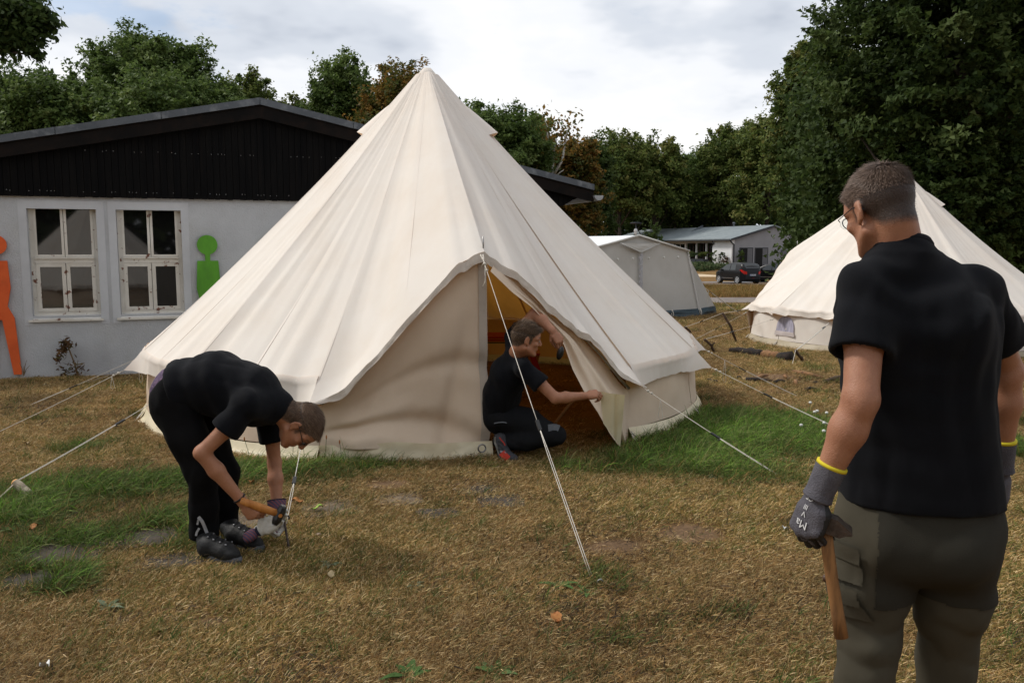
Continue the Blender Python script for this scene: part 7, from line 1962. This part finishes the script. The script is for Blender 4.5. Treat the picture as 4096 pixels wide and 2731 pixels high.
    # near shoe standing on its toes
    h_, b_, t_ = P(1992, 1762, 6.24), P(2010, 1822, 6.18), P(2056, 1836, 6.12)
    ss = Solid(); ss.chain([h_ + (.018, 0, .01), b_ + (.014, 0, .01), t_], [.050, .046, .036], .03); ss.cone(h_ + (.03, 0, .0), .05, ak + (.04, 0, .01), .05, .03); ss.cut((0, 0, -1), (0, 0, .012))
    M_SHOE = mat('dark_grey_shoe_mesh', (.035, .035, .04), (.06, .06, .068), 60, .8, .4, 300)
    so_, SV, SF = solid_obj('shoe', ss, .0055, M_SHOE, root); SN = vnormals(SV, SF)
    sl2 = MB(); path = [h_ + (-.030, 0, .04), h_ + (-.032, 0, 0), b_ + (-.030, 0, .015), b_ + (-.018, 0, -.025), P(2020, 1848, 6.16), P(2062, 1850, 6.11)]
    g = []
    for i, p in enumerate(path): g.append([p + (0, -.042, 0), p + (.016 if i < 3 else 0, -.042, 0 if i < 3 else .014), p + (.016 if i < 3 else 0, .042, 0 if i < 3 else .014), p + (0, .042, 0)])
    obj('sole', MB().grid(np.array(g), closed=True), mat('grey_sneaker_sole', S((120, 116, 108)), S((90, 88, 82)), 40, .8), so_, smooth=False)
    M_REDS = mat('red_shoe_panel', (.45, .035, .015), (.38, .025, .012), 40, .7)
    strip('red_panel', SV, SN, [(2004, 1806), (2018, 1822), (2026, 1836)], .052, M_REDS, so_, .004, 8)
    strip('red_edge', SV, SN, [(1996, 1742), (2002, 1758), (2016, 1768), (2026, 1776)], .008, M_REDS, so_, .004, 8)
    for y0 in (1760, 1774, 1788): strip('stripe', SV, SN, [(1985, y0 + 4), (1998, y0 + 6), (2012, y0 + 14)], .014, M_BLACKP, so_, .003, 6)
    strip('grey_panel', SV, SN, [(1994, 1800), (2008, 1804), (2022, 1806)], .016, mat('pale_shoe_trim', (.22, .22, .24)), so_, .0025, 6)
    fs = Solid(); fs.chain([af + (-.02, 0, .0), af + (-.05, 0, -.06), af + (.03, 0, -.09)], [.05, .046, .036], .03); fs.cut((0, 0, -1), (0, 0, .012)); solid_obj('shoe', fs, .007, M_REDS, root)
    c = P(2241, 1412, 6.22); bo = obj('black_bundle', MB().ell(c, (.026, .03, .055), np.array(Matrix.Rotation(R(18), 3, 'Y'))), M_BLACKP, None, smooth=True, origin=c); tag(bo, 'small black rounded object hanging under his raised hand at the flap edge', 'object')
man_kneeling()
# ================================================================ GRASS (stuff)
def blade_mat(name):
    m, nt, b = new_mat(name); N, L = nt.nodes, nt.links
    at = N.new('ShaderNodeAttribute'); at.attribute_name = 'bcol'
    b.inputs['Roughness'].default_value = .7; b.inputs['Specular IOR Level'].default_value = .15
    hs = N.new('ShaderNodeHueSaturation')
    oi = N.new('ShaderNodeAttribute'); oi.attribute_type = 'INSTANCER'; oi.attribute_name = 'val'
    L.new(oi.outputs['Fac'], hs.inputs['Value']); L.new(at.outputs['Color'], hs.inputs['Color'])
    L.new(hs.outputs[0], b.inputs['Base Color'])
    tr = N.new('ShaderNodeBsdfTranslucent'); L.new(hs.outputs[0], tr.inputs['Color'])
    ms = N.new('ShaderNodeMixShader'); ms.inputs[0].default_value = .25
    L.new(b.outputs[0], ms.inputs[1]); L.new(tr.outputs[0], ms.inputs[2]); L.new(ms.outputs[0], N['Material Output'].inputs['Surface'])
    return m
M_BLADE = blade_mat('grass_blade')
def tuft(name, n, length, width, lean, spread, cols, seed, curl=.5, seg=3):
    r_ = np.random.default_rng(seed); V, Fc, C = [], [], []
    for i in range(n):
        p0 = np.array((*r_.normal(0, spread, 2), 0)); az = r_.uniform(0, 2 * math.pi)
        L_ = length * r_.uniform(.5, 1.3); w = width * r_.uniform(.7, 1.3); le = np.clip(r_.normal(lean, .25), 0, 1.5)
        d = np.array((math.cos(az), math.sin(az), 0)); sd = np.array((-d[1], d[0], 0)); sd = sd * math.cos(.6) + np.array((0, 0, math.sin(.6)))
        col = np.array(cols[r_.integers(len(cols))]) * r_.uniform(.75, 1.25)
        pos = p0.copy(); th = le; rows = []
        pos[2] = .004 + (.012 * r_.random() if lean > .9 else -.004)
        for k in range(seg + 1):
            ww = w * (1 - (k / seg) ** 1.6) + .0003
            rows.append((pos - sd * ww / 2, pos + sd * ww / 2))
            pos = pos + (d * math.sin(th) + np.array((0, 0, 1)) * math.cos(th)) * L_ / seg
            pos[2] = max(pos[2], .003); th = min(th + curl * r_.uniform(.3, 1.2) / seg * 1.5, 1.75)
        o = len(V)
        for a, b_ in rows: V += [a, b_]; C += [col, col]
        Fc += [(o + 2 * k, o + 2 * k + 1, o + 2 * k + 3, o + 2 * k + 2) for k in range(seg)]
    me = make_mesh(name, np.array(V), Fc, M_BLADE, True)
    ca = me.attributes.new('bcol', 'FLOAT_COLOR', 'POINT'); ca.data.foreach_set('color', np.column_stack([np.array(C), np.ones(len(C))]).astype(np.float32).ravel())
    return bpy.data.objects.new(name, me)
STRAW = [(.56, .385, .175), (.39, .24, .09), (.68, .51, .28), (.27, .15, .055), (.155, .088, .04), (.44, .28, .105), (.33, .187, .066), (.49, .37, .175)]
OLIVE = [(.15, .115, .03), (.20, .155, .036), (.11, .10, .028), (.28, .20, .065)]
GRN = [(.075, .125, .026), (.10, .16, .034), (.055, .09, .02), (.13, .165, .042), (.17, .18, .065)]
BRT = [(.10, .20, .024), (.14, .26, .032), (.075, .15, .02), (.19, .27, .055)]
DRK = [(.05, .035, .02), (.075, .05, .03), (.035, .026, .017)]
kinds = []
def kset(tag_, gen): 
    c = bpy.data.collections.new('tufts_' + tag_)
    for i in range(5): c.objects.link(gen(i))
    return c
C_STRAW = kset('straw', lambda i: tuft('straw_tuft', 30, .031, .0022, 1.15, .042, STRAW, 10 + i, .18, 2))
C_OLIVE = kset('olive', lambda i: tuft('olive_tuft', 28, .032, .0023, .95, .036, OLIVE + STRAW[:3] + GRN[:1], 20 + i, .6))
C_GREEN = kset('green', lambda i: tuft('green_tuft', 20, .085, .0036, .55, .034, GRN + OLIVE[:1] + STRAW[1:2], 30 + i, .9))
C_LONG = kset('long', lambda i: tuft('long_tuft', 20, .16, .0045, .5, .040, BRT + GRN, 40 + i, 1.3, 4))
C_DARK = kset('dark', lambda i: tuft('litter_tuft', 16, .045, .0035, 1.4, .05, DRK + STRAW[3:5], 50 + i, .2))
C_FAR = kset('far', lambda i: tuft('meadow_tuft', 26, .10, .006, .45, .11, [(.34, .20, .07), (.27, .15, .045), (.40, .27, .11), (.20, .13, .04), (.12, .13, .03)], 60 + i, .6))
def scatter(name, coll, pts, scale, val, seed):
    me = bpy.data.meshes.new(name); me.vertices.add(len(pts)); me.vertices.foreach_set('co', np.asarray(pts, np.float32).ravel())
    r_ = np.random.default_rng(seed)
    for an, vals in (('scl', scale), ('val', val), ('rot', r_.uniform(0, 2 * math.pi, len(pts))), ('tilt', r_.normal(0, .12, len(pts)))):
        a = me.attributes.new(an, 'FLOAT', 'POINT'); a.data.foreach_set('value', np.asarray(vals, np.float32))
    a = me.attributes.new('pick', 'INT', 'POINT'); a.data.foreach_set('value', r_.integers(0, 5, len(pts)).astype(np.int32))
    o = bpy.data.objects.new(name, me); COL.objects.link(o); o['kind'] = 'stuff'
    ng = bpy.data.node_groups.new(name + '_nodes', 'GeometryNodeTree')
    ng.interface.new_socket('Geometry', in_out='INPUT', socket_type='NodeSocketGeometry'); ng.interface.new_socket('Geometry', in_out='OUTPUT', socket_type='NodeSocketGeometry')
    N, L = ng.nodes, ng.links
    gi, go = N.new('NodeGroupInput'), N.new('NodeGroupOutput')
    m2p = N.new('GeometryNodeMeshToPoints'); iop = N.new('GeometryNodeInstanceOnPoints'); ci = N.new('GeometryNodeCollectionInfo')
    ci.inputs['Collection'].default_value = coll; ci.inputs['Separate Children'].default_value = True; ci.inputs['Reset Children'].default_value = True
    def na(n, t='FLOAT'):
        q = N.new('GeometryNodeInputNamedAttribute'); q.data_type = t; q.inputs['Name'].default_value = n; return q.outputs['Attribute']
    cx = N.new('ShaderNodeCombineXYZ'); L.new(na('tilt'), cx.inputs[0]); L.new(na('rot'), cx.inputs[2])
    e2r = N.new('FunctionNodeEulerToRotation'); L.new(cx.outputs[0], e2r.inputs[0])
    L.new(gi.outputs[0], m2p.inputs['Mesh']); L.new(m2p.outputs[0], iop.inputs['Points']); L.new(ci.outputs[0], iop.inputs['Instance'])
    iop.inputs['Pick Instance'].default_value = True; L.new(na('pick', 'INT'), iop.inputs['Instance Index'])
    L.new(e2r.outputs[0], iop.inputs['Rotation']); L.new(na('scl'), iop.inputs['Scale']); L.new(iop.outputs[0], go.inputs[0])
    md = o.modifiers.new('scatter', 'NODES'); md.node_group = ng
    return o
r_ = np.random.default_rng(123)
# candidate points, density falling with distance, over the wedge the photo looks at (and a margin beside it)
bands = [(2.4, 4.0, 1900), (4.0, 6.0, 1450), (6.0, 9.0, 850), (9.0, 13.0, 420), (13.0, 19.0, 170), (19.0, 28.0, 60)]
XY = []
for a, b_, dn in bands:
    w = lambda y: .68 * y + 1.9
    area = (w(a) + w(b_)) * (b_ - a); n = int(area * dn)
    y = np.sqrt(r_.uniform(a * a, b_ * b_, n)); x = r_.uniform(-1, 1, n) * (.68 * y + 1.9)
    XY.append(np.column_stack([x, y]))
XY = np.concatenate(XY)
gm_, sm_ = masks(XY)
nn = fbm(np.column_stack([XY * 2.3, 0 * XY[:, 0]]), 33, 3); n4 = fbm(np.column_stack([XY * .8, 0 * XY[:, 0]]), 35, 2)
keep = r_.random(len(XY)) > np.clip((sm_ - .34) * 2.4, 0, .97)
# nothing grows under the slabs, the tent floor, the building, the path
for o in ground.children:
    bb = np.array([v.co[:] for v in o.data.vertices]); c = bb.mean(0)[:2]; rr = np.abs(bb[:, :2] - c).max(0) * .54
    keep &= ~((np.abs(XY - c) / rr) ** 3).sum(1).__lt__(1.0)
dt = np.hypot(XY[:, 0] - TC[0], XY[:, 1] - TC[1])
keep &= (dt > 2.9) | ((XY[:, 1] < 7.2) & (r_.random(len(XY)) < .45)) | (r_.random(len(XY)) < .06)
rel = (XY - BO[:2]) @ BN[:2]; keep &= ~((rel > -.12) & ((XY - BO[:2]) @ BA[:2] < WT1 + .1))
keep &= ~((XY[:, 0] > 2.5) & (XY[:, 1] > 27.3))
XY, gm_, sm_, nn, n4 = XY[keep], gm_[keep], sm_[keep], nn[keep], n4[keep]
Z = gz(XY[:, 0], XY[:, 1]) + np.exp(-np.maximum(XY[:, 1] - 14, 0) / 10) * .012 * fbm(np.column_stack([XY * 1.6, 0 * XY[:, 0]]), 5, 3)
PT = np.column_stack([XY, Z]); far_s = 1 + .05 * np.maximum(XY[:, 1] - 4, 0)
u = r_.random(len(XY))
g_ = gm_ * .85 + .50 * nn
isg = u < np.clip((g_ - .30) * 1.7, 0.02, .95)
islong = isg & (gm_ > .62) & (r_.random(len(XY)) < np.clip((gm_ - .5) * .9, 0, .8))
isdark = ~isg & (r_.random(len(XY)) < np.clip(.12 + .9 * (nn - .12), .04, .8))
isol = ~isg & ~isdark & (r_.random(len(XY)) < np.clip(.42 + 1.1 * n4 + .5 * gm_, .10, .88))
iss = ~isg & ~isdark & ~isol
isg &= ~islong
for nm, ms, co, s0, s1 in (('dry_grass', iss, C_STRAW, .65, 1.25), ('olive_grass', isol, C_OLIVE, .65, 1.25), ('short_green_grass', isg, C_GREEN, .55, 1.2), ('long_green_grass', islong, C_LONG, .45, 1.05), ('plant_litter', isdark, C_DARK, .6, 1.3)):
    k = ms.sum()
    scatter(nm, co, PT[ms], r_.uniform(s0, s1, k) * far_s[ms], np.clip(.93 + .18 * r_.normal(0, 1, k) + .5 * n4[ms] + .15 * nn[ms], .45, 1.7), 5)
# tall dry meadow grass in front of the parked cars, and the strip beyond the gravel path
n = 20000; x = r_.uniform(2, 26, n); y = r_.uniform(33.5, 50.6, n)
scatter('meadow_grass', C_FAR, np.column_stack([x, y, gz(x, y)]), r_.uniform(1.0, 2.6, n), np.clip(1 + .2 * r_.normal(0, 1, n), .5, 1.6), 6)
# broad-leaved rosettes one can pick out in the turf
M_WEED = leaf_mat('weed_leaf', [(.05, .10, .025), (.08, .15, .04), (.12, .18, .07)], .25)
M_WEEDG = leaf_mat('grey_weed_leaf', [(.10, .13, .075), (.14, .17, .10), (.17, .20, .13)], .2)
weeds = [(1320, 2265, .10, 1, 'grey green rosette weed left of the door rope foot'), (1635, 2715, .13, 0, 'green broad leaved weed at the bottom edge under the tent door'), (1990, 2705, .12, 0, 'green broad leaved weed at the bottom edge near the middle'), (2230, 2350, .12, 0, 'leafy weed left of the foot of the door rope'), (3225, 1945, .10, 0, 'small bright weed beside the gloved hand'),
         (3150, 1850, .10, 0, 'clover like weed in the grass behind the left arm of the standing man'), (1660, 2350, .09, 1, 'flat grey weed in the middle of the lawn'), (80, 2120, .14, 0, 'broad leaved weed clump above the dark slabs'), (3950, 2080, .10, 0, 'green weed below the right hand of the standing man'), (2350, 2380, .10, 0, 'ragged weed just below the foot of the door rope'), (2860, 1915, .08, 1, 'pale weed near the right hood rope end'), (430, 2440, .10, 1, 'bluish weed in the lower left turf')]
for k, (px, py, s, gy, lab) in enumerate(weeds):
    c = G(px, py); root = thing('weed', lab, 'weed', c, 'broad leaved weeds in the turf')
    V = []
    for i in range(9):
        az = i * 2.4 + k + r_.normal(0, .4); d = np.array((math.cos(az), math.sin(az), 0)); sd = np.array((-d[1], d[0], 0)); L_ = s * r_.uniform(.35, .95); w = s * .12
        up = r_.uniform(.2, .7)
        row = []
        for t in np.linspace(0, 1, 6):
            p = c + d * L_ * t + np.array((0, 0, .012 + L_ * up * (t - .75 * t * t))); ww = w * math.sin(math.pi * min(t * .92 + .06, 1)) * (1 + .25 * math.sin(t * 20))
            row.append([p - sd * ww, p + np.array((0, 0, -.15 * ww)), p + sd * ww])
        lo_ = obj('leaf', MB().grid(np.array(row)), M_WEEDG if gy else M_WEED, root, smooth=True); attr(lo_, 'tint', np.full(18, r_.random()))
# fallen leaves
M_FALL = mat('fallen_leaf', S((176, 120, 66)), S((140, 86, 44)), 30, .7)
M_FALLP = mat('pale_fallen_leaf', S((178, 160, 124)), S((150, 130, 96)), 30, .7); M_FALLG = mat('lime_fallen_leaf', S((150, 176, 74)), S((120, 150, 56)), 30, .7)
for k, (px, py, s, m, lab) in enumerate([(1190, 2022, .07, M_FALL, 'tan fallen leaf in front of the bending man'), (1005, 1945, .06, M_FALL, 'orange curled leaf lying on the grass behind the forearms'), (1270, 2050, .07, M_FALLG, 'lime green leaf lying on the grey slab'), (2225, 2500, .07, M_FALL, 'tan leaf in the lower middle turf'), (3490, 2480, .05, M_FALL, 'brown leaf near the hammer handle'), (110, 1788, .06, M_FALLP, 'pale curled leaf on the turf left of the ropes'), (178, 1550, .06, M_FALLP, 'pale leaf near the white wall at the left'), (1325, 2326, .05, M_FALLP, 'pale leaf in the worn turf below the hammer'), (3140, 2135, .05, mat('white_scrap', (.6, .6, .58)), 'white paper scrap on the turf left of the gloved hand'), (180, 2690, .05, bpy.data.materials['white_scrap'], 'white scrap in the turf at the lower left corner'), (135, 2130, .06, M_FALL, 'brown leaf beside the dark slabs')]):
    c = G(px, py) + np.array((0, 0, .03)); az = k * 1.7; d = np.array((math.cos(az), math.sin(az), 0)); sd = np.array((-d[1], d[0], 0)); row = []
    for t in np.linspace(0, 1, 7):
        w = s * .34 * math.sin(math.pi * min(t * .95 + .04, 1)) * (1 + .2 * math.sin(t * 17))
        p = c + d * s * (t - .5) + np.array((0, 0, .012 * math.sin(t * 6)))
        row.append([p - sd * w + (0, 0, .010), p, p + sd * w + (0, 0, .012)])
    o = obj('fallen_leaf', MB().grid(np.array(row)), m, None, smooth=True, origin=c); tag(o, lab, 'leaf', 'leaves and scraps on the turf')
# small pebbles on the bare earth
for k, (px, py) in enumerate([(1505, 1954), (1503, 2005), (1820, 1962), (1274, 2143), (1838, 1943), (2780, 2070)]):
    c = G(px, py); o = obj('pebble', MB().ell(c + (0, 0, .008), (.018, .014, .011), nu=8, nv=6), mat('pebble_stone', S((168, 148, 128)), S((140, 120, 104)), 40), None, smooth=True, origin=c)
    tag(o, ('pebble on the left rim of the bare earth patch', 'pebble below the bare earth patch', 'pebble left of the dark square slab', 'pebble beside the peg being hammered', 'pebble touching the dark slab upper corner', 'pale pebble on the worn earth to the right')[k], 'pebble', 'pebbles on the bare earth')
# mouse hole
c = G(1860, 2580); o = obj('mouse_hole', MB().prism([c + np.array((.035 * math.cos(t), .03 * math.sin(t), .006)) for t in np.linspace(0, 2 * math.pi, 13)[:-1]], (0, 0, -.02)), mat('hole_dark', (.006, .004, .003)), ground)
# white clover heads by the right grass patch
M_CLOV = mat('clover_white', (.6, .6, .56))
for k, (px, py) in enumerate([(3235, 1648), (3252, 1688), (3262, 1684), (3300, 1692), (3198, 1745), (3290, 1735), (3288, 1770)]):
    c = G(px, py + 10); root = thing('clover_flower', 'white clover head in the green grass behind the left arm of the standing man', 'flower', c, 'white clover heads behind the standing man')
    obj('stem', MB().tube([c, c + (0.01, 0, .11)], .002, 4), M_WEED, root); obj('flower_head', MB().ell(c + (.01, 0, .12), (.016, .016, .013), nu=8, nv=6), M_CLOV, root)
# seed stalks at the left tent wall
for k, (px, py, h) in enumerate([(1170, 1850, .28), (1185, 1850, .34), (1220, 1855, .24), (1360, 1850, .16), (1290, 1852, .2), (1000, 1860, .2)]):
    c = G(px, py); root = thing('seed_stalk', 'thin grass seed stalk in front of the tent skirt beside the bending man', 'grass stalk', c, 'seed stalks before the tent skirt')
    tp = c + np.array((.04 * math.sin(k * 2.1), 0, h)); obj('stem', MB().tube([c, (c + tp) / 2 + (.01, 0, 0), tp], .0018, 4), M_WEED, root); obj('seed_head', MB().ell(tp, (.006, .006, .018), nu=6, nv=5), M_FALL, root)
